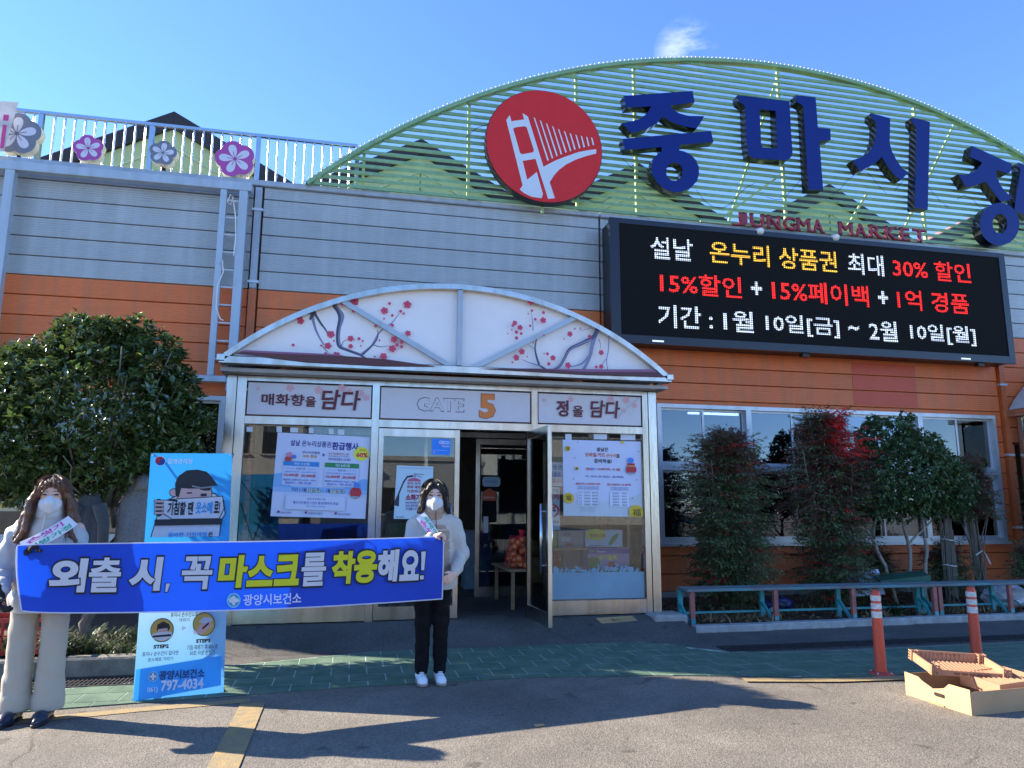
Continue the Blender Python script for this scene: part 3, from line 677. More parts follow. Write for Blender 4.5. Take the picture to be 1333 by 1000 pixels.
p.polyh(cv([(212, 290), (345, 820), (322, 855), (360, 885), (420, 913), (500, 925), (510, 890), (460, 712), (383, 775), (345, 622), (450, 605), (552, 930), (607, 925), (565, 795), (600, 740), (640, 695), (700, 650), (780, 610), (870, 580), (943, 562), (943, 527), (880, 535), (800, 550), (700, 585), (620, 615), (555, 648), (515, 670), (388, 262), (345, 235), (357, 285), (255, 300), (240, 250)]),
    [cv([(268, 360), (285, 350), (360, 340), (378, 348), (437, 535), (430, 552), (345, 568), (325, 560)])], WH)
for (a, b, c, d) in ((440, 270, 552, 618), (490, 295, 588, 600), (540, 320, 625, 583), (590, 342, 660, 568), (637, 365, 697, 553), (685, 382, 735, 542), (732, 400, 770, 530), (778, 412, 808, 520), (822, 422, 845, 512), (865, 430, 882, 503), (905, 435, 920, 495)):
    p.poly(cv([(a-6, b-4), (a+6, b+4), (c+6, d-2), (c-6, d+3)]), WH)
p.build('emblem', t)

# ---------------------------------------------------------------- big blue channel letters
LB = mat('blue_letter_face', (.003, .018, .17), rough=.4, var=.08, spec=.25); LS = mat('letter_return_foil', (.045, .045, .05), rough=.18, metal=.9, var=.2, scale=30, bump=.25, bscale=14)
def solid_letter(parent, outer, holes, Y, depth, name='stroke', m1=LB, m2=LS):
    loops = [[Vector((a, b, 0)) for a, b in outer]]+[[Vector((a, b, 0)) for a, b in h] for h in holes]
    allp = sum(loops, []); n = len(allp); mb = MB(); vs = [(p.x, Y, p.y) for p in allp]+[(p.x, Y+depth, p.y) for p in allp]
    tri = [tuple(t_) for t_ in tessellate_polygon(loops)]; mb.add(vs, tri, m1); mb.add(vs, [tuple(i+n for i in t_)[::-1] for t_ in tri], m2)
    fs = []; k = 0
    for lp in loops:
        q = len(lp); fs += [(k+i, k+(i+1) % q, n+k+(i+1) % q, n+k+i) for i in range(q)]; k += q
    mb.add(vs, fs, m2); mb.v and None
    return mb.build(name, parent)
def ell(cx, cy, rx, ry, n=40, rot=0): return [(cx+rx*math.cos(2*math.pi*i/n), cy+ry*math.sin(2*math.pi*i/n)) for i in range(n)]
LY = 9.93; LD = .17; G4 = 'big blue rooftop letters'
def letter(label, parts):
    t = thing('channel_letter', label, 'letter', (0, LY, 6.5), G4)
    for (cvt, o, h) in parts:
        solid_letter(t, cvt(o), [cvt(x) for x in h], LY, LD)
    m = MB(); q = cvt(o)[0]; m.bar((q[0]+.3, LY+LD+.001, q[1]-.25), (q[0]+.3, AY+.03, q[1]-.25), .02, .02, lit); m.build('bracket', t)
j = cpx(800, 100, 6.25, LY)
letter('blue letter block with a round lower ring, right of the red round sign', [(j, [(75, 155), (635, 115), (652, 207), (450, 235), (480, 268), (525, 297), (600, 318), (728, 320), (715, 350), (670, 418), (610, 412), (520, 390), (440, 355), (390, 322), (375, 345), (330, 385), (270, 420), (200, 443), (135, 458), (60, 378), (130, 365), (200, 345), (250, 310), (280, 275), (295, 240), (95, 252)], []),
    (j, [(65, 505), (785, 440), (805, 530), (525, 555), (527, 598), (570, 608), (620, 635), (660, 675), (685, 730), (688, 790), (670, 850), (620, 905), (560, 932), (490, 940), (410, 915), (345, 860), (305, 790), (300, 720), (320, 660), (350, 630), (385, 605), (380, 572), (85, 597)], [ell(488, 772, 68, 74)])])
j = cpx(940, 110, 6.667, LY)
letter('blue letter block with a square hole and a long side stem', [(j, [(135, 92), (585, 145), (598, 400), (612, 590), (600, 630), (575, 652), (540, 658), (270, 640), (230, 610), (212, 500), (200, 200), (185, 175), (145, 150)], [[(325, 215), (465, 230), (478, 555), (350, 545), (338, 500)]]),
    (j, [(640, 92), (812, 112), (832, 375), (940, 385), (943, 480), (845, 490), (878, 915), (748, 912), (705, 200), (690, 175), (645, 150)], [])])
j = cpx(1095, 130, 6.25, LY)
letter('blue letter block of a forked stroke and a plain tall stem', [(j, [(245, 108), (400, 150), (395, 350), (410, 410), (450, 490), (500, 560), (550, 590), (485, 655), (420, 600), (370, 530), (332, 465), (290, 505), (230, 545), (150, 580), (95, 490), (160, 470), (220, 435), (260, 380), (282, 300), (285, 200), (270, 170), (245, 150)], []),
    (j, [(577, 142), (722, 180), (705, 892), (598, 880), (612, 230), (580, 185)], [])])
j = cpx(1230, 180, 6.667, LY)
letter('blue letter block tilted at the edge with a thick lower ring', [(j, [(235, 65), (585, 225), (570, 290), (545, 310), (450, 270), (450, 330), (480, 400), (520, 460), (580, 510), (560, 535), (490, 555), (430, 480), (380, 410), (350, 375), (310, 395), (250, 415), (180, 418), (115, 312), (180, 320), (240, 300), (290, 260), (325, 210), (215, 160)], []),
    (j, [(640, 210), (760, 262), (752, 420), (850, 470), (845, 530), (750, 500), (745, 690), (603, 630), (618, 500), (655, 290), (650, 262)], []),
    (j, ell(475, 745, 172, 185), [ell(478, 742, 64, 86)])])

# small red Latin lettering with serifs
t = thing('market_name_lettering', 'row of small dark red capitals reading JUNGMA MARKET above the display', 'lettering', (7, 9.95, 5.95))
RD = mat('dark_red_letter', (.26, .015, .03), rough=.4)
LET = [('J', 952, 974), ('U', 976, 996), ('N', 998, 1017), ('G', 1019, 1037), ('M', 1037, 1056), ('A', 1057, 1073), ('M', 1091, 1111), ('A', 1112, 1129), ('R', 1131, 1149), ('K', 1151, 1169), ('E', 1171, 1185), ('T', 1188, 1206)]
SER = dict(J=[(.75, 1)], U=[(.12, 1), (.88, 1)], N=[(.12, 1), (.88, 1), (.12, 0)], G=[(.85, .45)], M=[(.1, 1), (.9, 1), (.1, 0), (.9, 0)], A=[(.1, 0), (.9, 0)], R=[(.12, 0), (.9, 0), (.1, 1)], K=[(.12, 0), (.12, 1), (.9, 0), (.85, 1)], E=[(.08, 1), (.08, 0)], T=[(.5, 0)])
for (ch, a, b) in LET:
    p0 = P(a, 0, 9.92); fx = (a-952)/254; top = 275+fx*24; x0 = P(a, top, 9.92).x; x1 = P(b, top, 9.92).x; z1 = P(a, top, 9.92).z; z0 = z1-.235
    v, fs, W, Hh = text_mesh(ch, .03, 0, .02); m = MB(); w_ = x1-x0-.02
    m.add([(x0+q[0]/W*w_, 9.93-q[2]*.5, z0+q[1]/Hh*(z1-z0)) for q in v], fs, RD)
    for (sx, sz) in SER[ch]: cx = x0+sx*w_; cz = z0+.014+(z1-z0-.028)*sz; m.box(cx-.030, 9.905, cz-.011, cx+.030, 9.945, cz+.011, RD)
    m.build('letter', t)
m = MB(); m.box(5.2, 9.99, 5.84, 9.3, 10.02, 5.87, lit); m.build('rail', t)
for (a, b) in ((987, 301), (1085, 309)):      # small floodlights on the trellis foot
    c = P(a, b, 9.9); f = thing('floodlight', 'small white floodlight under the red capitals, '+('by the first letters' if a < 1000 else 'in the gap between the two words'), 'floodlight', c, 'floodlights above the display')
    m = MB(); m.tube([c+Vector((0, .05, .03)), c+Vector((0, -.03, -.01)), c+Vector((0, -.07, -.03))], [.03, .05, .06], WHITE, 10); m.build('housing', f, smooth=True)
    m = MB(); m.bar(c+Vector((0, .05, 0)), c+Vector((0, .05, -.06)), .02, .02, ALU); m.build('bracket', f)

# ---------------------------------------------------------------- LED display
EY = 9.86
ed = thing('led_display', 'wide black LED display board with three lines of glowing text', 'display board', (7, EY, 4.8))
m = MB(); ex0, ex1, ez0, ez1 = 3.66, 10.72, 3.82, 5.70
m.box(ex0, EY+.02, ez0, ex1, WY-.06, ez1, BLACKP, .02); m.build('cabinet', ed)
bz = mat('display_bezel', (.008, .01, .022), rough=.35)
m = MB(); m.box(ex0-.02, EY-.01, ez0-.02, ex0+.13, EY+.05, ez1+.02, bz); m.box(ex1-.10, EY-.01, ez0-.02, ex1+.02, EY+.05, ez1+.02, bz)
m.box(ex0+.13, EY-.008, ez1-.06, ex1-.10, EY+.05, ez1+.02, bz); m.box(ex0+.13, EY-.008, ez0-.02, ex1-.10, EY+.05, ez0+.10, bz); m.build('bezel', ed)
def ledmat(name, col, strength, base=(.02, .02, .022)):
    m = bpy.data.materials.new(name); m.use_nodes = True; n = m.node_tree; L = n.links; b = n.nodes['Principled BSDF']; b.inputs['Base Color'].default_value = (*base, 1); b.inputs['Roughness'].default_value = .9; b.inputs['Specular IOR Level'].default_value = .1
    tc = n.nodes.new('ShaderNodeTexCoord'); sp = n.nodes.new('ShaderNodeSeparateXYZ'); L.new(tc.outputs['Object'], sp.inputs[0]); outs = []
    for ax in (0, 2):
        a = n.nodes.new('ShaderNodeMath'); a.operation = 'MULTIPLY'; a.inputs[1].default_value = math.pi/.034; L.new(sp.outputs[ax], a.inputs[0])
        s = n.nodes.new('ShaderNodeMath'); s.operation = 'SINE'; L.new(a.outputs[0], s.inputs[0]); q = n.nodes.new('ShaderNodeMath'); q.operation = 'ABSOLUTE'; L.new(s.outputs[0], q.inputs[0]); outs.append(q.outputs[0])
    k = n.nodes.new('ShaderNodeMath'); k.operation = 'MULTIPLY'; L.new(outs[0], k.inputs[0]); L.new(outs[1], k.inputs[1])
    e = n.nodes.new('ShaderNodeMath'); e.operation = 'MULTIPLY'; e.inputs[1].default_value = strength; L.new(k.outputs[0], e.inputs[0])
    L.new(e.outputs[0], b.inputs['Emission Strength']); b.inputs['Emission Color'].default_value = (*col, 1); return m
m = MB(); m.box(ex0+.13, EY+.004, ez0+.10, ex1-.10, EY+.02, ez1-.06, ledmat('led_screen_dark', (.5, .6, .7), .004, (.007, .008, .009))); m.build('screen', ed)
p = Print(lambda a, b, w: (a, EY+.004-w, b)); LW = ledmat('led_white', (.62, .76, 1), .85); LYE = ledmat('led_yellow', (1, .58, .06), .8); LRR = ledmat('led_red', (1, .02, .018), 1.05)
def led(txt, l, tp, r_, bt, mt, bold=.012):
    a = XZ(780+l/2.41, 80+tp/2.41, EY); b = XZ(780+r_/2.41, 80+bt/2.41, EY); p.text(txt, a[0], b[1], b[0], a[1], mt, bold)
led('설날', 160, 548, 295, 628, LW); led('온누리 상품권', 345, 562, 748, 664, LYE); led('최대', 778, 600, 895, 676, LW); led('30% 할인', 918, 614, 1168, 696, LRR)
led('15%할인', 190, 658, 448, 744, LRR); led('+', 475, 690, 512, 734, LW, .03); led('15%페이백', 540, 682, 848, 772, LRR); led('+', 873, 720, 907, 762, LW, .03); led('1억 경품', 932, 714, 1162, 794, LRR)
led('기간 :', 183, 762, 357, 844, LW); led('1월', 388, 780, 485, 852, LW); led('10일[금]', 520, 790, 755, 870, LW); led('~', 780, 828, 815, 846, LW, .03); led('2월', 843, 812, 937, 882, LW); led('10일[월]', 972, 820, 1183, 894, LW)
p.build('lettering', ed)
for px in (1050, 1278):
    c = P(px, 462 if px < 1100 else 468, 9.9); m = MB(); m.box(c.x-.06, EY+.05, ez0-.07, c.x+.06, EY+.14, ez0-.021, BLACKP); m.build('bracket', ed)
for px, py in ((857, 444), (1258, 467)):
    c = P(px, py, EY-.02); m = MB(); m.box(c.x-.09, EY-.014, c.z-.012, c.x+.09, EY-.0105, c.z+.012, mat('glowing_white_tag', (.8, .82, .85), emit=.25)); m.build('tag', ed)  # tags brightened by a faint glow of their own, no lamp behind
# ================================================================ ENTRANCE VESTIBULE (GATE 5)
EYF = 8.4
gt = thing('entrance_vestibule', 'glazed steel entrance with an arched canopy painted with plum blossom', 'entrance', (1.15, EYF, .17))
ZB = .18
for (x0, x1) in ((-1.37, -1.27), (-1.262, -1.165), (.205, .285), (2.075, 2.15), (3.485, 3.555), (3.563, 3.665)):
    m = MB(); m.box(x0, EYF-.01 if x0 in (-1.37, 3.563) else EYF, ZB-.02, x1, EYF+.10, 2.84, STEEL, .008); m.build('post', gt)
for (x0, x1) in ((-1.163, .203), (.287, 2.073), (2.152, 3.483)):
    m = MB(); m.box(x0, EYF+.004, 2.78, x1, EYF+.09, 2.84, STEEL, .004); m.build('head_rail', gt)
    m = MB(); m.box(x0, EYF+.002, 2.30, x1, EYF+.095, 2.395, STEEL, .006); m.build('transom', gt)
for (x0, x1) in ((-1.163, .203), (2.152, 3.483)):
    m = MB(); m.box(x0, EYF+.006, ZB, x1, EYF+.09, ZB+.17, STEEL, .006); m.build('base_rail', gt)
    m = MB(); m.box(x0, EYF+.04, ZB+.17, x1, EYF+.048, 2.30, GLASS); m.build('pane', gt)
# side walls of the vestibule
for sx in (-1.36, 3.60):
    for (z0, z1) in ((ZB, ZB+.12), (1.25, 1.31), (2.3, 2.38), (2.78, 2.84)):
        m = MB(); m.box(sx, EYF+.11, z0, sx+.05, WY-.03, z1, STEEL); m.build('side_rail', gt)
    m = MB(); m.box(sx, 9.3, ZB+.12, sx+.05, 9.36, 2.78, STEEL); m.build('side_post', gt)
    for (z0, z1) in ((ZB+.12, 1.25), (1.31, 2.3), (2.38, 2.78)):
        m = MB(); m.box(sx+.02, EYF+.11, z0, sx+.028, 9.3, z1, GLASS); m.build('side_pane', gt); m = MB(); m.box(sx+.02, 9.36, z0, sx+.028, WY-.03, z1, GLASS); m.build('side_pane', gt)
# header sign panels
pale = mat('backlit_panel_acrylic', (.62, .60, .64), rough=.3, var=.03)
sp_ = [(-1.15, .19), (.30, 2.06), (2.165, 3.47)]; PN = []
for (x0, x1) in sp_:
    m = MB(); m.box(x0, EYF+.012, 2.41, x1, EYF+.05, 2.765, pale); PN.append(m.build('sign_panel', gt))
FY = EYF+.012; fm = lambda a, b, w: (a, FY-w, b)
MAR = (.12, .012, .03); PNK = (.68, .42, .46)
def blossom(p, x, y, r, c, c2, rot=0):
    for k in range(5):
        a = rot+2*math.pi*k/5; p.disc(x+r*.55*math.cos(a), y+r*.55*math.sin(a), r*.42, c, n=8)
    p.disc(x, y, r*.2, c2, n=6)
p = Print(fm, step=.0002)
for (bx, by, rr) in ((300+80/4.17, 360+612/4.17, .03), (378, 505, .05), (415, 508, .05), (445, 505, .05), (455, 510, .04), (470, 512, .04), (477, 518, .04), (336, 506, .02)):
    c = XZ(bx, by, FY); blossom(p, c[0], c[1], rr, PNK, (.6, .35, .4), bx)
def tx(p, t, x0, y0, x1, y1, col, bold, Y, **k):
    a = XZ(x0, y0, Y); b = XZ(x1, y1, Y); p.text(t, a[0], b[1], b[0], a[1], col, bold, **k)
p.build('blossom_print', PN[0], kind='stuff'); p = Print(fm, step=.001); p.w = .012
tx(p, '매화향', 341, 512, 396, 529, MAR, .022, FY); tx(p, '을', 398, 516, 411, 530, MAR, .02, FY); tx(p, '담다', 419, 507, 469, 535, MAR, .022, FY, shear=.12)
p.build('lettering', PN[0], kind='stuff')
p = Print(fm)
tx(p, 'GATE', 542.5, 516.5, 604.5, 537.5, (.16, .16, .18), .034, FY); p.w += .001
tx(p, 'GATE', 543.7, 517.7, 603.3, 536.3, (.62, .60, .64), .016, FY); tx(p, '5', 623.5, 512, 645.5, 546, (.35, .12, .04), .055, FY); tx(p, '5', 624.5, 513, 644.5, 545, (.72, .21, .04), .045, FY)
p.build('lettering', PN[1], kind='stuff')
p = Print(fm, step=.0002)
for (bx, by, rr) in ((743, 520, .04), (795, 520, .05), (815, 521, .05), (826, 528, .04), (708, 521, .02), (812, 535, .03)):
    c = XZ(bx, by, FY); blossom(p, c[0], c[1], rr, PNK, (.6, .35, .4), bx)
p.line([XZ(833, 517, FY), XZ(815, 532, FY), XZ(803, 545, FY)], .012, (.55, .5, .58))
p.build('blossom_print', PN[2], kind='stuff'); p = Print(fm, step=.001); p.w = .012
tx(p, '정', 724, 521, 740, 543, MAR, .03, FY); tx(p, '을', 745, 528, 759, 543, MAR, .02, FY); tx(p, '담다', 768, 521, 807, 545, MAR, .022, FY, shear=.12)
p.build('lettering', PN[2], kind='stuff')

# gutter beam and soffit
m = MB(); m.box(-1.42, 8.08, 2.905, 3.74, 8.20, 2.995, STEEL, .01); m.box(-1.44, 8.07, 2.93, -1.36, 8.5, 3.01, STEEL, .01); m.box(3.68, 8.07, 2.93, 3.76, 8.5, 3.01, STEEL, .01); m.build('gutter', gt)
m = MB(); m.box(-1.42, 8.2, 2.845, 3.74, WY-.03, 2.885, mat('soffit_sheet', (.35, .35, .35), rough=.5, metal=.3, var=.1)); m.build('soffit', gt)
# arch: circle through the two springing points and the crown
ACX, AHW, ARISE = 1.155, 2.545, .955; ARR = (AHW**2+ARISE**2)/(2*ARISE); ACZ = 2.985+ARISE-ARR; ath = math.asin(AHW/ARR)
def arcp(f, r=ARR): a = -ath+2*ath*f; return (ACX+r*math.sin(a), ACZ+r*math.cos(a))
m = MB(); po = [arcp(i/48, ARR-.03) for i in range(49)]; po[0] = (po[0][0]+.03, 3.005); po[-1] = (po[-1][0]-.03, 3.005)
TY = 8.17; art = mat('canopy_art_panel', (.84, .81, .80), rough=.45, var=.03, scale=3); m.prism(po, fz(TY), 0, .04, art); m.build('tympanum', gt)
m = MB(); v = []; NA = 48
for i in range(NA+1):
    for (rr, yy) in ((ARR-.045, TY-.09), (ARR+.015, TY-.09), (ARR+.015, TY+.02), (ARR-.045, TY+.02)):
        a, b = arcp(i/NA, rr); v.append((a, yy, b))
fs = [(4*i+k, 4*i+(k+1) % 4, 4*i+4+(k+1) % 4, 4*i+4+k) for i in range(NA) for k in range(4)]; m.add(v, fs, STEEL); m.build('arch_rim', gt)
m = MB(); v = []
for i in range(NA+1):
    for (rr, yy) in ((ARR-.02, TY+.045), (ARR+.01, TY+.045), (ARR+.01, WY-.06), (ARR-.02, WY-.06)):
        a, b = arcp(i/NA, rr); v.append((a, yy, b))
m.add(v, fs, mat('canopy_roof_sheet', (.5, .5, .48), rough=.4, var=.1)); m.build('canopy_roof', gt)
def brace(a, b, w=.055):
    m = MB(); A = P(a[0], a[1], TY-.045); B = P(b[0], b[1], TY-.045); m.bar(A, B, w, .05, FRAMEP); m.build('brace', gt)
m = MB(); m.box(ACX-.028, TY-.075, 3.003, ACX+.028, TY-.015, arcp(.5)[1]-.05, FRAMEP); m.build('brace', gt)
brace((447, 393), (589, 479)); brace((752, 412), (615, 480))
# painted plum branches
p = Print(lambda a, b, w: (a, TY-w, b), step=.0004); INK = (.07, .07, .13); INK2 = (.22, .23, .36); RO = (.62, .06, .13); RO2 = (.30, .02, .06)
lc = lambda pts: [XZ(280+a/4.166, 360+b/4.166, TY) for a, b in pts]
rc = lambda pts: [XZ(560+a/4.166, 360+b/4.166, TY) for a, b in pts]
def br(f, pts, w0, w1, c=INK): 
    q = f(pts); 
    # rounder line through the points
    o = []
    for i in range(len(q)-1):
        for k in range(4):
            t_ = k/4; p0 = q[max(0, i-1)]; p1 = q[i]; p2 = q[i+1]; p3 = q[min(len(q)-1, i+2)]
            o.append(tuple(.5*((2*p1[d])+(-p0[d]+p2[d])*t_+(2*p0[d]-5*p1[d]+4*p2[d]-p3[d])*t_*t_+(-p0[d]+3*p1[d]-3*p2[d]+p3[d])*t_**3) for d in (0, 1)))
    o.append(q[-1]); p.line(o, w0, c, w1)
br(lc, [(640, 150), (675, 190), (690, 220), (672, 280), (668, 340), (680, 380), (720, 400), (790, 425)], .05, .03, INK2); br(lc, [(635, 152), (665, 190), (675, 230), (664, 290), (662, 350), (676, 385), (730, 405), (800, 430)], .035, .018)
br(lc, [(790, 425), (850, 375), (880, 320), (905, 290), (960, 250), (1000, 200)], .028, .006, INK2); br(lc, [(800, 425), (855, 372), (882, 330), (880, 290)], .018, .006); br(lc, [(790, 428), (830, 450), (868, 462)], .022, .006)
br(lc, [(860, 372), (900, 382), (940, 375)], .010, .004); br(lc, [(560, 175), (530, 210), (540, 270), (560, 320), (590, 370)], .04, .012, INK2); br(lc, [(540, 200), (570, 250), (600, 290), (615, 320)], .03, .008); br(lc, [(545, 180), (525, 215), (515, 235)], .05, .02)
br(lc, [(575, 370), (600, 400), (620, 420)], .008, .004); br(lc, [(680, 385), (700, 350), (720, 345)], .008, .003)
for (x, y, r) in ((757, 138, .06), (465, 243, .05), (628, 315, .055), (612, 377, .05), (735, 338, .045), (735, 380, .035), (658, 430, .055), (918, 188, .055), (1042, 155, .06), (945, 150, .018), (1005, 192, .025), (960, 215, .022), (960, 268, .02), (1022, 205, .015), (870, 272, .018), (1045, 312, .045), (970, 345, .05), (960, 395, .055), (985, 375, .03), (1010, 360, .03), (1010, 385, .02), (912, 438, .055), (780, 343, .025), (425, 377, .018), (800, 355, .012), (790, 382, .01), (575, 380, .012), (890, 352, .012), (865, 440, .012), (750, 195, .02), (690, 160, .015), (915, 235, .012), (645, 355, .012), (600, 425, .02)):
    c = lc([(x, y)])[0]; (blossom(p, c[0], c[1], r*.82, RO, RO2, x) if r > .02 else p.disc(c[0], c[1], r, RO, n=8))
br(rc, [(905, 280), (885, 330), (870, 380), (860, 430), (840, 480), (820, 515)], .06, .03, INK2); br(rc, [(900, 280), (880, 330), (820, 365), (750, 400), (720, 450), (690, 495), (640, 515), (590, 490)], .05, .022); br(rc, [(870, 345), (800, 375), (745, 410), (712, 465), (680, 505)], .02, .012, INK2)
br(rc, [(590, 490), (540, 475), (490, 455)], .02, .006, INK2); br(rc, [(585, 485), (570, 440), (562, 390), (572, 345), (590, 330)], .028, .008); br(rc, [(562, 400), (530, 380), (510, 365)], .010, .003, INK2); br(rc, [(850, 440), (810, 480), (750, 495)], .03, .008, INK2)
br(rc, [(552, 300), (548, 240), (540, 195)], .012, .004, INK2); br(rc, [(960, 325), (958, 400), (948, 460), (955, 515)], .016, .008, INK2); br(rc, [(948, 450), (925, 480), (900, 515)], .012, .004, INK2); br(rc, [(870, 270), (850, 290), (800, 300)], .012, .003, INK2); br(rc, [(905, 345), (915, 375), (912, 400)], .008, .003)
for (x, y, r) in ((540, 145, .055), (545, 193, .022), (607, 203, .02), (605, 245, .05), (535, 275, .022), (562, 240, .018), (452, 260, .04), (480, 285, .045), (460, 310, .03), (485, 318, .025), (460, 342, .03), (440, 275, .018), (488, 415, .05), (458, 448, .05), (655, 450, .045), (625, 428, .02), (632, 482, .03), (607, 427, .01), (735, 490, .05), (745, 322, .045), (850, 335, .03), (912, 422, .045), (912, 497, .04), (770, 295, .012), (800, 292, .012), (712, 350, .01), (605, 330, .012), (520, 215, .01), (432, 300, .01), (435, 475, .012), (885, 500, .02), (515, 445, .01), (548, 370, .01), (410, 322, .008)):
    c = rc([(x, y)])[0]; (blossom(p, c[0], c[1], r*.82, RO, RO2, x) if r > .02 else p.disc(c[0], c[1], r, RO, n=8))
p.poly([XZ(307, 463, TY), XZ(320, 459.5, TY), XZ(420, 464, TY), XZ(500, 470, TY), XZ(568, 479.5, TY), XZ(500, 479, TY), XZ(400, 474, TY)], (.10, .03, .035))
p.poly([XZ(312, 460.5, TY), XZ(320, 458.5, TY), XZ(440, 464, TY), XZ(450, 466, TY), XZ(360, 463, TY)], (.26, .10, .20))
p.poly([XZ(620, 482, TY), XZ(690, 482, TY), XZ(780, 484, TY), XZ(846, 484, TY), XZ(862, 493, TY), XZ(760, 490, TY)], (.09, .03, .04))
p.poly([XZ(690, 482, TY), XZ(780, 483, TY), XZ(846, 483, TY), XZ(850, 486.5, TY), XZ(760, 486.5, TY)], (.26, .10, .20))
p.build('plum_blossom_art', gt)

# ---- fixed left leaf and open right leaf
def leaf(name_thing, label, hinge, ax, width, z0, z1, handle_f, group=None):
    """a glazed door: hinge point, unit direction along the leaf"""
    t = thing(name_thing, label, 'door', (hinge[0], hinge[1], z0), group); a = Vector((ax[0], ax[1], 0)).normalized(); nrm = Vector((a.y, -a.x, 0)); h = Vector((hinge[0], hinge[1], 0))
    def bx(u0, u1, c, d, th, mt, off=0):
        m = MB(); m.obox(h+a*(u0+u1)/2+nrm*off+Vector((0, 0, (c+d)/2)), a*(u1-u0)/2, nrm*th/2, Vector((0, 0, (d-c)/2)), mt); return m
    for (u0, u1) in ((0, .055), (width-.055, width)): bx(u0, u1, z0, z1, .045, STEEL).build('stile', t)
    bx(.056, width-.056, z0+.001, z0+.14, .043, STEEL).build('bottom_rail', t); bx(.056, width-.056, z1-.09, z1-.001, .043, STEEL).build('top_rail', t)
    bx(.056, width-.056, z0+.142, z1-.092, .008, GLASS).build('pane', t)
    for s in (-1, 1):
        u = width*handle_f; c = h+a*u+nrm*(.06*s); m = MB(); m.tube([c+Vector((0, 0, .72)), c+Vector((0, 0, 1.45))], .016, RS, 10)
        for z in (.8, 1.37): m.tube([c+Vector((0, 0, z)), c-nrm*(.055*s)+Vector((0, 0, z))], .01, RS, 8)
        m.build('pull_handle', t, smooth=True)
    return t, a, nrm, h
dl, *_ = leaf('glazed_door', 'closed left glass door leaf behind the woman in black trousers', (.292, EYF+.05), (1, 0), .93, ZB+.005, 2.295, .0+.9)
dr, da, dn, dh = leaf('glazed_door', 'right glass door leaf standing open towards the street', (2.035, EYF+.02), (.05, -.8), .80, ZB-.0, 2.295, .84)
# inner sliding door
m = thing('inner_door', 'dark inner glass door with a small red sticker behind the open gateway', 'door', (1.9, 10.38, .18)); t = m
for (x0, x1) in ((1.74, 1.80), (2.64, 2.70)):
    m = MB(); m.box(x0, 10.36, .18, x1, 10.41, 2.38, STEEL); m.build('stile', t)
m = MB(); m.box(1.801, 10.362, .181, 2.639, 10.408, .31, STEEL); m.build('bottom_rail', t)
m = MB(); m.box(1.801, 10.362, 2.30, 2.639, 10.408, 2.38, STEEL); m.build('top_rail', t); m = MB(); m.box(1.801, 10.38, .311, 2.639, 10.388, 2.299, GLASS2); m.build('pane', t)
p = Print(lambda a, b, w: (a, 10.378-w, b)); p.poly([(1.84, 1.50), (2.04, 1.50), (2.04, 1.62), (1.94, 1.68), (1.84, 1.62)], (.55, .08, .03)); p.rrect(1.84, 1.70, 2.10, 1.84, .04, (.35, .5, .65)); p.rect(1.86, 1.05, 1.93, 1.28, (.6, .6, .6))
p.text('문을 닫아 주세요', 1.86, 1.53, 2.02, 1.56, (.8, .8, .8), .01); p.text('어서오세요', 1.88, 1.75, 2.06, 1.79, (.1, .2, .5), .01); p.build('stickers', t)
# ceiling fluorescent inside the vestibule is off; inner wall frame
m = MB(); m.box(1.0, 10.37, .18, 1.05, 10.42, 2.38, STEEL); m.box(2.75, 10.37, .18, 2.8, 10.42, 2.38, STEEL); m.box(-1.25, 10.37, 2.40, 3.58, 10.42, 2.47, STEEL); m.build('inner_frame', gt)

# ---------------------------------------------------------------- papers and stickers on the glass
GYF = EYF+.036
def sheet(name, label, cat, q, Y, col=(.66, .74, .86), group=None, th=.003):
    """a sheet on the glass given by its four picture corners TL TR BR BL"""
    t = thing(name, label, cat, P(q[3][0], q[3][1], Y), group); c = [P(a, b, Y) for a, b in q]; m = MB()
    m.add(c+[v+Vector((0, th, 0)) for v in c], [(0, 3, 2, 1), (4, 5, 6, 7), (0, 1, 5, 4), (1, 2, 6, 5), (2, 3, 7, 6), (3, 0, 4, 7)], mat('sheet_%s' % str(col), col, rough=.45, var=.02)); m.build('sheet', t)
    TL, TR, BR, BL = c
    def f(u, v, w):                                # u,v in 0..1 from the lower left, mapped to the sheet
        p_ = (BL*(1-u)+BR*u)*(1-v)+(TL*(1-u)+TR*u)*v; return (p_.x, p_.y-w, p_.z)
    return t, f
# poster 1
t, f = sheet('poster', 'white and blue poster with two price boxes and a yellow 60% burst', 'poster', [(361.5, 563), (482, 569.5), (475.5, 675.5), (352, 672)], GYF, (.62, .66, .84))
p = Print(f, step=.0004); NV = (.03, .03, .25); X = lambda a: (a-20)/985.; Z = lambda b: 1-(b-65)/880.
p.poly([(0, .29), (0, .50), (.08, .52), (.12, .4), (.2, .36), (.75, .36), (.85, .42), (.94, .48), (1, .48), (1, .29)], (.22, .45, .80)); p.rect(.0, .29, 1, .345, (.33, .52, .82))
p.text('설날 온누리상품권', X(160), Z(200), X(590), Z(135), NV, .02); p.text('환급행사', X(600), Z(220), X(885), Z(135), NV, .035)
pts = []
for i in range(32):
    a = 2*math.pi*i/32; r = 1 if i % 2 else .78; pts.append((X(920)+.098*r*math.cos(a), Z(250)+.098*r*math.sin(a)))
p.poly(pts, (.80, .80, .06)); p.text('최대', X(895), Z(225), X(960), Z(195), (.5, .3, .0), .02); p.text('60%', X(865), Z(288), X(990), Z(235), (.65, .03, .05), .05)
p.text('온누리상품권', X(295), Z(275), X(475), Z(248), NV, .01); p.text('30% 환급', X(305), Z(318), X(450), Z(285), (.75, .25, .02), .02); p.text('+', X(500), Z(298), X(535), Z(265), NV, .02)
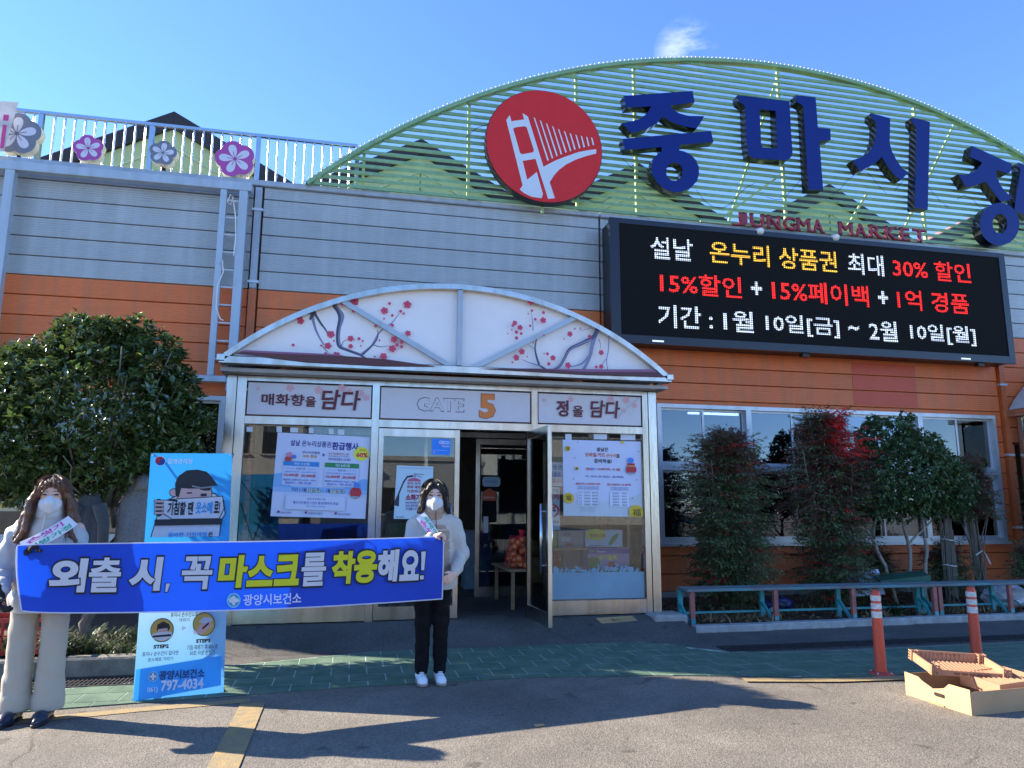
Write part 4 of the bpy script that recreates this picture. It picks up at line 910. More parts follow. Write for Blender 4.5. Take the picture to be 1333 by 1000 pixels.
p.text('온누리상품권카드 30%', X(570), Z(275), X(790), Z(250), (.5, .15, .05), .01); p.text('(디지털상품권+카드 10%할인)', X(570), Z(300), X(790), Z(282), NV, 0); p.text('광양사랑상품권 15% 할인', X(570), Z(335), X(810), Z(308), NV, .01)
for (x0, x1, hc, ht, q) in ((105, 480, (.03, .25, .65), '국산 수산물', '당일(목)'), (540, 905, (.02, .25, .08), '국산 농축산물', '당일(수)')):
    p.rrect(X(x0), Z(615), X(x1), Z(365), .02, (.55, .62, .85)); p.rrect(X(x0), Z(412), X(x1), Z(362), .012, hc); p.text(ht, X(x0+110), Z(402), X(x1-100), Z(372), (.75, .8, .9), .015)
    p.text('환급기준', X(x0+140), Z(450), X(x1-140), Z(428), NV, .01); p.rect(X(x0+30), Z(440), X(x0+120), Z(438), NV); p.rect(X(x1-120), Z(440), X(x1-30), Z(438), NV)
    p.text('34,000원 이상 67,000원 미만', X(x0+20), Z(482), X(x0+170), Z(466), NV, 0); p.text('67,000원 이상', X(x0+200), Z(482), X(x1-30), Z(466), NV, 0)
    p.text('10,000원', X(x0+20), Z(528), X(x0+165), Z(492), (.6, .04, .03), .03); p.text('20,000원', X(x0+195), Z(530), X(x1-30), Z(494), (.6, .04, .03), .03)
    p.text('환급부스 운영시간 | 10:30 ~ 18:30', X(x0+12), Z(572), X(x1-25), Z(548), NV, .01); p.text('환급부스 : 가동 상인회', X(x0+38), Z(602), X(x1-70), Z(578), (.08, .05, .5), .012)
p.rect(X(375), Z(680), X(518), Z(645), (.6, .68, .5)); p.rect(X(620), Z(680), X(765), Z(645), (.6, .68, .5)); p.text('기간 | 1월 23일(목) ~ 1월 27일(월)', X(210), Z(683), X(765), Z(640), NV, .015)
p.disc(X(885), Z(672), .062, (.55, .03, .05), ry=.07); p.rect(X(850), Z(640), X(925), Z(622), (.5, .02, .04)); p.disc(X(890), Z(590), .035, (.08, .25, .7)); p.rect(X(845), Z(725), X(925), Z(712), (.15, .5, .6)); p.disc(X(155), Z(340), .038, (.55, .05, .05), ry=.03); p.disc(X(160), Z(295), .03, (.7, .25, .35)); p.disc(X(212), Z(315), .024, (.08, .2, .6))
p.rrect(X(160), Z(870), X(785), Z(715), .02, (.45, .5, .72)); p.rrect(X(163), Z(867), X(782), Z(718), .02, (.62, .66, .84))
p.text('당일 영수증만 가능', X(385), Z(765), X(575), Z(742), NV, .008); p.text('행사기간동안 1인당 총2만원까지 환급', X(240), Z(810), X(710), Z(780), (.05, .05, .4), .02); p.text('(예산 소진시 조기마감)', X(380), Z(842), X(572), Z(822), NV, 0)
for (a, tt, b) in ((100, '해양수산부', 230), (380, '농림축산식품부', 550), (690, '광양시상인연합회', 845)): p.disc(X(a), Z(895), .014, (.4, .04, .06)); p.disc(X(a), Z(902), .012, (.03, .05, .3), ry=.008); p.text(tt, X(a+25), Z(915), X(b), Z(892), NV, .005)
p.build('print', t)
# poster 2
t, f = sheet('poster', 'large pale poster with yellow round marks on the right window bay', 'poster', [(732.5, 572.5), (834, 575), (836.5, 673), (733.5, 671.5)], GYF, (.62, .67, .86))
p = Print(f, step=.0004); X = lambda a: (a-65)/885.; Z = lambda b: 1-(b-75)/860.; BK = (.03, .03, .06)
p.poly([(0, 0), (1, 0), (1, .32), (.8, .22), (.5, .19), (.2, .2), (0, .24)], (.56, .62, .68))
p.text('설날은', X(440), Z(200), X(575), Z(152), BK, .03); p.text('모바일·카드', X(312), Z(265), X(540), Z(215), (.6, .06, .02), .03); p.text('온누리', X(550), Z(265), X(665), Z(222), (.75, .22, .01), .03); p.text('로', X(665), Z(268), X(705), Z(225), BK, .03); p.text('준비하설!', X(412), Z(335), X(612), Z(285), BK, .03)
p.text('15%', X(318), Z(418), X(368), Z(388), (.6, .04, .03), .03); p.text('할인 + ', X(370), Z(418), X(450), Z(388), (.1, .15, .5), .02); p.text('15%페이백', X(452), Z(418), X(580), Z(388), (.6, .04, .03), .02); p.text('+ 1억 경품', X(585), Z(420), X(705), Z(390), (.6, .04, .03), .02)
p.text('기간 : 2025년 1월 10일(금) ~ 2월 10일(월)', X(305), Z(502), X(740), Z(475), NV, .008); p.text('결제금액의 15% 할인받으려면?', X(202), Z(585), X(478), Z(560), (.6, .04, .03), .02); p.text('최대 2만원까지 15% 페이백!', X(553), Z(588), X(825), Z(563), (.6, .04, .03), .02)
for r_ in range(2): p.text('모바일·카드 온누리상품권을 충전하면 할인', X(222), Z(616+r_*20), X(460), Z(600+r_*20), NV, 0); p.text('온누리상품권으로 결제한 금액 페이백', X(590), Z(620+r_*20), X(790), Z(604+r_*20), NV, 0)
p.rect(X(225), Z(820), X(455), Z(660), (.68, .72, .88)); p.rect(X(580), Z(825), X(800), Z(665), (.68, .72, .88))
for r_ in range(5):
    p.text('구간    이용금액    할인한도', X(232), Z(680+r_*33), X(452), Z(662+r_*33), BK, .005); p.text('결제금액      환급액', X(610), Z(682+r_*33), X(770), Z(666+r_*33), BK, .005)
for r_ in range(4): p.text('※ 자세한 내용은 온누리상품권 앱에서 확인', X(235), Z(845+r_*13), X(412), Z(837+r_*13), (.3, .3, .35), 0)
YW = (.72, .48, .02)
for (a, b, r) in ((115, 175, .035), (120, 735, .068), (213, 402, .023), (872, 885, .095), (735, 90, .02)): p.disc(X(a), Z(b), r, YW) if r < .09 else p.poly([(max(0, min(1, X(a)+r*math.cos(2*math.pi*k/30))), max(0, Z(b)+r*math.sin(2*math.pi*k/30))) for k in range(30)], YW)
for (x0, z0, x1, z1) in ((98, 195, 132, 158), (88, 765, 150, 705), (200, 415, 226, 390), (830, 930, 925, 845)): p.text('福', X(x0), Z(z0), X(x1), Z(z1), (.12, .09, .02), .012)
for (a, b) in ((230, 100), (192, 280), (178, 520), (888, 518), (915, 192), (832, 725)): p.disc(X(a), Z(b), .008, (.2, .12, .08), n=8)
p.disc(X(827), Z(400), .068, (.50, .03, .05), ry=.062); p.rect(X(783), Z(355), X(868), Z(330), (.45, .02, .04)); p.rect(X(787), Z(368), X(866), Z(356), (.7, .4, .05)); p.disc(X(822), Z(297), .04, (.06, .25, .75)); p.rect(X(790), Z(452), X(866), Z(438), (.12, .45, .6)); p.build('print', t)
# fire extinguisher poster, cesco sticker, small papers
t, f = sheet('poster', 'light blue poster of a fire extinguisher drawn with words on the closed door leaf', 'poster', [(516.5, 606), (564, 607.5), (563, 676), (512.5, 675.5)], GYF+.004, (.52, .68, .78))
p = Print(f, step=.0004); X = lambda a: (a-110)/350.; Z = lambda b: 1-(b-330)/500.; RDX = (.42, .04, .1)
p.line([(X(270), Z(425)), (X(215), Z(435)), (X(180), Z(490)), (X(155), Z(560)), (X(135), Z(620))], .04, BK); p.poly([(X(135), Z(600)), (X(95), Z(700)), (X(150), Z(715)), (X(150), Z(610))], BK); p.rect(X(275), Z(440), X(295), Z(400), (.3, .35, .4)); p.line([(X(278), Z(403)), (X(370), Z(410))], .02, (.3, .35, .4)); p.line([(X(290), Z(412)), (X(352), Z(438))], .018, (.3, .35, .4)); p.disc(X(282), Z(475), .18, (.55, .1, .2), ry=.06, a0=0, a1=math.pi)
for (tt, b) in (('우리 모두', 510), ('화재 예방', 545), ('가정마다', 585)): p.text(tt, X(215), Z(b), X(345), Z(b-30), RDX, .02)
p.text('소화기', X(208), Z(658), X(345), Z(598), (.35, .01, .06), .05)
for (tt, b) in (('비치하여', 690), ('안전한', 718), ('겨울나기', 748)): p.text(tt, X(210), Z(b), X(340), Z(b-24), (.25, .1, .3), .02)
p.text('소방청   광양소방서', X(125), Z(822), X(205), Z(806), NV, .01); p.rect(X(130), Z(353), X(440), Z(349), (.3, .4, .5)); p.build('print', t)
t, f = sheet('sticker', 'blue CESCO pest control sticker at the top corner of the closed door leaf', 'sticker', [(562.5, 571), (586.5, 572), (586, 592.5), (562, 591.5)], GYF+.004, (.02, .24, .85))
p = Print(f, step=.0004); p.text('CESCO', .38, .68, .95, .88, (.75, .8, .9), .03); p.text('Members', .55, .48, .95, .62, (.75, .8, .9), .01, shear=.3); p.line([(.42, .6), (.55, .64)], .04, (.7, .05, .1)); p.rect(.03, .26, .85, .28, (.5, .6, .85)); p.disc(.12, .14, .06, (.3, .45, .85)); p.build('print', t)
for i, (a, b, c, d, wh) in enumerate(((321, 555.5, 329, 562, 'near the left post'), (360, 555, 367, 562.5, 'over the left corner of the price poster'), (378, 556.5, 388, 563, 'left of the pair above the price poster'), (402, 557, 408, 564, 'narrow, above the price poster'), (428, 558, 434.5, 565, 'above the yellow burst, left one'), (440, 559, 448, 566, 'just right of the yellow burst top'), (808, 565, 827, 573, 'over the right end of the pale poster'), (773, 565, 790, 572, 'over the middle of the pale poster'), (736, 565, 744, 572.5, 'over the left corner of the pale poster'))):
    sheet('paper_slip', 'small blank paper slip taped to the glass '+wh, 'paper slip', [(a, b), (c, b+.3), (c, d+.2), (a, d)], GYF, (.62, .66, .72), 'paper slips on the shop front')
# notices behind the open leaf, on the glass of the right bay
t, f = sheet('notice', 'white notice with blue and red handwriting seen through the open door leaf', 'notice', [(699, 601), (733, 602), (733, 633), (699, 632)], GYF+.014, (.6, .66, .76))
p = Print(f, step=.0004); p.text('사랑상품권', .05, .68, .95, .9, (.05, .1, .5), .02); p.text('온누리상품권', .05, .4, .9, .6, (.05, .1, .5), .02); p.text('가맹점입니다', .2, .12, .95, .32, (.55, .05, .1), .02); p.build('print', t)
t, f = sheet('notice', 'light blue no smoking notice with a red ring beside the open door leaf', 'notice', [(702, 634), (728.5, 634.5), (729, 690), (702, 690)], GYF+.014, (.56, .68, .8))
p = Print(f, step=.0004); p.text('금연 시설', .15, .88, .95, .97, BK, .02); p.text('금지', .4, .70, .95, .84, (.6, .03, .05), .04); p.disc(.55, .45, .42, (.6, .03, .05), ry=.17); p.disc(.55, .45, .33, (.56, .68, .8), ry=.135); p.rect(.3, .43, .8, .47, BK); p.line([(.3, .35), (.8, .55)], .05, (.6, .03, .05)); p.text('과태료 10만원', .1, .15, .95, .22, BK, .015); p.build('print', t)
# paper stuck to the open leaf
t = thing('paper_note', 'blank white paper note taped to the open door leaf by its handle', 'paper', (2.04, 8.2, 1.2)); m = MB(); c = dh+da*.10-dn*.0+Vector((0, 0, 1.42))
m.obox(c+da*.0-dn*.03, da*.085, dn*.002, Vector((0, 0, .13)), PAPER); m.build('sheet', t)
# frosted film with vegetable silhouettes on both bays and the lower closed leaf
FR = mat('frosted_blue_film', (.36, .52, .62), rough=.6, var=.12, scale=2, transl=.35)
def film(x0, x1, z0, z1, Y, label):
    t = thing('frosted_film', label, 'window film', (x0, Y, z0)); m = MB(); m.box(x0, Y-.002, z0, x1, Y, z1, FR); m.build('film', t)
    p = Print(lambda a, b, w: (a, Y-.002-w, b), step=.00005); x = x0+.03; k = 0
    rnd = random.Random(int(x0*100))
    while x < x1-.06:
        h = rnd.uniform(.02, .07); w_ = rnd.uniform(.03, .06); kind = rnd.randrange(4)
        if kind == 0: p.poly([(x, z1-.002), (x+w_, z1-.002), (x+w_*.9, z1+h), (x+w_*.5, z1+h*1.3), (x+w_*.1, z1+h)], FR)
        elif kind == 1: p.disc(x+w_/2, z1+h*.5, w_*.6, FR, ry=h*.6, n=14); p.rect(x+w_*.4, z1-.002, x+w_*.6, z1+h*.5, FR)
        elif kind == 2: p.poly([(x, z1-.002), (x+w_*.4, z1-.002), (x+w_*.9, z1+h*1.4), (x+w_*.6, z1+h*1.6)], FR); p.poly([(x+w_*.4, z1-.002), (x+w_*.7, z1-.002), (x+w_*1.2, z1+h), (x+w_, z1+h*1.1)], FR)
        else:
            p.rect(x+w_*.4, z1-.002, x+w_*.55, z1+h*1.4, FR)
            for q in range(4): p.disc(x+w_*.48+(-1)**q*w_*.35, z1+h*(.5+.3*q), w_*.28, FR, ry=w_*.2, n=10)
        x += w_*rnd.uniform(.8, 1.4); k += 1
    p.build('silhouettes', t)
film(2.165, 3.47, .36, .66, GYF, 'frosted pale blue film with vegetable shapes along the right window bay')
film(-1.15, .195, .36, .66, GYF, 'frosted pale blue film along the foot of the left window bay')

# ---------------------------------------------------------------- goods inside
wood = mat('pale_plywood', (.38, .25, .13), rough=.7, var=.2, scale=3, stretch=(1, 8, 8))
def table(x0, y0, x1, y1, zt, label):
    t = thing('display_table', label, 'table', ((x0+x1)/2, (y0+y1)/2, .18)); m = MB(); m.box(x0, y0, zt-.03, x1, y1, zt, wood, .003); m.build('top', t)
    for x in (x0+.04, x1-.08):
        for y_ in (y0+.04, y1-.08): m = MB(); m.box(x, y_, .18, x+.04, y_+.04, zt-.032, wood); m.build('leg', t)
table(1.93, 8.95, 3.45, 10.1, .66, 'plywood table holding onions behind the right window bay'); table(-1.1, 8.9, .15, 9.9, .66, 'plywood table holding onions behind the left window bay')
ON = mat('onion_skin', (.62, .17, .06), rough=.35, var=.35, scale=20, island=.35); RM = mat('red_net', (.7, .03, .05), rough=.5)
def onion_sack(x, y_, z, r, label, n=46, tall=1.0):
    t = thing('onion_sack', label, 'sack of onions', (x, y_, z), 'net sacks of onions'); rnd = random.Random(int(x*1000+y_*77)); mb = MB()
    bm = bmesh.new(); bmesh.ops.create_icosphere(bm, subdivisions=2, radius=1); V = [v.co.copy() for v in bm.verts]; Fc = [tuple(v.index for v in f.verts) for f in bm.faces]; bm.free()
    pts = []; tries = 0
    while len(pts) < n and tries < 5000:
        tries += 1; a = rnd.uniform(0, 2*math.pi); q = math.sqrt(rnd.random()); h = rnd.random(); lim = r*(1-.35*h)
        c = Vector((x+q*lim*math.cos(a), y_+q*lim*math.sin(a)*.8, z+.035+h*r*1.15*tall))
        if all((c-d).length > .058 for d in pts): pts.append(c)
    for c in pts:
        s = rnd.uniform(.032, .04); rr = [rnd.uniform(.85, 1.05) for _ in range(3)]; mb.add([c+Vector((v.x*s*rr[0], v.y*s*rr[1], v.z*s*rr[2]*(1.15 if v.z > .8 else 1))) for v in V], Fc, ON)
    mb.build('onions', t, smooth=True, kind='stuff', fix=False); m = MB()
    for k in range(12):
        a = 2*math.pi*k/12
        for d in (.5, -.5):
            pp = []
            for i in range(9):
                h = i/8; an = a+d*h*2; lim = (r+.03)*(1-.38*h)*(1 if h > .05 else .8); pp.append((x+lim*math.cos(an), y_+lim*math.sin(an)*.82, z+.005+h*(r*1.3*tall+.03)))
            m.tube(pp, .0022, RM, 3, False)
    tp = z+r*1.3*tall+.03; m.tube([(x, y_, tp-.05), (x+.01, y_, tp+.0), (x+.02, y_, tp+.07)], [.08, .02, .05], RM, 8); m.build('net', t); return t
onion_sack(2.12, 9.15, .66, .19, 'net sack of onions standing highest beside the open doorway', 60, 1.5); onion_sack(2.72, 9.15, .66, .16, 'low net sack of onions just right of the door edge', 40, .8); onion_sack(2.62, 9.6, .66, .19, 'rear net sack of onions behind the open leaf', 50, 1.1)
onion_sack(-.35, 9.05, .66, .2, 'net sack of onions under the price poster', 60, 1.0); onion_sack(.0, 9.1, .66, .15, 'smaller net sack of onions under the yellow burst', 34, 1.0); onion_sack(-.7, 9.15, .66, .16, 'net sack of onions nearest the left post of the bay', 40, .8)
def carton(x0, y0, z0, x1, y1, z1, col, label, prints=None, group='printed cartons in the right window'):
    t = thing('carton', label, 'carton', ((x0+x1)/2, (y0+y1)/2, z0), group); m = MB(); m.box(x0, y0, z0, x1, y1, z1, mat('card_%s' % str(col), col, rough=.65, var=.08), .004); m.build('box', t)
    m = MB(); m.box(x0+.0, (y0+y1)/2-.02, z1+.0005, x1, (y0+y1)/2+.02, z1+.0015, mat('tape', (.4, .3, .15), rough=.3)); m.build('tape', t)
    if prints: p = Print(lambda a, b, w: (x0+a*(x1-x0), y0-w, z0+b*(z1-z0)), step=.0004); prints(p); p.build('print', t)
    return t
def pr1(p): p.rect(0, .74, 1, .98, (.12, .06, .36)); p.text('향기듬뿍', .25, .42, .7, .68, (.8, .62, .03), .04); p.poly([(.0, .05), (.3, .05), (.28, .5), (.1, .62), (0, .5)], (.06, .22, .05)); p.poly([(.45, .05), (.7, .05), (.66, .35), (.5, .35)], (.55, .08, .08)); p.disc(.12, .86, .05, (.1, .4, .1)); p.text('Premium', .22, .8, .42, .9, (.7, .7, .8), .01)
def pr2(p): p.disc(.28, .72, .28, (.62, .6, .05), ry=.34); p.text('청양고추', .1, .55, .55, .78, (.5, .05, .04), .03); p.poly([(.62, .15), (.68, .1), (.85, .5), (.9, .8), (.85, .82), (.7, .55)], (.04, .26, .03)); p.rect(.1, .04, .5, .1, (.1, .2, .5))
def pr3(p): p.rect(.1, .35, .5, .6, (.45, .45, .47)); p.text('과일', .2, .65, .5, .85, (.05, .05, .06), .02); p.rect(.3, .1, .6, .25, (.4, .08, .08))
def pr4(p): p.rect(0, .7, 1, 1, (.1, .25, .03)); p.text('채소', .2, .3, .8, .6, (.6, .65, .4), .03)
carton(2.86, 8.72, .67, 3.40, 9.05, .92, (.36, .28, .5), 'purple and pink vegetable carton at the right of the bay', pr1); carton(2.84, 8.74, .935, 3.32, 9.02, 1.14, (.5, .58, .72), 'pale carton with green chillies on it, on top of the purple carton', pr2)
carton(2.62, 8.95, .67, 2.84, 9.2, .90, (.2, .18, .2), 'plain dark carton left of the purple carton', None); carton(2.50, 8.76, .93, 2.82, 9.0, 1.14, (.24, .24, .28), 'grey patterned carton left of the chilli carton', pr3); carton(2.26, 8.78, .93, 2.49, 9.0, 1.13, (.16, .3, .06), 'green carton nearest the no smoking notice', pr4)
m = thing('shelf', 'brown shelf board carrying the cartons behind the right window', 'shelf', (2.8, 8.85, .6)); k = MB(); k.box(2.2, 8.70, .905, 2.85, 9.2, .927, wood); k.build('board', m); k = MB(); k.box(2.84, 8.7, .6, 3.45, 9.1, .665, wood); k.build('lower_board', m)
GC = mat('dark_green_crate_plastic', (.04, .13, .09), rough=.45, var=.15)
def crate(x0, y0, z0, w, d, h, mt, label, rx=None, name='plastic_crate', nx=9, group=None, M=None):
    t = thing(name, label, 'crate', (x0, y0, z0), group); M = M or (lambda v: v)
    def bb(nm, *a):
        m = MB(); m.box(*a, mt); m.v = [tuple(M(Vector(v))) for v in m.v]; m.build(nm, t)
    bb('base', x0+.012, y0+.012, z0, x0+w-.012, y0+d-.012, z0+.012)
    for (a, b, c, e) in ((x0, y0, x0+w, y0+.012), (x0, y0+d-.012, x0+w, y0+d), (x0, y0+.012, x0+.012, y0+d-.012), (x0+w-.012, y0+.012, x0+w, y0+d-.012)):
        m = MB(); horiz = (c-a) > (e-b); L_ = (c-a) if horiz else (e-b); n_ = nx if horiz else max(4, int(nx*d/w))
        m.box(a, b, z0, c, e, z0+.03, mt); m.box(a, b, z0+h-.035, c, e, z0+h, mt); m.box(a, b, z0+h*.5, c, e, z0+h*.5+.012, mt)
        for i in range(n_+1):
            q = (L_-.014)*i/n_
            if horiz: m.box(a+q, b, z0+.03, a+q+.014, e, z0+h-.035, mt)
            else: m.box(a, b+q, z0+.03, c, b+q+.014, z0+h-.035, mt)
        m.v = [tuple(M(Vector(v))) for v in m.v]; m.build('side', t)
    return t
crate(2.86, 8.62, .42, .40, .3, .17, GC, 'dark green plastic crate behind the right window film', nx=12)
# flattened carton on the doorstep
t = thing('flattened_carton', 'flattened brown carton lying on the ground at the right post', 'cardboard', (3.2, 8.2, .15)); c = [(776, 806), (823, 803), (832, 811), (784, 813)]
def Gp(px, py, z=0):
    d = RT*((px-666.5)/F_PX)-UP*((py-500)/F_PX)+FW; tt = (z-CAM_H)/d.z; return Vector((d.x*tt, d.y*tt, z))
cb = mat('brown_corrugated_card', (.42, .27, .12), rough=.8, var=.12, scale=9); c = [Gp(a, b, z_) for (a, b), z_ in zip(c, (.166, .166, .118, .118))]; m = MB(); up_ = Vector((0, -.0, .012)); m.add(c+[v+up_ for v in c], [(0, 1, 2, 3), (7, 6, 5, 4), (0, 4, 5, 1), (1, 5, 6, 2), (2, 6, 7, 3), (3, 7, 4, 0)], cb); m.build('sheet', t)
def f(u, v, w): q = (c[3]*(1-u)+c[2]*u)*(1-v)+(c[0]*(1-u)+c[1]*u)*v; return (q.x, q.y, q.z+.012+w)
p = Print(f, step=.0004); p.rect(.35, .3, .42, .7, (.4, .05, .04)); p.text('농산물', .45, .3, .6, .7, (.1, .3, .08), .03); p.rect(.02, .47, .98, .5, (.3, .19, .08)); p.build('print', t)
# ================================================================ STREET THINGS
# flexible bollards
OR = mat('orange_red_urethane', (.62, .07, .02), rough=.5, var=.0, col2=(.45, .06, .03), scale=22, bump=.2, bscale=30); OR2 = mat('faded_red_rubber', (.42, .06, .045), rough=.6, var=.2, scale=20)
RF = mat('reflective_tape', (.60, .63, .62), rough=.35, var=.0, col2=(.38, .37, .35), scale=26)
def bollard(x, y_, label, lean):
    t = thing('bollard', label, 'bollard', (x, y_, .005), 'flexible bollards along the yellow line'); H_ = .71
    prof = [(.02, .052), (.06, .0475), (.44, .043), (.46, .042), (.665, .040), (.69, .036), (.705, .024), (.712, .004)]
    def px_(z): return (x+lean[0]*z, y_+lean[1]*z, z)
    m = MB(); m.tube([px_(z) for z, _ in prof], [r for _, r in prof], OR, 20); smooth_by_angle(m.build('post', t), 50)
    for (z0, z1) in ((.475, .53), (.55, .598), (.618, .665)):
        m = MB(); m.tube([px_(z0), px_(z1)], 0.0432, RF, 20, False); m.build('reflective_band', t, smooth=True)
    m = MB(); m.tube([(x, y_, .002), (x, y_, .012), (x, y_, .03)], [.105, .102, .062], OR2, 24); smooth_by_angle(m.build('base', t), 40)
    for k in range(4):
        a = .6+math.pi*k/2; m = MB(); m.tube([(x+.082*math.cos(a), y_+.082*math.sin(a), .015), (x+.082*math.cos(a), y_+.082*math.sin(a), .026)], .011, ALU, 8); m.build('bolt', t)
bollard(4.555, 5.81, 'orange and white striped bollard before the long painted bench', (0, 0)); bollard(5.65, 5.91, 'orange and white striped bollard rising behind the tan crate', (-.005, 0))

# painted benches
B1 = mat('worn_bench_paint_brown', (.22, .09, .08), rough=.7, var=.0, col2=(.06, .30, .33), scale=3.2, stretch=(.8, 6, 6), bump=.3, bscale=60); B2 = mat('turquoise_paint', (.04, .30, .33), rough=.5, var=.3, scale=10); B3 = mat('faded_pink_paint', (.33, .11, .09), rough=.6, var=.3, scale=10)
def bench(x0, x1, y0, label, lastx, inner):
    t = thing('long_bench', label, 'bench', ((x0+x1)/2, y0+.15, .06), 'painted plank benches'); zt = .47
    for k in range(3):
        m = MB(); m.box(x0+random.uniform(-.01, .01), y0+k*.105, zt-.035, x1+random.uniform(-.005, .005), y0+k*.105+.098, zt+random.uniform(-.003, .003), B1, .004); m.build('plank', t)
    legs = [x0+.03]+inner+[lastx]
    for i, x in enumerate(legs):
        m = MB(); m.box(x, y0+.01, .05, x+.055, y0+.055, zt-.037, B3); m.box(x+.001, y0+.009, .05, x+.054, y0+.0095, .13, B2); m.build('leg', t)
        m = MB(); m.box(x-.04, y0+.25, .05, x+.015, y0+.295, zt-.037, B2); m.build('leg', t)
        m = MB(); m.bar((x+.01, y0+.06, .06), (x-.02, y0+.245, .27), .03, .03, B2, (1, 0, 0)); m.build('brace', t)
    m = MB(); m.box(x0+.05, y0+.262, .15, x1-.05, y0+.285, .175, B2); m.build('stretcher', t)
bench(3.93, 7.36, 8.22, 'weathered turquoise and pink plank bench nearest the gate', 7.30, [5.05, 6.12]); bench(7.385, 10.9, 8.26, 'weathered brown and turquoise plank bench continuing behind the right bollard', 10.8, [8.5, 9.7])

# green crate lid lying on the planter, paper sheet, bag, litter
t = thing('crate_lid', 'dark green slatted plastic crate lid tipped up behind the bench', 'crate lid', (7.35, 8.75, .4)); a = Vector((6.93, 8.72, .46)); U = Vector((.80, .02, .055)); V = Vector((.10, .28, .045)).normalized()*.3
Nn = U.cross(V).normalized(); m = MB(); m.obox(a+U/2+V/2, U/2, V/2, Nn*.006, GC); m.build('plate', t)
m = MB(); m.obox(a+U/2-Nn*.035, U/2, V*.02, Nn*.04, GC); m.obox(a+U/2+V-Nn*.035, U/2, V*.02, Nn*.04, GC); m.build('edge', t)
for k in range(26): m = MB(); m.obox(a+U*((k+.5)/26)+V/2+Nn*.009, U*.008, V*.46, Nn*.004, GC); m.build('rib', t)
t = thing('paper_board', 'pale blue printed board leaning in the bush behind the bench', 'board', (6.9, 8.95, .3)); m = MB(); m.obox((6.88, 8.96, .42), (.26, 0, .01), (.0, .004, 0), (0.01, .06, .16), mat('pale_blue_board', (.42, .55, .72), rough=.6)); m.build('board', t)
p = Print(lambda a, b, w: (a, 8.948+(b-.42)*.37-w, b)); [p.rect(6.72, .50-k*.035, 7.0, .505-k*.035, (.15, .2, .35)) for k in range(5)]; p.build('print', t)
def blob(name, label, cat, c, s, mt, seed, amp=.25, lv=3):
    bm = bmesh.new(); bmesh.ops.create_icosphere(bm, subdivisions=lv, radius=1); rnd = random.Random(seed); ph = [(rnd.uniform(1, 5), rnd.uniform(1, 5), rnd.uniform(1, 5), rnd.uniform(0, 6)) for _ in range(9)]
    for v in bm.verts:
        n = sum(abs(math.sin(a*v.co.x+b*v.co.y+c_*v.co.z+d)) for a, b, c_, d in ph)/9-.5; k = 1+amp*n*2
        v.co = Vector((c[0]+v.co.x*s[0]*k, c[1]+v.co.y*s[1]*k, max(c[2]-s[2]*.8, c[2]+v.co.z*s[2]*k)))
    me = bpy.data.meshes.new(name); bm.to_mesh(me); bm.free(); me.materials.append(mt); o = link(name, me)
    if label: setp(o, label=label, category=cat)
    return o
BAG = mat('white_plastic_bag', (.62, .66, .72), rough=.3, var=.05, transl=.3, bump=.6, bscale=12)
o = blob('plastic_bag', 'crumpled white plastic bag lying on the dry leaves under the bench', 'plastic bag', (8.95, 8.75, .21), (.30, .2, .15), BAG, 4, .5)
blob('paper_scrap', 'small white scrap on the dry leaves behind the first bench', 'litter', (5.35, 8.75, .13), (.05, .04, .03), PAPER, 7, .4, 2); blob('blue_bag', 'dark blue bag low in the bushes behind the first bench', 'bag', (5.55, 9.0, .17), (.22, .12, .09), mat('dark_blue_bag', (.01, .02, .12), rough=.4), 9, .3)
blob('plastic_bag', 'white plastic bag top showing at the edge of the painted bench', 'plastic bag', (9.55, 8.7, .30), (.16, .14, .18), BAG, 14, .4)

# big tan cardboard box with a plastic crate in it
CB = mat('tan_cardboard', (.43, .28, .15), rough=.75, var=.06, scale=5, bump=.1, bscale=20); CBI = mat('cardboard_inside', (.34, .21, .10), rough=.8, var=.1)
t = thing('cardboard_box', 'long open tan cardboard box on the road with a plastic crate in it', 'cardboard box', (4.6, 4.95, 0)); A0 = Vector((4.28, 4.57, 0)); UA = Vector((-.02, .60, 0)); UB = Vector((.80, .06, 0)); h = .155; th = .005
def wall(a, b, z0, z1, nm='side', notch=None, slot=False):
    d = (b-a); L_ = d.length; e = d/L_; nrm = Vector((-e.y, e.x, 0)); prof = [(0, z0), (L_, z0), (L_, z1)]
    if notch: prof += [(L_*notch[1]+.05, z1-.0), (L_*notch[1], z1-.04), (L_*(notch[0]+notch[1])/2, z1-.065), (L_*notch[0], z1-.03), (L_*notch[0]-.03, z1-.01)]
    prof += [(0, z1)]
    m = MB(); m.prism(prof, lambda u, z, k: tuple(a+e*u+nrm*k+Vector((0, 0, z))), 0, th, CB, CBI); return m.build(nm, t)
wall(A0+UA, A0, 0, h+.015, notch=(.28, .62)); wall(A0, A0+UB, 0, h); wall(A0+UB, A0+UB+UA, 0, h); wall(A0+UA+UB, A0+UA, 0, h)
m = MB(); m.add([A0+Vector((0, 0, .004)), A0+UB+Vector((0, 0, .004)), A0+UA+UB+Vector((0, 0, .004)), A0+UA+Vector((0, 0, .004))], [(0, 1, 2, 3)], CBI); m.build('bottom', t)
e1 = UA.normalized(); o1 = Vector((-1, 0, 0)); c = A0+UA*.45+Vector((-.004, 0, .075)); m = MB(); pts = [(-.045, -.0), (-.04, .012), (.04, .012), (.045, 0), (.04, -.012), (-.04, -.012)]
m.prism(pts, lambda u, z, k: tuple(c+e1*u+Vector((-k, 0, z))), 0, .004, mat('hand_hole_dark', (.02, .014, .01), rough=.9)); m.build('hand_hole', t)
m = MB(); m.bar(A0+UA*.38+Vector((-.006, 0, .004)), A0+UA*.62+Vector((-.006, 0, .004)), .01, .012, CBI); m.build('seam', t)
TP = mat('tan_crate_plastic', (.42, .22, .13), rough=.5, var=.06)
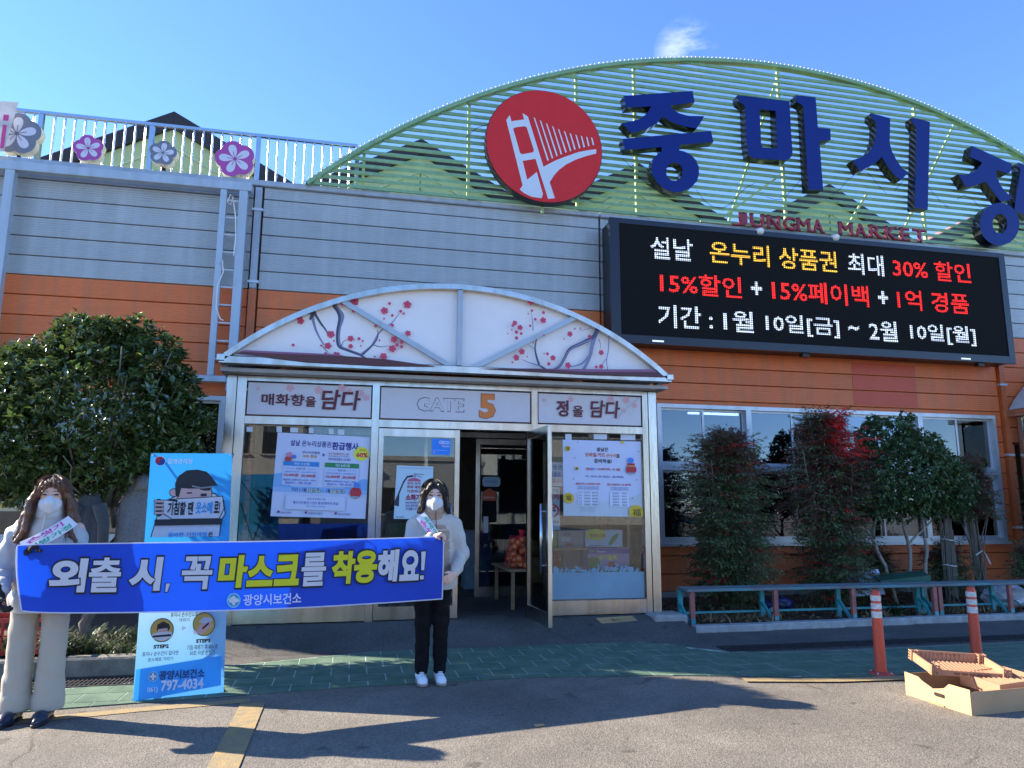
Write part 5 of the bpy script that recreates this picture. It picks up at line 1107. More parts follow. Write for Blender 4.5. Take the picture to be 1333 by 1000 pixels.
# crate: low walled fruit tray, tipped on the box
ct = thing('fruit_crate', 'shallow tan plastic fruit crate tipped across the cardboard box', 'crate', (4.6, 5.0, .2))
O = Vector((4.36, 5.00, .178)); cu = Vector((.60, -.17, -.03)).normalized(); cv_ = Vector((.20, .60, .07)).normalized(); cn = cu.cross(cv_).normalized(); W_, D_ = .56, .38
def cb_(nm, u0, v0, w0, u1, v1, w1):
    m = MB(); m.obox(O+cu*(u0+u1)/2+cv_*(v0+v1)/2+cn*(w0+w1)/2, cu*(u1-u0)/2, cv_*(v1-v0)/2, cn*(w1-w0)/2, TP); return m
cb_('', 0, 0, 0, W_, .008, .040).build('side', ct); cb_('', 0, D_-.008, 0, W_, D_, .075).build('side', ct)
for u in (0, W_-.012):
    cb_('', u, .01, 0, u+.012, D_-.01, .065).build('end', ct)
for u in (-.012, W_-.05):                          # ribbed corner posts with three ledges
    for v in (-.012, D_-.04):
        m = MB()
        for k in range(4): 
            for (a0_, a1_, b0, b1) in ((u, u+.062, v, v+.006), (u, u+.006, v, v+.05), (u+.056, u+.062, v, v+.05)):
                m.obox(O+cu*(a0_+a1_)/2+cv_*(b0+b1)/2+cn*(.008+k*.021), cu*(a1_-a0_)/2, cv_*(b1-b0)/2, cn*.005, TP)
        m.obox(O+cu*(u+.031)+cv_*(v-.0)+cn*.04, cu*.004, cv_*.004, cn*.04, TP); m.obox(O+cu*(u+.006)+cv_*(v)+cn*.04, cu*.005, cv_*.005, cn*.04, TP); m.obox(O+cu*(u+.056)+cv_*(v)+cn*.04, cu*.005, cv_*.005, cn*.04, TP)
        m.build('corner', ct)
for k in range(16): cb_('', .03+k*.033, .012, .002, .045+k*.033, D_-.012, .010).build('floor_slat', ct)
for k in range(14): cb_('', .05+k*.033, D_-.012, .02, .062+k*.033, D_-.0085, .06).build('rib', ct)
p = Print(lambda a, b, w: tuple(O+cu*a+cn*b-cv_*w)); 
for k in range(5): p.rect(.16+k*.055, .010, .205+k*.055, .028, (.18, .08, .05))
p.build('cut_outs', ct)
p = Print(lambda a, b, w: tuple(O+cu*a+cn*b+cv_*(D_-.009-w))); p.text('농산물  공동출하', .17, .045, .38, .062, (.3, .13, .08), .02); p.build('lettering', ct)
# second crate inside the box
for k in range(12):
    pass
c2 = thing('fruit_crate', 'second tan plastic crate lying deeper in the cardboard box', 'crate', (4.85, 4.95, .1))
O = Vector((4.66, 4.70, .07)); cu = Vector((.7, .05, .03)).normalized(); cv_ = Vector((-.03, .5, .03)).normalized(); cn = cu.cross(cv_).normalized(); W_, D_ = .44, .34
for (a_, b_, c_, d_, n_) in ((0, 0, W_, .01, 'side'), (0, D_-.01, W_, D_, 'side'), (0, .01, .01, D_-.01, 'end'), (W_-.01, .01, W_, D_-.01, 'end')): cb_('', a_, b_, 0, c_, d_, .09).build(n_, c2)
for k in range(12): cb_('', .02+k*.035, .012, .07, .032+k*.035, D_-.012, .085).build('slat', c2)

# x-frame standing banner -------------------------------------------------------------
t = thing('standing_banner', 'tall pale blue standing banner showing a man coughing into his sleeve', 'standing banner', (-1.22, 6.2, 0))
TLc, TRc, BRc, BLc = P(196.5, 590, 6.36), P(302.5, 590.5, 6.40), P(291, 905, 6.22), P(172.5, 913.5, 6.10)
def fs_(u, v, w):
    q = (BLc*(1-u)+BRc*u)*(1-v)+(TLc*(1-u)+TRc*u)*v; s = .012*math.sin(math.pi*u)*math.sin(math.pi*v); return (q.x, q.y+s-w, q.z)
vin = dict(transl=.38)
def grid(f, nu, nv, mt, th=0): 
    vs = [f(i/nu, j/nv, 0) for j in range(nv+1) for i in range(nu+1)]; return vs, [(j*(nu+1)+i, j*(nu+1)+i+1, (j+1)*(nu+1)+i+1, (j+1)*(nu+1)+i) for j in range(nv) for i in range(nu)]
def skymat():                                      # the printed background fades from blue to pale and back
    m = mat('banner_print_blue', (.04, .38, .80), rough=.45, var=0, transl=.38); n = m.node_tree; L = n.links; b = n.nodes['Principled BSDF']; tc = n.nodes.new('ShaderNodeTexCoord'); sp = n.nodes.new('ShaderNodeSeparateXYZ'); L.new(tc.outputs['Object'], sp.inputs[0])
    mr = n.nodes.new('ShaderNodeMapRange'); mr.inputs['From Min'].default_value = .0; mr.inputs['From Max'].default_value = 1.84; L.new(sp.outputs[2], mr.inputs[0]); rp = n.nodes.new('ShaderNodeValToRGB'); e = rp.color_ramp.elements
    e[0].position = .0; e[0].color = (.10, .42, .82, 1); e[1].position = 1; e[1].color = (.035, .36, .80, 1)
    for po_, c_ in ((.26, (.30, .60, .86, 1)), (.38, (.42, .70, .90, 1)), (.5, (.3, .6, .88, 1)), (.62, (.04, .40, .82, 1))): q = e.new(po_); q.color = c_
    L.new(mr.outputs[0], rp.inputs[0]); L.new(rp.outputs[0], b.inputs['Base Color'])
    for nd in n.nodes:
        if nd.type == 'BSDF_TRANSLUCENT': L.new(rp.outputs[0], nd.inputs[0])
    return m
SKM = skymat(); vs, fs = grid(fs_, 6, 16, SKM); m = MB(); m.add(vs, fs, SKM); m.build('printed_sheet', t, smooth=True, fix=False)
p = Print(fs_, step=.0006, transl=.3); X = lambda a: (a-97)/308. if True else 0
def UV(a, b):                                      # from the crop of the photograph (scale 2.86 at 160,580) to sheet coordinates
    px, py = 160+a/2.86, 580+b/2.86; v = 1-(py-590)/(909.5-590); xl = 172.5+(196.5-172.5)*v; xr = 291+(302.5-291)*v; return ((px-xl)/(xr-xl), v)
def pp_(pts): return [UV(a, b) for a, b in pts]
def tb(tt, x0, y0, x1, y1, col, bold=.02, **k): a = UV(x0, y1); b = UV(x1, y0); p.text(tt, a[0], a[1], b[0], b[1], col, bold, **k)
def dd(a, b, r, col, a0=0, a1=2*math.pi): 
    n = 26; p.poly(pp_([(a+r*math.cos(a0+(a1-a0)*k/n), b-r*math.sin(a0+(a1-a0)*k/n)) for k in range(n if a1-a0 > 6.2 else n+1)]), col)
Wt = (.74, .78, .82); BKx = (.025, .025, .03); SKN = (.72, .48, .44)
dd(138, 60, 20, Wt); dd(138, 60, 18, (.55, .03, .05), 0, math.pi); dd(138, 60, 18, (.02, .06, .3), math.pi, 2*math.pi); dd(130, 60, 9, (.55, .03, .05)); dd(146, 60, 9, (.02, .06, .3)); tb('질병관리청', 165, 50, 257, 72, Wt, .03)
# man: shirt, head, hair, forearm with text
p.poly(pp_([(100, 358), (120, 290), (140, 225), (200, 195), (340, 188), (375, 215), (382, 270), (365, 300), (360, 358)]), BKx); p.poly(pp_([(104, 358), (123, 292), (143, 228), (200, 199), (338, 192), (371, 217), (378, 270), (361, 300), (356, 358)]), Wt)
dd(187, 186, 17, BKx); dd(187, 186, 14, SKN); p.poly(pp_([(197, 150), (330, 150), (330, 218), (197, 212)]), BKx); p.poly(pp_([(200, 150), (327, 150), (327, 214), (200, 209)]), SKN)
p.poly(pp_([(193, 195), (192, 150), (205, 120), (235, 98), (275, 94), (310, 103), (330, 125), (352, 158), (325, 160), (325, 178), (270, 182), (215, 168), (205, 205)]), BKx)
p.line(pp_([(232, 195), (258, 194)]), .012, BKx); p.line(pp_([(287, 196), (310, 195)]), .012, BKx); p.line(pp_([(235, 188), (255, 187)]), .006, BKx); p.line(pp_([(255, 160), (290, 168), (330, 163)]), .006, (.3, .3, .33))
p.poly(pp_([(148, 215), (190, 210), (372, 200), (378, 250), (358, 290), (180, 292), (146, 268)]), BKx); p.poly(pp_([(151, 218), (190, 213), (369, 203), (374, 250), (356, 287), (180, 288), (150, 266)]), Wt)
for k in range(4): dd(133, 222+k*15, 12, BKx); p.poly(pp_([(115, 214+k*15), (150, 214+k*15), (150, 226+k*15), (115, 226+k*15)]), BKx); p.poly(pp_([(117, 216+k*15), (152, 216+k*15), (152, 224.5+k*15), (117, 224.5+k*15)]), SKN)
tb('기침할 땐', 163, 222, 262, 274, BKx, .035, shear=.1); tb('옷소매', 268, 222, 334, 270, (.03, .35, .72), .035, shear=.1); tb('로!', 337, 220, 362, 270, BKx, .035, shear=.1)
p.poly(pp_([(118, 290), (370, 288), (368, 312), (117, 314)]), BKx); tb('기침·재채기할 땐 옷소매로 입과 코를 가리기', 150, 296, 356, 308, Wt, .01)
tb('올바른 기침예절', 165, 340, 312, 358, (.03, .35, .72), .03); tb('은', 316, 340, 335, 358, BKx, .03)
# lower half
p.poly(pp_([(52, 832), (368, 800), (366, 905), (42, 940)]), (.04, .36, .82))
tb('STEP1', 202, 618, 258, 633, BKx, .06); tb('휴지나 손수건으로', 175, 638, 278, 655, BKx, .012); tb('가리기', 205, 660, 245, 673, BKx, .012); p.poly(pp_([(163, 622), (180, 630), (163, 638)]), Wt); p.poly(pp_([(218, 686), (235, 695), (218, 704)]), Wt)
YY = (.68, .50, .10)
for (cx, cy) in ((145, 699), (301, 684)): dd(cx, cy, 43, BKx); dd(cx, cy, 40, YY)
p.poly(pp_([(125, 700), (128, 678), (150, 668), (170, 678), (175, 692), (168, 702)]), BKx); p.poly(pp_([(130, 695), (165, 692), (165, 712), (130, 712)]), SKN); p.poly(pp_([(107, 712), (130, 706), (180, 706), (183, 715), (176, 728), (145, 738), (115, 728)]), Wt); p.line(pp_([(112, 720), (178, 718)]), .008, BKx)
p.poly(pp_([(270, 708), (290, 680), (320, 668), (335, 690), (305, 712), (290, 722)]), SKN); p.poly(pp_([(280, 675), (300, 658), (325, 660), (335, 672), (310, 682)]), (.55, .68, .78)); p.line(pp_([(295, 700), (320, 680)]), .01, BKx); p.poly(pp_([(262, 700), (278, 716), (270, 722), (260, 712)]), Wt)
tb('STEP2', 114, 749, 171, 763, BKx, .06); tb('휴지나 손수건이 없다면', 74, 772, 206, 788, BKx, .012); tb('옷소매로 가리기', 94, 793, 186, 807, BKx, .012); tb('STEP3', 271, 736, 327, 750, BKx, .06); tb('기침·재채기 후 비누로', 237, 756, 355, 774, BKx, .012); tb('30초 이상 손씻기', 248, 776, 343, 793, BKx, .012)
dd(114, 858, 18, (.3, .6, .85)); dd(114, 858, 15, (.03, .3, .5)); p.poly(pp_([(110, 846), (118, 846), (118, 870), (110, 870)]), Wt); p.poly(pp_([(102, 854), (126, 854), (126, 862), (102, 862)]), Wt)
tb('광양시보건소', 135, 840, 306, 872, (.02, .03, .12), .03); tb('061)', 93, 893, 132, 915, Wt, .015); tb('797-4034', 142, 873, 302, 910, Wt, .035)
p.build('print', t)
m = MB(); bt = mat('black_fibre_rod', (.03, .03, .035), rough=.4); hub = Vector((-1.22, 6.62, .95))
for c in (TLc, TRc, BRc, BLc): m.tube([hub, c+Vector((0, .05, 0)), c+Vector((0, .0, 0))], .007, bt, 6)
m.tube([hub, Vector((-1.22, 7.0, .0))], .009, bt, 6); m.build('x_frame', t)
for c in (BLc, BRc): m = MB(); m.tube([c+Vector((0, .03, .03)), c+Vector((-.01, -.01, -.05))], .012, bt, 8); m.build('foot', t)
for c in (TLc, TRc, BLc, BRc): m = MB(); s = 1 if c in (TLc, BLc) else -1; m.tube([c+Vector((.015*s, -.002, -.015 if c.z > 1 else .015)), c+Vector((.015*s, -.008, -.015 if c.z > 1 else .015))], .009, ALU, 8); m.build('eyelet', t)

# red crate and things low at the far left
crate(-3.05, 6.62+.6, .16, .55, .38, .3, mat('red_crate_plastic', (.4, .03, .02), rough=.4, var=.15), 'red plastic crate half hidden behind the woman in cream trousers', nx=8)
# ================================================================ PLANTS
def leaves(name, parent, C, D, Lh, wr, mt, rng, fold=.25, bend=.15, **k):
    """many small folded leaves: C bases, D directions, Lh lengths"""
    n = len(C); C = np.asarray(C); D = np.asarray(D); D = D/np.linalg.norm(D, axis=1)[:, None]; Lh = np.asarray(Lh)[:, None]
    A = rng.normal(size=(n, 3))*.5; A[:, 2] += 1; S = np.cross(D, A); S /= np.linalg.norm(S, axis=1)[:, None]; U = np.cross(S, D)
    w = Lh*wr/2; base = C; tip = C+D*Lh-U*Lh*bend; mid = C+D*Lh*.5-U*w*fold; Lf = C+D*Lh*.48+S*w+U*w*fold; Rt = C+D*Lh*.48-S*w+U*w*fold
    V = np.stack([base, Lf, mid, Rt, tip], 1).reshape(-1, 3)
    o_ = np.arange(n)[:, None]*5; F = np.stack([np.hstack([o_, o_+2, o_+1]), np.hstack([o_, o_+3, o_+2]), np.hstack([o_+1, o_+2, o_+4]), np.hstack([o_+2, o_+3, o_+4])], 1).reshape(-1, 3)
    me = bpy.data.meshes.new(name); me.vertices.add(len(V)); me.vertices.foreach_set('co', V.astype(np.float32).ravel()); me.loops.add(F.size); me.loops.foreach_set('vertex_index', F.astype(np.int32).ravel())
    me.polygons.add(len(F)); me.polygons.foreach_set('loop_start', np.arange(0, F.size, 3, dtype=np.int32)); me.polygons.foreach_set('loop_total', np.full(len(F), 3, np.int32)); me.update(calc_edges=True)
    me.materials.append(mt); me.polygons.foreach_set('use_smooth', [True]*len(F)); o = link(name, me, parent); setp(o, kind='stuff', **k); return o
BARK = mat('grey_bark', (.16, .14, .11), rough=.9, var=.35, scale=18, bump=.8, bscale=40, stretch=(1, 1, .3)); BARK2 = mat('pale_bark', (.30, .27, .22), rough=.85, var=.3, scale=20, bump=.6, bscale=50, stretch=(1, 1, .3))
LF1 = mat('glossy_dark_leaf', (.075, .12, .03), rough=.25, var=.0, island=.6, spec=.9, transl=.25, coat=.4); LF2 = mat('osmanthus_leaf', (.07, .125, .045), rough=.35, var=0, island=.5, spec=.6, transl=.18)
LY_ = mat('yellow_leaf', (.20, .22, .06), rough=.4, var=0, island=.3, transl=.35); NGR = mat('nandina_green_leaf', (.12, .165, .06), rough=.45, var=0, island=.55, transl=.25); NRD = mat('nandina_red_leaf', (.14, .045, .035), rough=.45, var=0, island=.6, transl=.25); NBR = mat('nandina_sunlit_red_leaf', (.90, .06, .05), rough=.4, var=0, island=.25, transl=.55)  # NBR is the red leaf with sunlight put into its colour
def limb(m, a, b, r0, r1, rnd, wob=.05, n=5, mt=BARK):
    a, b = Vector(a), Vector(b); pts = []
    for i in range(n+1): t_ = i/n; q = a.lerp(b, t_); w_ = wob*math.sin(math.pi*t_); pts.append(q+Vector((rnd.uniform(-w_, w_), rnd.uniform(-w_, w_), rnd.uniform(-w_, w_)*.4)))
    m.tube(pts, r0, mt, 7, r1=r1)
def rosettes(rng, lumps, n, per, L, up=.55, shell=(.72, 1.03)):
    """twig tips spread over the outer shell of several lumps, leaves in whorls"""
    C = []; D = []; T = []
    vol = np.array([r[0]*r[1]*r[2] for _, r in lumps])**.67; vol /= vol.sum()
    for (c, r), fr_ in zip(lumps, vol):
        k = int(n*fr_); d = rng.normal(size=(k, 3)); d /= np.linalg.norm(d, axis=1)[:, None]; s = rng.uniform(*shell, size=(k, 1)); s = np.where(rng.random((k, 1)) < .25, s*.75, s)
        p = np.array(c)+d*np.array(r)*s; o = d*(1-up)+np.array([0, 0, up])+rng.normal(size=(k, 3))*.25; o /= np.linalg.norm(o, axis=1)[:, None]
        keep = np.ones(k, bool)
        for (c2, r2) in lumps:
            if c2 is c: continue
            q = (p-np.array(c2))/np.array(r2); keep &= (np.linalg.norm(q, axis=1) > .62)
        p, o = p[keep], o[keep]
        for j in range(per):
            rd = rng.normal(size=p.shape); rd -= (rd*o).sum(1)[:, None]*o; rd /= np.linalg.norm(rd, axis=1)[:, None]; dd_ = rd+o*rng.uniform(.15, 1.0, size=(len(p), 1)); C.append(p+o*rng.uniform(-.02, .03, size=(len(p), 1))); D.append(dd_)
        T.append((p, o))
    C = np.vstack(C); D = np.vstack(D); return C, D, T
rng = np.random.default_rng(5); rnd = random.Random(5)
# --- broad evergreen left of the gate
t = thing('evergreen_tree', 'broad rounded evergreen with glossy dark leaves left of the gate', 'tree', (-2.35, 7.85, .1)); m = MB()
limb(m, (-2.42, 7.9, .0), (-2.32, 7.85, .75), .06, .05, rnd, .03); limb(m, (-2.32, 7.85, .75), (-2.1, 7.8, 1.5), .045, .02, rnd); limb(m, (-2.32, 7.85, .75), (-2.75, 7.8, 1.7), .04, .02, rnd); limb(m, (-2.55, 7.95, .05), (-2.95, 8.0, 1.4), .04, .02, rnd); limb(m, (-2.3, 7.85, .8), (-1.95, 7.9, 1.3), .025, .012, rnd); limb(m, (-2.2, 7.82, 1.2), (-2.35, 7.9, 2.3), .03, .01, rnd)
for k in range(22): a = rnd.uniform(0, 6.28); limb(m, (-2.4+.2*math.cos(a), 7.85+.15*math.sin(a), 1.4), (-2.4+rnd.uniform(.4, .95)*math.cos(a), 7.85+.7*math.sin(a), rnd.uniform(1.6, 3.1)), .016, .005, rnd)
m.build('trunk', t, smooth=True)
lumps = [((-2.45, 7.85, 2.25), (.88, .8, .80)), ((-3.0, 7.8, 2.0), (.55, .6, .62)), ((-1.95, 7.85, 2.15), (.40, .5, .52)), ((-2.55, 7.8, 2.85), (.42, .4, .38)), ((-2.05, 7.85, 2.75), (.38, .4, .42)), ((-2.9, 7.75, 2.55), (.5, .45, .45)), ((-2.2, 7.7, 1.86), (.55, .5, .32)), ((-2.9, 7.7, 1.74), (.5, .5, .34)), ((-2.75, 7.8, 3.05), (.16, .15, .25)), ((-2.16, 7.82, 3.10), (.13, .13, .20)), ((-1.68, 7.85, 1.85), (.22, .3, .28)), ((-3.35, 7.8, 2.2), (.3, .35, .5)), ((-2.38, 7.8, 3.12), (.22, .2, .12)), ((-1.72, 7.8, 2.55), (.2, .25, .22)), ((-1.55, 7.8, 2.25), (.16, .2, .12)), ((-3.2, 7.75, 2.75), (.22, .2, .16))]
C, D, T = rosettes(rng, lumps, 8200, 6, .07); leaves('crown', t, C, D, rng.uniform(.06, .095, len(C)), .44, LF1, rng)
d_ = rng.random(len(C)) < .02; leaves('yellow_leaves', t, C[d_]+rng.normal(size=(d_.sum(), 3))*.03, D[d_]+np.array([0, 0, .5]), rng.uniform(.04, .065, d_.sum()), .4, LY_, rng)  # a few yellow leaves scattered through the crown
# coats hung on the tree
CT = mat('dark_grey_wool', (.055, .06, .07), rough=.95, var=.25, scale=40, bump=.5, bscale=120, sheen=.3); CT2 = mat('grey_fleece', (.16, .16, .17), rough=.95, var=.3, scale=50, bump=.6, bscale=120, sheen=.3)
def coat(x, y_, zt, w, h, mt, label, hood, seed):
    t = thing('hanging_coat', label, 'coat', (x, y_, zt-h), 'clothes hung on the tree'); mb = MB(); NU, NV = 22, 16; rr = random.Random(seed); ph = rr.uniform(0, 6); rows = []
    for s in (1, -1):
        for j in range(NV+1):
            v = j/NV
            for i in range(NU+1):
                u = i/NU*2-1; wid = w*(.38+.62*min(1, v*2.2)**.6)*(1+.12*v); dep = .06*math.sqrt(max(0, 1-u*u))*(.6+v*.6)+.018*math.sin(u*9+ph+v*2)*v
                mb.v.append((x+u*wid/2, y_-s*dep, zt-v*h+.03*abs(u)*(1-v)))
    q = (NU+1)*(NV+1)
    for s in (0, 1):
        for j in range(NV):
            for i in range(NU): a = s*q+j*(NU+1)+i; mb.f.append((a, a+1, a+NU+2, a+NU+1)); mb.m.append(mb._mi(mt))
    mb.build('body', t, smooth=True)
    if not hood:
        m = MB(); m.tube([(x-w*.32, y_-.05, zt-.08), (x-w*.52, y_-.06, zt-h*.4), (x-w*.56, y_-.04, zt-h*.8)], [.06, .05, .045], mt, 10); m.tube([(x+w*.32, y_-.05, zt-.08), (x+w*.50, y_-.06, zt-h*.4), (x+w*.52, y_-.04, zt-h*.75)], [.06, .05, .045], mt, 10); m.build('sleeves', t, smooth=True)
    else: m = MB(); m.tube([(x, y_-.03, zt+.05), (x+.01, y_-.05, zt-.02), (x+.02, y_-.06, zt-.12)], [.02, .07, .09], mt, 12); m.build('hood', t, smooth=True)
coat(-2.36, 7.55, 1.50, .30, .62, CT, 'dark grey waistcoat hanging from the tree beside the woman with long hair', False, 1); coat(-1.92, 7.62, 1.68, .40, .68, CT2, 'mid grey hooded fleece hanging between the waistcoat and the standing banner', True, 2)

# --- nandina shrubs: canes with drooping fine leaves
def nandina(x, y_, w, h, label, seed, ncane, nspray, mix, zlo=.25, name='nandina_shrub', shape=1.0):
    t = thing(name, label, 'shrub', (x, y_, .1), None); r2 = random.Random(seed); rg = np.random.default_rng(seed); m = MB(); tips = []
    for k in range(ncane):
        a = r2.uniform(0, 6.28); q = r2.uniform(.1, .45)*w; bx, by = x+r2.uniform(-.12, .12), y_+r2.uniform(-.1, .1); hh = h*r2.uniform(.6, 1); tp = (x+q*math.cos(a), y_+q*math.sin(a)*.7, .1+hh); limb(m, (bx, by, .08), tp, .012, .005, r2, .04); tips.append((bx, by, tp, hh))
    Cc = {0: [], 1: [], 2: []}; Dd = {0: [], 1: [], 2: []}
    for s in range(nspray):
        bx, by, tp, hh = tips[r2.randrange(len(tips))]; f = r2.uniform(zlo, 1.0)**.8; bulge = math.sin(math.pi*min(1, f*.82+.12))**.5*shape
        a = r2.uniform(0, 6.28); R_ = w*.5*bulge*r2.uniform(.35, 1.0)*(.86+.20*math.sin(2*a+7*f+seed)+.16*math.sin(5*a-11*f+seed*2)); o = np.array([x+(tp[0]-x)*f*.3, y_+(tp[1]-y_)*f*.3, .1+h*f]); e = o+np.array([R_*math.cos(a), R_*math.sin(a)*.75, r2.uniform(-.14, .14)+(.10*r2.random() if f > .85 else 0)])
        key = mix(f, r2, e); n_ = r2.randint(16, 26)
        dirv = (e-o); dirv /= np.linalg.norm(dirv); side = np.cross(dirv, [0, 0, 1.0]); side /= np.linalg.norm(side)+1e-6; st = e-dirv*.22
        m.tube([st-dirv*.05, st+dirv*.1+np.array([0, 0, .02]), e+dirv*.03-np.array([0, 0, .02])], .0025, BARK, 3, False)
        for i in range(n_):
            u = r2.random(); sg = r2.choice((-1, 1)); ln = r2.uniform(.02, .11)*(1-u*.5); c = st+dirv*(.27*u)+side*sg*ln+np.array([0, 0, -.25*ln-.02*u+.02]); Cc[key].append(c); Dd[key].append(dirv*r2.uniform(.3, 1)+side*sg*r2.uniform(.2, .9)+np.array([0, 0, r2.uniform(-.7, .15)]))
    m.build('canes', t, smooth=True, fix=False)
    for key, mt, nm in ((0, NGR, 'green_foliage'), (1, NRD, 'red_foliage'), (2, NBR, 'sunlit_red_foliage')):
        if Cc[key]: leaves(nm, t, np.array(Cc[key]), np.array(Dd[key]), rg.uniform(.035, .065, len(Cc[key])), .3, mt, rg)
    return t
def mixA(f, r, e): return 2 if r.random() < .015 else 1 if (f > .8 and r.random() < .55) or r.random() < .06 else 0
def mixB(f, r, e):
    if e[2] > 2.12 and e[0] > 6.45 and e[1] < 9.25 and r.random() < .8: return 2  # sunlit top spray made by the brighter leaf red
    if r.random() < .03: return 2
    return 1 if r.random() < (.22 if f < .5 else .62) else 0
def mixC(f, r, e): return 1 if r.random() < .6*f+.15 else 0
nandina(4.97, 9.1, 1.38, 2.22, 'tall dense nandina shrub nearest the gate, green with reddish top', 21, 14, 2150, mixA, zlo=.02, shape=1.12)
nandina(6.5, 9.05, 1.42, 2.55, 'tallest nandina shrub, dark red with a scarlet spray coloured as sunlit', 22, 16, 2150, mixB, zlo=.02, shape=1.12)
nandina(9.05, 9.3, .95, 1.95, 'nandina with a thin wrapped trunk and red top beside the last window', 25, 6, 560, mixC, zlo=.58, shape=1.0)
nandina(10.6, 9.4, 1.1, 2.1, 'dark red nandina shrub at the far doorway', 26, 8, 650, mixC, zlo=.3)
nandina(7.5, 9.5, .8, .62, 'low dark shrub under the osmanthus between its stems', 27, 8, 420, mixA, zlo=.1); nandina(8.55, 9.35, .9, .7, 'low green shrub below the nandina with a wrapped trunk', 28, 8, 420, mixA, zlo=.1); nandina(9.7, 9.0, .8, .75, 'low dark shrub by the white bag', 29, 8, 380, mixA, zlo=.1)
# the scarlet spray has its sunlight put into the leaf colour
# --- osmanthus tree with three stems
t = thing('osmanthus_tree', 'small rounded evergreen on three slender grey stems in front of the windows', 'tree', (7.6, 9.2, .1)); m = MB()
for (x0, x1, xx) in ((7.55, 7.25, 7.35), (7.85, 7.8, 7.6), (8.05, 8.1, 8.2)): limb(m, (x0, 9.2, .08), (x1, 9.2, 1.0), .032, .024, rnd, .05, mt=BARK2); limb(m, (x1, 9.2, 1.0), (xx+rnd.uniform(-.2, .2), 9.2, 1.9), .024, .01, rnd, .05, mt=BARK2)
limb(m, (7.3, 9.2, .85), (7.0, 9.15, 1.35), .018, .01, rnd, .03, mt=BARK2); limb(m, (7.8, 9.2, .9), (8.4, 9.2, 1.4), .018, .01, rnd, .03, mt=BARK2); m.build('trunk', t, smooth=True)
lumps = [((7.75, 9.2, 1.85), (.85, .65, .62)), ((7.25, 9.15, 1.75), (.5, .5, .5)), ((8.3, 9.15, 1.75), (.55, .5, .48)), ((7.6, 9.2, 2.35), (.45, .4, .38)), ((8.05, 9.2, 2.2), (.45, .4, .35)), ((7.38, 9.2, 2.62), (.1, .1, .14)), ((7.95, 9.2, 2.68), (.1, .1, .15)), ((8.65, 9.2, 1.6), (.3, .3, .3))]
C, D, T = rosettes(rng, lumps, 4600, 6, .07, up=.45); leaves('crown', t, C, D, rng.uniform(.055, .085, len(C)), .44, LF2, rng)
sel = (C[:, 0] > 7.9) & (C[:, 0] < 8.7) & (C[:, 2] > 1.75) & (rng.random(len(C)) < .22); leaves('yellow_leaves', t, C[sel]+rng.normal(size=(sel.sum(), 3))*.02, D[sel], rng.uniform(.045, .07, sel.sum()), .4, LY_, rng)  # sun patch on the crown, put into the colour as yellow-green leaves
# wrapped trunk between them
t = thing('wrapped_trunk', 'shaggy trunk wrapped in fibre and tied with white string behind the green crate lid', 'tree', (8.4, 9.15, .1)); m = MB()
for k in range(26): a = 6.28*k/26; rr = .05+rnd.uniform(0, .035); m.tube([(8.42+rr*math.cos(a), 9.15+rr*math.sin(a), .1+rnd.uniform(0, .15)), (8.42+rr*1.1*math.cos(a+.2), 9.15+rr*math.sin(a+.2), .7), (8.42+rr*math.cos(a+.4), 9.15+rr*math.sin(a+.4), 1.2+rnd.uniform(-.1, .15))], rnd.uniform(.008, .016), BARK, 4)
m.build('trunk', t); m = MB(); st_ = mat('white_string', (.6, .6, .58)); ring = lambda z: [(8.42+.09*math.cos(6.28*i/14), 9.15+.09*math.sin(6.28*i/14), z+.01*math.sin(i)) for i in range(15)]; m.tube(ring(.62), .009, st_, 4); m.tube(ring(.98), .007, st_, 4); m.build('string', t)
t = thing('wrapped_trunk', 'thin shaggy trunk of the last nandina tied with a plastic strip', 'tree', (9.05, 9.3, .1)); m = MB()
for k in range(20): a = 6.28*k/20; rr = .035+rnd.uniform(0, .03); m.tube([(9.08+rr*math.cos(a), 9.3+rr*math.sin(a), .1), (9.06+rr*1.1*math.cos(a+.2), 9.3+rr*math.sin(a+.2), .7), (9.03+rr*math.cos(a+.4), 9.3+rr*math.sin(a+.4), 1.35)], rnd.uniform(.006, .013), BARK, 4)
m.build('trunk', t); m = MB(); m.tube([(8.98, 9.24, .75), (9.07, 9.2, .82), (9.16, 9.24, .74), (9.2, 9.22, .62)], .011, st_, 5); m.build('strip', t)
# --- strap leaved tufts and ground litter
def tufts(name, label, cat, spots, seed, mt, L=(.18, .4), kind=None):
    rg = np.random.default_rng(seed); V = []; F = []
    for (x, y_, z, n, sp) in spots:
        for k in range(n):
            a = rg.uniform(0, 6.28); l = rg.uniform(*L); bx = x+rg.normal()*sp*.4; by = y_+rg.normal()*sp*.4; o = len(V); w = rg.uniform(.004, .009); sx, sy = -math.sin(a)*w, math.cos(a)*w
            for i in range(4): q = i/3; r_ = l*.75*q; z_ = z+l*(q*1.1-.75*q*q); ww = 1-q*.9; V += [(bx+math.cos(a)*r_+sx*ww, by+math.sin(a)*r_+sy*ww, z_), (bx+math.cos(a)*r_-sx*ww, by+math.sin(a)*r_-sy*ww, z_)]
            F += [(o+2*i, o+2*i+1, o+2*i+3, o+2*i+2) for i in range(3)]
    me = bpy.data.meshes.new(name); me.from_pydata(V, [], F); me.materials.append(mt); o = link(name, me); setp(o, label=label, category=cat, kind=kind); return o
GR = mat('strap_grass', (.03, .055, .018), rough=.5, var=0, island=.5, transl=.2); DRY = mat('dry_straw', (.30, .22, .12), rough=.8, var=0, island=.5)
tufts('grass', 'rough green grass filling the bed behind the left kerb', 'grass', [(rng.uniform(-4.5, -1.55), rng.uniform(7.2, 8.2), .09, 34, .12) for _ in range(130)], 3, GR, kind='stuff')
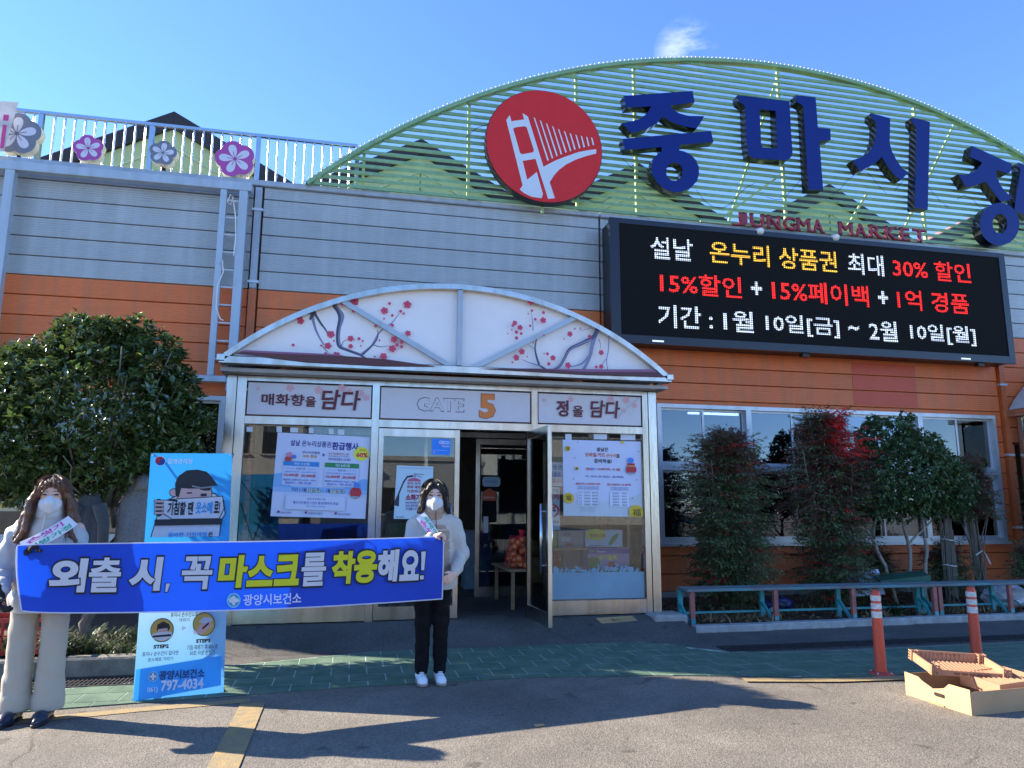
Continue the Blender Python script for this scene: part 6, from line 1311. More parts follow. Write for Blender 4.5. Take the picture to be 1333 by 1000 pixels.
tufts('grass_clump', 'bright green strap leaved clump under the joint of the two benches', 'plant', [(6.9, 8.55, .07, 170, .25), (6.7, 8.6, .07, 80, .2)], 4, GR, (.2, .36))
tufts('dry_grass', 'dry straw and stalks scattered through the planter', 'dry grass', [(rng.uniform(4, 12), rng.uniform(8.3, 9.0), .07, 16, .2) for _ in range(70)], 6, DRY, (.08, .25), kind='stuff')
n = 5200; C = np.stack([rng.uniform(3.95, 12, n), rng.uniform(8.16, 10.1, n), np.zeros(n)], 1); C[:, 2] = .055+(C[:, 1]-8.15)*.034+rng.uniform(0, .03, n); D = rng.normal(size=(n, 3)); D[:, 2] *= .3
leaves('leaf_litter', None, C, D, rng.uniform(.03, .08, n), .45, mat('dry_leaves', (.15, .085, .04), rough=.8, var=0, island=.6), rng, label='dry brown fallen leaves covering the planter soil', category='fallen leaves')
n = 500; C = np.stack([rng.uniform(-4, -1.5, n), rng.uniform(7.16, 8.1, n), np.full(n, .11)], 1); D = rng.normal(size=(n, 3)); D[:, 2] *= .3
leaves('leaf_litter', None, C, D, rng.uniform(.03, .07, n), .45, MATS['dry_leaves'], rng, label='dry fallen leaves in the bed behind the left kerb', category='fallen leaves')
# ================================================================ FAR DOORWAY ON THE RIGHT AND THE STREET BEHIND THE CAMERA
t = thing('far_entrance', 'edge of a second arched steel entrance beyond the orange corner', 'entrance', (11.6, 9.3, .1))
for (x, y_) in ((10.98, 9.3), (11.2, 9.3), (13.4, 9.3), (10.98, 10.1)): m = MB(); m.box(x, y_, .1, x+.09, y_+.09, 2.95, STEEL); m.build('post', t)
m = MB(); m.box(10.85, 9.15, 2.96, 13.9, 9.28, 3.06, STEEL); m.box(10.85, 9.29, 2.96, 10.97, 10.25, 3.06, STEEL); m.build('gutter', t)
m = MB(); m.box(11.08, 9.33, .3, 11.19, 9.34, 2.9, GLASS2); m.box(11.30, 9.33, .3, 13.39, 9.34, 2.9, GLASS2); m.box(11.0, 9.4, .3, 11.01, 10.09, 2.9, GLASS2); m.build('pane', t)
m = MB(); m.box(11.3, 9.32, .1, 13.39, 9.38, .3, STEEL); m.build('base_rail', t)
m = MB(); po = [(10.9+2.95*i/24, 3.07+.95*math.sin(math.pi*i/24)**.85) for i in range(25)]; m.prism(po, fz(9.2), 0, .05, mat('dark_tympanum', (.06, .06, .065), rough=.4)); m.build('tympanum', t)
m = MB(); m.tube([(a, 9.17, b) for a, b in po], .035, STEEL, 8); m.build('arch_rim', t)
m = MB(); v = [(a, 9.26, b+.01) for a, b in po]+[(a, 10.24, b+.01) for a, b in po]; m.add(v, [(i, i+1, 26+i, 25+i) for i in range(24)], MATS['canopy_roof_sheet']); m.build('canopy_roof', t)
# buildings across the street (seen only as reflections in the glass)
def house(x0, x1, y0, y1, h, col, label, nx, nz):
    t = thing('street_building', label, 'building', ((x0+x1)/2, y0, 0)); m = MB(); m.box(x0, y1, 0, x1, y0, h, mat('render_%s' % str(col), col, rough=.85, var=.1, scale=.6, streak=((.15, .14, .12), .4))); m.build('wall', t)
    m = MB(); m.box(x0-.1, y1-.1, h, x1+.1, y0+.1, h+.25, CONC); m.build('parapet', t)
    for i in range(nx):
        for k in range(nz):
            x = x0+(i+.5)*(x1-x0)/nx; z = 1.0+k*3.0; m = MB(); m.box(x-.8, y0+.01, z, x+.8, y0+.05, z+1.4, BLACKP if (i+k) % 3 else mat('curtained_glass', (.2, .22, .22), rough=.2)); m.box(x-.9, y0+.0, z-.08, x+.9, y0+.12, z-.001, CONC); m.build('window', t)
house(-14, -2.5, -22, -34, 5.6, (.42, .40, .35), 'low cream rendered building across the street', 5, 2); house(-1.5, 8, -24, -36, 3.9, (.30, .31, .31), 'single storey grey building across the street', 4, 1); house(12, 24, -40, -54, 13, (.48, .46, .42), 'tall pale apartment block across the street', 7, 4)
t = thing('utility_pole', 'grey utility pole with cross arms across the street', 'pole', (6.5, -9, 0)); m = MB(); m.tube([(6.5, -9, 0), (6.5, -9, 8.5)], .15, CONC, 12, r1=.1); m.build('pole', t, smooth=True); m = MB(); m.box(5.7, -9.05, 7.6, 7.3, -8.95, 7.7, CONC); m.box(5.9, -9.05, 6.9, 7.1, -8.95, 7.0, CONC); m.build('cross_arms', t)
t = thing('utility_pole', 'grey utility pole standing before the cream building', 'pole', (-5.5, -11, 0)); m = MB(); m.tube([(-5.5, -11, 0), (-5.5, -11, 8.5)], .15, CONC, 12, r1=.1); m.build('pole', t, smooth=True); m = MB(); m.box(-6.3, -11.05, 7.6, -4.7, -10.95, 7.7, CONC); m.build('cross_arms', t)
# ================================================================ PEOPLE
class Field:
    """a body modelled as smoothly joined rounded limbs in one grid, then skinned as one surface"""
    def __init__(s, lo, hi, h):
        s.lo = np.array(lo, float); s.h = h; s.n = np.ceil((np.array(hi)-s.lo)/h).astype(int)+1; s.F = np.full(s.n, .3, np.float32); s.ax = [(s.lo[i]+np.arange(s.n[i])*h).astype(np.float32) for i in range(3)]
    def _win(s, lo, hi):
        a = np.maximum(0, np.floor((np.array(lo)-s.lo)/s.h).astype(int)); b = np.minimum(s.n, np.ceil((np.array(hi)-s.lo)/s.h).astype(int)+1); return tuple(slice(i, max(i, j)) for i, j in zip(a, b))
    def put(s, fn, lo, hi, k=.02, cut=False):
        m = .06+k; w = s._win(np.array(lo)-m, np.array(hi)+m)
        if any(q.start >= q.stop for q in w): return s
        X = s.ax[0][w[0]][:, None, None]; Y = s.ax[1][w[1]][None, :, None]; Z = s.ax[2][w[2]][None, None, :]; d = fn(X, Y, Z); A = s.F[w]
        if cut: h = np.clip(.5-.5*(A+d)/k, 0, 1); s.F[w] = A*(1-h)-d*h+k*h*(1-h)
        else: h = np.clip(.5+.5*(d-A)/k, 0, 1); s.F[w] = d*(1-h)+A*h-k*h*(1-h)
        return s
    def cap(s, a, b, ra, rb=None, k=.02, quilt=0, sp=.08, sq=1.0, wr=0):
        """tapered limb; quilt puffs it in rings; sq squashes it front to back"""
        rb = ra if rb is None else rb; a = np.array(a, float); b = np.array(b, float); ba = b-a; L2 = ba@ba; L = math.sqrt(L2); R_ = max(ra, rb)+quilt
        def fn(X, Y, Z):
            px, py, pz = X-a[0], Y-a[1], Z-a[2]; t = np.clip((px*ba[0]+py*ba[1]+pz*ba[2])/L2, 0, 1); r = ra+(rb-ra)*t
            if quilt: r = r+quilt*(np.abs(np.sin(math.pi*t*L/sp))**.6-.6)
            if wr: r = r+wr*(np.sin(31*(Z+a[2])+17*X+2.2*np.sin(23*X+9*Y))*np.sin(11*Z-27*X+13*Y)+.6*np.sin(47*X+29*Z+3*np.sin(19*Z))*np.sin(33*Y-14*Z))
            return np.sqrt((px-ba[0]*t)**2+((py-ba[1]*t)/sq)**2+(pz-ba[2]*t)**2)*min(1, sq**.3)-r
        return s.put(fn, np.minimum(a, b)-R_, np.maximum(a, b)+R_, k)
    def ell(s, c, r, k=.02, cut=False, yaw=0):
        c = np.array(c, float); r = np.array(r, float); cy, sy = math.cos(yaw), math.sin(yaw)
        def fn(X, Y, Z):
            x, y, z = X-c[0], Y-c[1], Z-c[2]; x, y = x*cy+y*sy, -x*sy+y*cy
            q = np.sqrt((x/r[0])**2+(y/r[1])**2+(z/r[2])**2); g = np.sqrt((x/r[0]**2)**2+(y/r[1]**2)**2+(z/r[2]**2)**2)+1e-6; return np.minimum(q*(q-1)/g, .25)
        return s.put(fn, c-r.max(), c+r.max(), k, cut)
    def mesh(s):
        F = s.F; S = F < 0; c = np.zeros(np.array(F.shape)-1, np.uint8); Sl = lambda i: slice(i, -1 if i == 0 else None)
        for i in (0, 1):
            for j in (0, 1):
                for k in (0, 1): c += S[Sl(i), Sl(j), Sl(k)]
        act = (c > 0) & (c < 8); ijk = np.argwhere(act); idx = np.full(act.shape, -1, np.int64); idx[act] = np.arange(len(ijk)); acc = np.zeros((len(ijk), 3)); cnt = np.zeros(len(ijk))
        co = [(i, j, k) for i in (0, 1) for j in (0, 1) for k in (0, 1)]
        for a in co:
            for ax in range(3):
                if a[ax]: continue
                b = list(a); b[ax] = 1; fa = F[tuple((ijk+a).T)]; fb = F[tuple((ijk+b).T)]; cr = (fa < 0) != (fb < 0); t = np.where(cr, fa/np.where(cr, fa-fb, 1), 0); p = np.array(a)[None]+(np.array(b)-np.array(a))[None]*t[:, None]; acc[cr] += p[cr]; cnt[cr] += 1
        V = s.lo+s.h*(ijk+acc/cnt[:, None]); Q = []
        for ax in range(3):
            o1, o2 = [q for q in range(3) if q != ax]; A = [slice(1, -1)]*3; A[ax] = slice(0, -1); B = list(A); B[ax] = slice(1, None); sa, sb = S[tuple(A)], S[tuple(B)]; e = np.argwhere(sa != sb); e[:, o1] += 1; e[:, o2] += 1; sg = S[tuple(e.T)]
            def cell(d1, d2): q = e.copy(); q[:, o1] -= d1; q[:, o2] -= d2; return idx[tuple(q.T)]
            q = np.stack([cell(0, 0), cell(1, 0), cell(1, 1), cell(0, 1)], 1); fl = sg if ax != 1 else ~sg; q[fl] = q[fl][:, ::-1]; Q.append(q)
        Q = np.vstack(Q); Q = Q[(Q >= 0).all(1)]; return V, Q
    def build(s, name, parent, mt, smooth_it=1, **k):
        V, Q = s.mesh(); me = bpy.data.meshes.new(name); me.vertices.add(len(V)); me.loops.add(Q.size); me.polygons.add(len(Q))
        # relax a little
        for _ in range(smooth_it):
            acc = np.zeros_like(V); cn = np.zeros(len(V))
            for i in range(4): a_, b_ = Q[:, i], Q[:, (i+1) % 4]; np.add.at(acc, a_, V[b_]); np.add.at(acc, b_, V[a_]); np.add.at(cn, a_, 1); np.add.at(cn, b_, 1)
            V = V*.5+.5*acc/np.maximum(cn, 1)[:, None]
        me.vertices.foreach_set('co', V.astype(np.float32).ravel()); me.loops.foreach_set('vertex_index', Q[:, ::-1].astype(np.int32).ravel()); me.polygons.foreach_set('loop_start', np.arange(0, Q.size, 4, dtype=np.int32)); me.polygons.foreach_set('loop_total', np.full(len(Q), 4, np.int32)); me.update(calc_edges=True)
        me.materials.append(mt); me.polygons.foreach_set('use_smooth', [True]*len(Q)); o = link(name, me, parent)
        bm = bmesh.new(); bm.from_mesh(me); bmesh.ops.recalc_face_normals(bm, faces=bm.faces); bm.to_mesh(me); bm.free(); setp(o, **k); return o
SKIN = mat('skin', (.70, .44, .33), rough=.5, var=.05, scale=20); HAIRB = mat('black_hair', (.012, .010, .009), rough=.35, var=.4, scale=60, stretch=(1, 1, .08), bump=.8, bscale=160)
HAIRR = mat('brown_hair', (.08, .035, .018), rough=.35, var=.5, scale=60, stretch=(1, 1, .08), bump=.8, bscale=160, col2=(.20, .085, .04)); MASKM = mat('white_mask', (.62, .64, .67), rough=.8, var=.02)
JKT = mat('off_white_padded_shell', (.48, .475, .46), rough=.5, var=.03, scale=6, bump=.4, bscale=8, bdist=.05); JKT2 = mat('cream_fleece', (.52, .49, .44), rough=.95, var=.08, scale=70, bump=.45, bscale=130, sheen=.2); TAN = mat('tan_padded_shell', (.36, .26, .19), rough=.6, var=.05, bump=.5, bscale=14, bdist=.04)
CORD = mat('cream_corduroy', (.42, .375, .30), rough=.85, var=.03, scale=6, stretch=(1, 1, .3), bump=.25, bscale=10, bdist=.04); BLKT = mat('black_trousers', (.007, .007, .008), rough=.8, spec=.15, var=.2, scale=20, bump=.6, bscale=10, bdist=.06); LEA = mat('navy_leather', (.02, .025, .05), rough=.3, var=.1); SNK = mat('white_trainer', (.78, .8, .82), rough=.5, var=.05); GLV = mat('black_knit_glove', (.012, .012, .014), rough=.85, bump=.5, bscale=140)
EYE = mat('dark_eye', (.02, .012, .01), rough=.2)
def hand(F, w, d, n, s, curl=1.2, r=.0085, k=.008, spread=.019, lens=(.068, .076, .072, .058), thumb=1):
    """palm and five fingers: w wrist, d towards the knuckles, n the way the fingers curl, s across from thumb side to little finger"""
    w = np.array(w, float); d = np.array(d, float)/np.linalg.norm(d); n = np.array(n, float); n -= d*(n@d); n /= np.linalg.norm(n); s = np.array(s, float); s -= d*(s@d)+n*(s@n); s /= np.linalg.norm(s)
    kn = []
    for i in range(4):
        b = w+d*(.078-.004*abs(i-1.3))+s*spread*(i-1.5); kn.append(b); F.cap(w+s*.010*(i-1.5)+d*.008, b, .0145, .0115, k=.012)
    for i in range(4):
        L = lens[i]; a0 = kn[i]; ang = curl*.55
        p1 = a0+(d*math.cos(ang)+n*math.sin(ang))*L*.48; ang += curl*.75; p2 = p1+(d*math.cos(ang)+n*math.sin(ang))*L*.32; ang += curl*.5; p3 = p2+(d*math.cos(ang)+n*math.sin(ang))*L*.24
        F.cap(a0, p1, r*1.08, r, k=k); F.cap(p1, p2, r, r*.93, k=.004); F.cap(p2, p3, r*.93, r*.8, k=.004)
    b = w+d*.020-s*.022*thumb; p1 = b+(d*.6-s*.55*thumb+n*.35)*.040; p2 = p1+(d*.75-s*.1*thumb+n*.55)*.030; F.cap(w+d*.01, b, .014, .013, k=.012); F.cap(b, p1, .0125, .0105, k=.008); F.cap(p1, p2, .0102, .0088, k=.004)
def head(F, c, yaw, jaw=1.0):
    c = np.array(c, float); cy, sy = math.cos(yaw), math.sin(yaw)
    S_ = 1.12
    def W(x, y, z): return c+S_*np.array([x*cy-y*sy, x*sy+y*cy, z])
    def E(p, r, k=.02, cut=False, yaw=0): return F.ell(p, tuple(q*S_ for q in r), k, cut, yaw)
    E(W(0, .012, .028), (.072, .090, .082), yaw=yaw); E(W(0, -.030, -.030), (.058, .058, .075), k=.02, yaw=yaw); E(W(0, -.045, -.078), (.032, .030, .026), k=.02, yaw=yaw)
    F.cap(W(0, -.088, .006), W(0, -.104, -.024), .0075, .011, k=.012); E(W(0, -.092, -.055), (.022, .010, .010), k=.01, yaw=yaw)
    for s in (-1, 1): E(W(.076*s, .005, -.010), (.010, .018, .030), k=.008, yaw=yaw); E(W(.031*s, -.092, .008), (.016, .014, .010), k=.010, cut=True, yaw=yaw); E(W(.031*s, -.075, .006), (.013, .012, .012), k=.006, yaw=yaw)
    return W
def face_parts(t, W, yaw, hairm, mask=True):
    for s in (-1, 1):
        m = MB(); 
        for (zz, w_, th_, mt) in ((.0075, .0135, .0052, EYE), (.028, .019, .003, hairm)):
            pts = [W(s*(.031+w_*q), -.0905+abs(q)*.006+(.0 if zz < .02 else -.003)*1, zz+(.0015 if zz < .02 else .003)*(1-q*q)) for q in (-1, -.5, 0, .5, 1)]; m.tube([tuple(p) for p in pts], [th_*.4, th_, th_*1.1, th_, th_*.35], mt, 6)
        m.build('eye', t, smooth=True)
def maskpart(t, W, yaw):
    F = Field(W(0, -.06, -.055)-.12, W(0, -.06, -.055)+.12, .0035); F.ell(W(0, -.040, -.050), (.073, .064, .066), yaw=yaw); F.cap(W(0, -.092, -.008), W(0, -.106, -.040), .010, .014, k=.04); F.cap(W(0, -.106, -.040), W(0, -.088, -.092), .014, .010, k=.04)
    F.put(lambda X, Y, Z: -(((X-W(0, 0, 0)[0])*(-math.sin(yaw))+(Y-W(0, 0, 0)[1])*math.cos(yaw)))*(-1)+(.020)*1.0, W(0, -.06, -.05)-.12, W(0, -.06, -.05)+.12, k=.004, cut=True) if False else None
    o = F.build('mask', t, MASKM); m = MB()
    for s in (-1, 1): m.tube([tuple(W(.060*s, -.055, -.03)), tuple(W(.078*s, -.01, -.02)), tuple(W(.082*s, .012, .015))], .0016, MASKM, 4); m.tube([tuple(W(.058*s, -.05, -.075)), tuple(W(.076*s, -.01, -.045)), tuple(W(.084*s, .012, -.02))], .0016, MASKM, 4)
    m.build('ear_loops', t)
def hair_strands(t, W, mt, n, zend, flare, seed, wave=.006, skip=50):
    """loose strands combed from the crown over the head and down"""
    r = random.Random(seed); m = MB()
    for i in range(n):
        ph = R(r.uniform(skip, 180)*r.choice((-1, 1))); sx, sy = math.sin(ph), -math.cos(ph); L = zend*r.uniform(.80, 1.06); pts = []; w0 = r.uniform(0, 6.28); ri = r.uniform(.94, 1.015)
        x0 = -.010+.003*math.copysign(1, sx)
        for k in range(7):
            a = R(2+88*k/6); rr = math.sin(a)*ri; pts.append((x0*(1-k/6)+.101*rr*sx, .024+.113*rr*sy, .038+.097*math.cos(a)*ri))
        for k in range(1, 9):
            f = k/8; z = .038+(L-.038)*f; g = flare*f**1.3; wv = wave*math.sin(w0+f*7+3*abs(sx)); pts.append(((.101*ri+g)*sx+wv, .024+(.113*ri*(1-.15*f)+g*.3)*sy+wv*.6-.015*f*(1 if sy < .3 else 0), z))
        m.tube([tuple(W(*p)) for p in pts], .0024, mt, 3, False, r1=.0009)
    for i in range(46):
        q = r.uniform(-1, 1); e = (.082+.01*r.random())*math.copysign(1, q+.12); z1 = .0+.03*r.random(); p0 = (-.010, -.050+.02*r.random(), .128); p1 = (-.010+e*.45, -.094, .100+.01*r.random()); p2 = (e*.86, -.084, .055); p3 = (e*1.02, -.062, z1)
        m.tube([tuple(W(*p)) for p in (p0, p1, p2, p3)], .0026, mt, 3, False, r1=.0012)
    m.build('loose_strands', t, smooth=True, fix=False, kind='stuff')
# ---------------------------------------------------------------- woman on the right
bx, by = .70, 6.27
t = thing('person', 'woman in cream fleece jacket and black trousers holding the right end of the banner', 'person', (bx, by, 0)); yaw = -.05
F = Field((.38, 5.88, .03), (1.04, 6.50, 1.66), .0052); hc = (.695, 6.235, 1.50); W = head(F, hc, yaw); F.cap((.70, 6.275, 1.28), (.697, 6.255, 1.42), .050, .046)
F.ell((bx, by+.01, 1.16), (.135, .085, .17)); F.ell((bx, by+.01, .92), (.145, .095, .12), k=.05)
for s in (-1, 1): F.cap((bx+.075*s, by, .90), (bx+.068*s, by-.005, .46), .074, .048, k=.03); F.cap((bx+.068*s, by-.005, .46), (bx+.068*s, by+.02, .09), .046, .030); F.cap((bx+.068*s, by+.02, .06), (bx+.075*s, by-.10, .045), .03, .026); F.cap((bx+.10*s, by, 1.27), (bx+.165*s, by, 1.27), .05, .05, k=.04)
# right arm (picture left) folded across, hand holding the top corner; left arm down, hand at the lower corner
RSh, REl, RWr = (.545, 6.27, 1.26), (.49, 6.20, 1.03), (.665, 6.06, 1.175); LSh, LEl, LWr = (.865, 6.27, 1.26), (.935, 6.235, 1.03), (.855, 6.05, .875)
F.cap(RSh, REl, .044, .037); F.cap(REl, RWr, .036, .025); F.cap(LSh, LEl, .044, .037); F.cap(LEl, LWr, .036, .025)
hand(F, RWr, (.75, -.30, .25), (-.1, .2, -1), (.3, 1, .2), curl=1.35); hand(F, LWr, (-.72, -.42, -.42), (-.5, .9, .1), (-.1, .1, -1), curl=.95)
F.build('body', t, SKIN)
face_parts(t, W, yaw, HAIRB); maskpart(t, W, yaw)
# hair: shoulder length, parted
def strands(F, W, amp=.0022):
    c = W(0, .02, 0); X = F.ax[0][:, None, None]-c[0]; Y = F.ax[1][None, :, None]-c[1]; Z = F.ax[2][None, None, :]; a = np.arctan2(Y, X)
    F.F = (F.F+amp*np.sin(a*31+3*np.sin(Z*24))+amp*.7*np.sin(a*67+Z*11+2*np.sin(Z*41))).astype(np.float32)
F = Field((.50, 6.02, 1.20), (.90, 6.44, 1.68), .0045); F.ell(W(0, .024, .038), (.098, .112, .094), yaw=yaw)
F.ell(W(0, -.112, -.008), (.064, .075, .080), cut=True, k=.010, yaw=yaw)
for s in (-1, 1):
    F.cap(W(.040*s, -.058, .088), W(.080*s, -.045, .02), .016, .018, k=.02); F.cap(W(.080*s, -.040, .02), W(.094*s, -.020, -.080), .020, .026, k=.02); F.cap(W(.094*s, -.020, -.080), W(.106*s, -.012, -.118), .027, .014, k=.015); F.cap(W(.080*s, .03, -.01), W(.090*s, .035, -.11), .038, .028, k=.03); F.cap(W(.10*s, .02, -.08), W(.124*s, .010, -.122), .020, .006, k=.01)
F.cap(W(0, .07, 0), W(0, .075, -.13), .06, .045, k=.03); F.cap(W(-.015, -.070, .105), W(-.070, -.066, .035), .012, .014, k=.015); strands(F, W, .0011); o = F.build('hair', t, HAIRB, 0); hair_strands(o, W, HAIRB, 420, -.125, .020, 3)
# trousers
F = Field((.5, 6.08, .05), (.9, 6.46, .98), .0055)
F.ell((bx, by+.005, .86), (.165, .115, .10), k=.03)
for s in (-1, 1): F.cap((bx+.078*s, by, .86), (bx+.074*s, by-.008, .48), .092, .064, k=.03, wr=.005, sq=1.0); F.cap((bx+.074*s, by-.008, .48), (bx+.074*s, by+.012, .105), .064, .055, k=.02, wr=.004)
F.build('trousers', t, BLKT)
# jacket: fleece sleeves and yoke, tan padded front
F = Field((.36, 5.96, .74), (1.08, 6.50, 1.46), .0055)
F.cap((bx, by, 1.22), (bx, by, .84), .165, .185, k=.03, quilt=.006, sp=.095, sq=.74); F.cap((bx-.10, by, 1.27), (bx-.14, by, 1.26), .085, .08, k=.05); F.cap((bx+.10, by, 1.27), (bx+.14, by, 1.26), .085, .08, k=.05)
F.cap(RSh, REl, .072, .066, k=.03, wr=.006); F.cap(REl, np.array(RWr)+(-.012, .010, -.006), .062, .044, k=.03, wr=.006); F.cap(LSh, LEl, .072, .066, k=.03, wr=.006); F.cap(LEl, np.array(LWr)+(.010, .022, .020), .062, .044, k=.03, wr=.006)
F.cap((.70, 6.258, 1.31), (.698, 6.245, 1.395), .090, .090, k=.025); F.ell((.697, 6.235, 1.485), (.076, .080, .095), cut=True, k=.010)
F.build('jacket', t, JKT2)
F = Field((.52, 6.02, .80), (.90, 6.30, 1.42), .0055)
F.cap((bx+.005, by-.012, 1.225), (bx+.005, by-.012, .86), .150, .172, k=.02, quilt=.007, sp=.085, sq=.77); F.put(lambda X, Y, Z: np.abs(X-bx-.03)-.105+0*Y+0*Z, (.5, 6.0, .8), (.92, 6.3, 1.3), k=.006, cut=False) if False else None
# keep only the front panel
w_ = F.F; X = F.ax[0][:, None, None]; Y_ = F.ax[1][None, :, None]; Zz = F.ax[2][None, None, :]; F.F = np.maximum(w_, np.maximum(np.abs(X-bx-.012)-.112, np.maximum(Y_-by+.02, Zz-1.27))).astype(np.float32)
F.cap((.700, 6.238, 1.312), (.698, 6.222, 1.388), .084, .082, k=.02, quilt=.004, sp=.05); F.ell((.697, 6.228, 1.485), (.074, .082, .100), cut=True, k=.010)
F.build('tan_front_panel', t, TAN)
m = MB(); m.tube([(.699, 6.135, 1.405), (.701, 6.148, 1.33), (.703, 6.118, 1.28), (.706, 6.105, 1.2), (.708, 6.095, 1.0), (.708, 6.09, .85)], .004, mat('zip_dark', (.1, .08, .06)), 6); m.build('zip', t)
p = Print(lambda a, b, w: (bx+a, by-.155-w, 1.218+b)); p.text('MALIBU', .015, 0, .085, .018, (.75, .7, .6), .02) if False else p.line([(.015, .004), (.03, .012), (.045, .004), (.06, .012), (.085, .006)], .006, (.72, .66, .56)); p.build('chest_mark', t)
m = MB(); m.obox((.742, 6.075, 1.00), (.022, -.004, 0), (0, .002, 0), (0, 0, .05), PAPER); m.build('hanging_tag', t)
# shoes
def trainer(x, y_, mt, sole, name='trainer'):
    F = Field((x-.07, y_-.22, -.005), (x+.07, y_+.1, .13), .004); F.cap((x, y_+.015, .05), (x+.004, y_-.12, .036), .040, .036, k=.03); F.cap((x+.004, y_-.12, .034), (x+.006, y_-.155, .030), .036, .030, k=.02); F.cap((x, y_+.02, .06), (x, y_+.012, .095), .040, .037, k=.02); F.ell((x, y_+.01, .125), (.026, .028, .03), cut=True, k=.008)
    F.F = np.maximum(F.F, .014-F.ax[2][None, None, :]).astype(np.float32); o = F.build(name, t, mt)
    F = Field((x-.07, y_-.22, -.005), (x+.07, y_+.1, .05), .004); F.cap((x, y_+.02, .016), (x+.004, y_-.13, .016), .044, .040, k=.02); F.cap((x+.004, y_-.13, .016), (x+.006, y_-.158, .018), .040, .033, k=.02); F.F = np.maximum(F.F, np.maximum(.003-F.ax[2][None, None, :], F.ax[2][None, None, :]-.026)).astype(np.float32); F.build('sole', o, sole)
    m = MB()
    for k in range(5): m.tube([(x-.016+.002*k, y_-.055-k*.014, .087-k*.006), (x+.002, y_-.060-k*.014, .092-k*.0062), (x+.020-.002*k, y_-.055-k*.014, .087-k*.006)], .003, PAPER, 5)
    m.build('laces', o); return o
SG = mat('grey_gum_sole', (.30, .24, .2), rough=.6)
trainer(bx-.078, by+.02, SNK, SG); trainer(bx+.072, by+.015, SNK, SG)
# sash
def sash(t, f, wd, label_text, cols, nseg=18, col=(.74, .77, .82)):
    mb = MB(); mt = mat('sash_satin', col, rough=.4, var=.02, transl=.15); vs = []
    for i in range(nseg+1):
        c, side, nr = f(i/nseg); vs += [c+side*wd/2, c-side*wd/2]
    mb.add([tuple(v) for v in vs], [(2*i, 2*i+1, 2*i+3, 2*i+2) for i in range(nseg)], mt); s_ = mb.build('sash', t, smooth=True, fix=False)
    def g(u, v, w): c, side, nr = f(min(1, max(0, u))); q = c+side*(v-.5)*wd+nr*(w+.001); return tuple(q)
    p = Print(g, step=.0004)
    for (tt, u0, u1, v0, v1, cc) in cols: p.text(tt, u0, v0, u1, v1, cc, .03)
    p.build('sash_print', s_)
def sash_r(u):
    u = float(u)
    a = Vector((.575, 6.175, 1.345)); b = Vector((.66, 6.075, 1.23)); c = Vector((.74, 6.085, 1.10)); q = (1-u)**2*a+2*u*(1-u)*b+u*u*c; tg = (2*(1-u)*(b-a)+2*u*(c-b)).normalized(); nr = Vector((-.15, -1, .25)); sd = nr.cross(tg).normalized()*1; nr = tg.cross(sd).normalized(); nr = nr if nr.y < 0 else -nr
    return q, sd, nr
sash(t, sash_r, .085, '', [('화재예방', .08, .92, .55, .92, (.05, .42, .30)), ('손씻기', .12, .88, .08, .45, (.6, .05, .4))])

# ---------------------------------------------------------------- woman on the left
lx, ly = -2.03, 5.74
t = thing('person', 'woman with long brown hair in white padded jacket holding the blue banner', 'person', (lx, ly, 0)); yaw = .22
hc = (-2.02, 5.69, 1.475)
F = Field((-2.45, 5.30, .03), (-1.65, 5.98, 1.64), .0055); W = head(F, hc, yaw); F.cap((-2.03, 5.73, 1.26), (-2.025, 5.705, 1.40), .05, .046)
F.ell((lx, ly, 1.14), (.14, .09, .18)); F.ell((lx, ly, .90), (.15, .10, .13), k=.05)
for s in (-1, 1): F.cap((lx+.09*s, ly, .88), (lx+.09*s, ly, .46), .08, .05, k=.03); F.cap((lx+.09*s, ly, .46), (lx+.085*s, ly+.02, .09), .048, .03); F.cap((lx+.085*s, ly+.02, .055), (lx+.085*s, ly-.09, .04), .03, .026); F.cap((lx+.1*s, ly, 1.26), (lx+.17*s, ly, 1.25), .05, .05, k=.04)
RSh, REl, RWr = (-2.21, 5.74, 1.24), (-2.29, 5.70, .98), (-2.185, 5.47, .835); LSh, LEl, LWr = (-1.87, 5.74, 1.22), (-1.80, 5.68, .97), (-1.985, 5.54, 1.085)
F.cap(RSh, REl, .044, .037); F.cap(REl, RWr, .036, .026); F.cap(LSh, LEl, .044, .037); F.cap(LEl, LWr, .036, .026)
hand(F, RWr, (.25, -.30, -.75), (.9, .2, .1), (.3, 1, -.2), curl=1.1, r=.0062, spread=.019, lens=(.02, .02, .02, .02)); hand(F, LWr, (-.62, -.45, .62), (-.1, -.7, -1), (-.4, .8, 0), curl=1.25, r=.0062, spread=.019, lens=(.02, .02, .02, .02)); F.build('body', t, SKIN)
for (w, d, n, s, c, th_) in ((RWr, (.25, -.30, -.75), (.9, .2, .1), (.3, 1, -.2), 1.1, 1), (LWr, (-.62, -.45, .62), (-.1, -.7, -1), (-.4, .8, 0), 1.25, 1)):
    w = np.array(w); F = Field(w-.16, w+.16, .0042); hand(F, w, d, n, s, curl=c, r=.0115, spread=.021); dn_ = np.array(d)/np.linalg.norm(d); F.cap(w-dn_*.045, w+dn_*.01, .036, .030, k=.012); F.build('glove', t, GLV)
face_parts(t, W, yaw, HAIRR); maskpart(t, W, yaw)
F = Field((-2.36, 5.44, 1.04), (-1.70, 5.94, 1.68), .005); F.ell(W(0, .024, .038), (.099, .114, .096), yaw=yaw); F.ell(W(0, -.112, -.012), (.066, .075, .084), cut=True, k=.010, yaw=yaw)
for q in (-.045, -.030, -.015, .018, .034, .048): F.cap(W(q*.6, -.080, .085), W(q*1.25, -.094, .040+abs(q)*.1), .007, .003, k=.006)
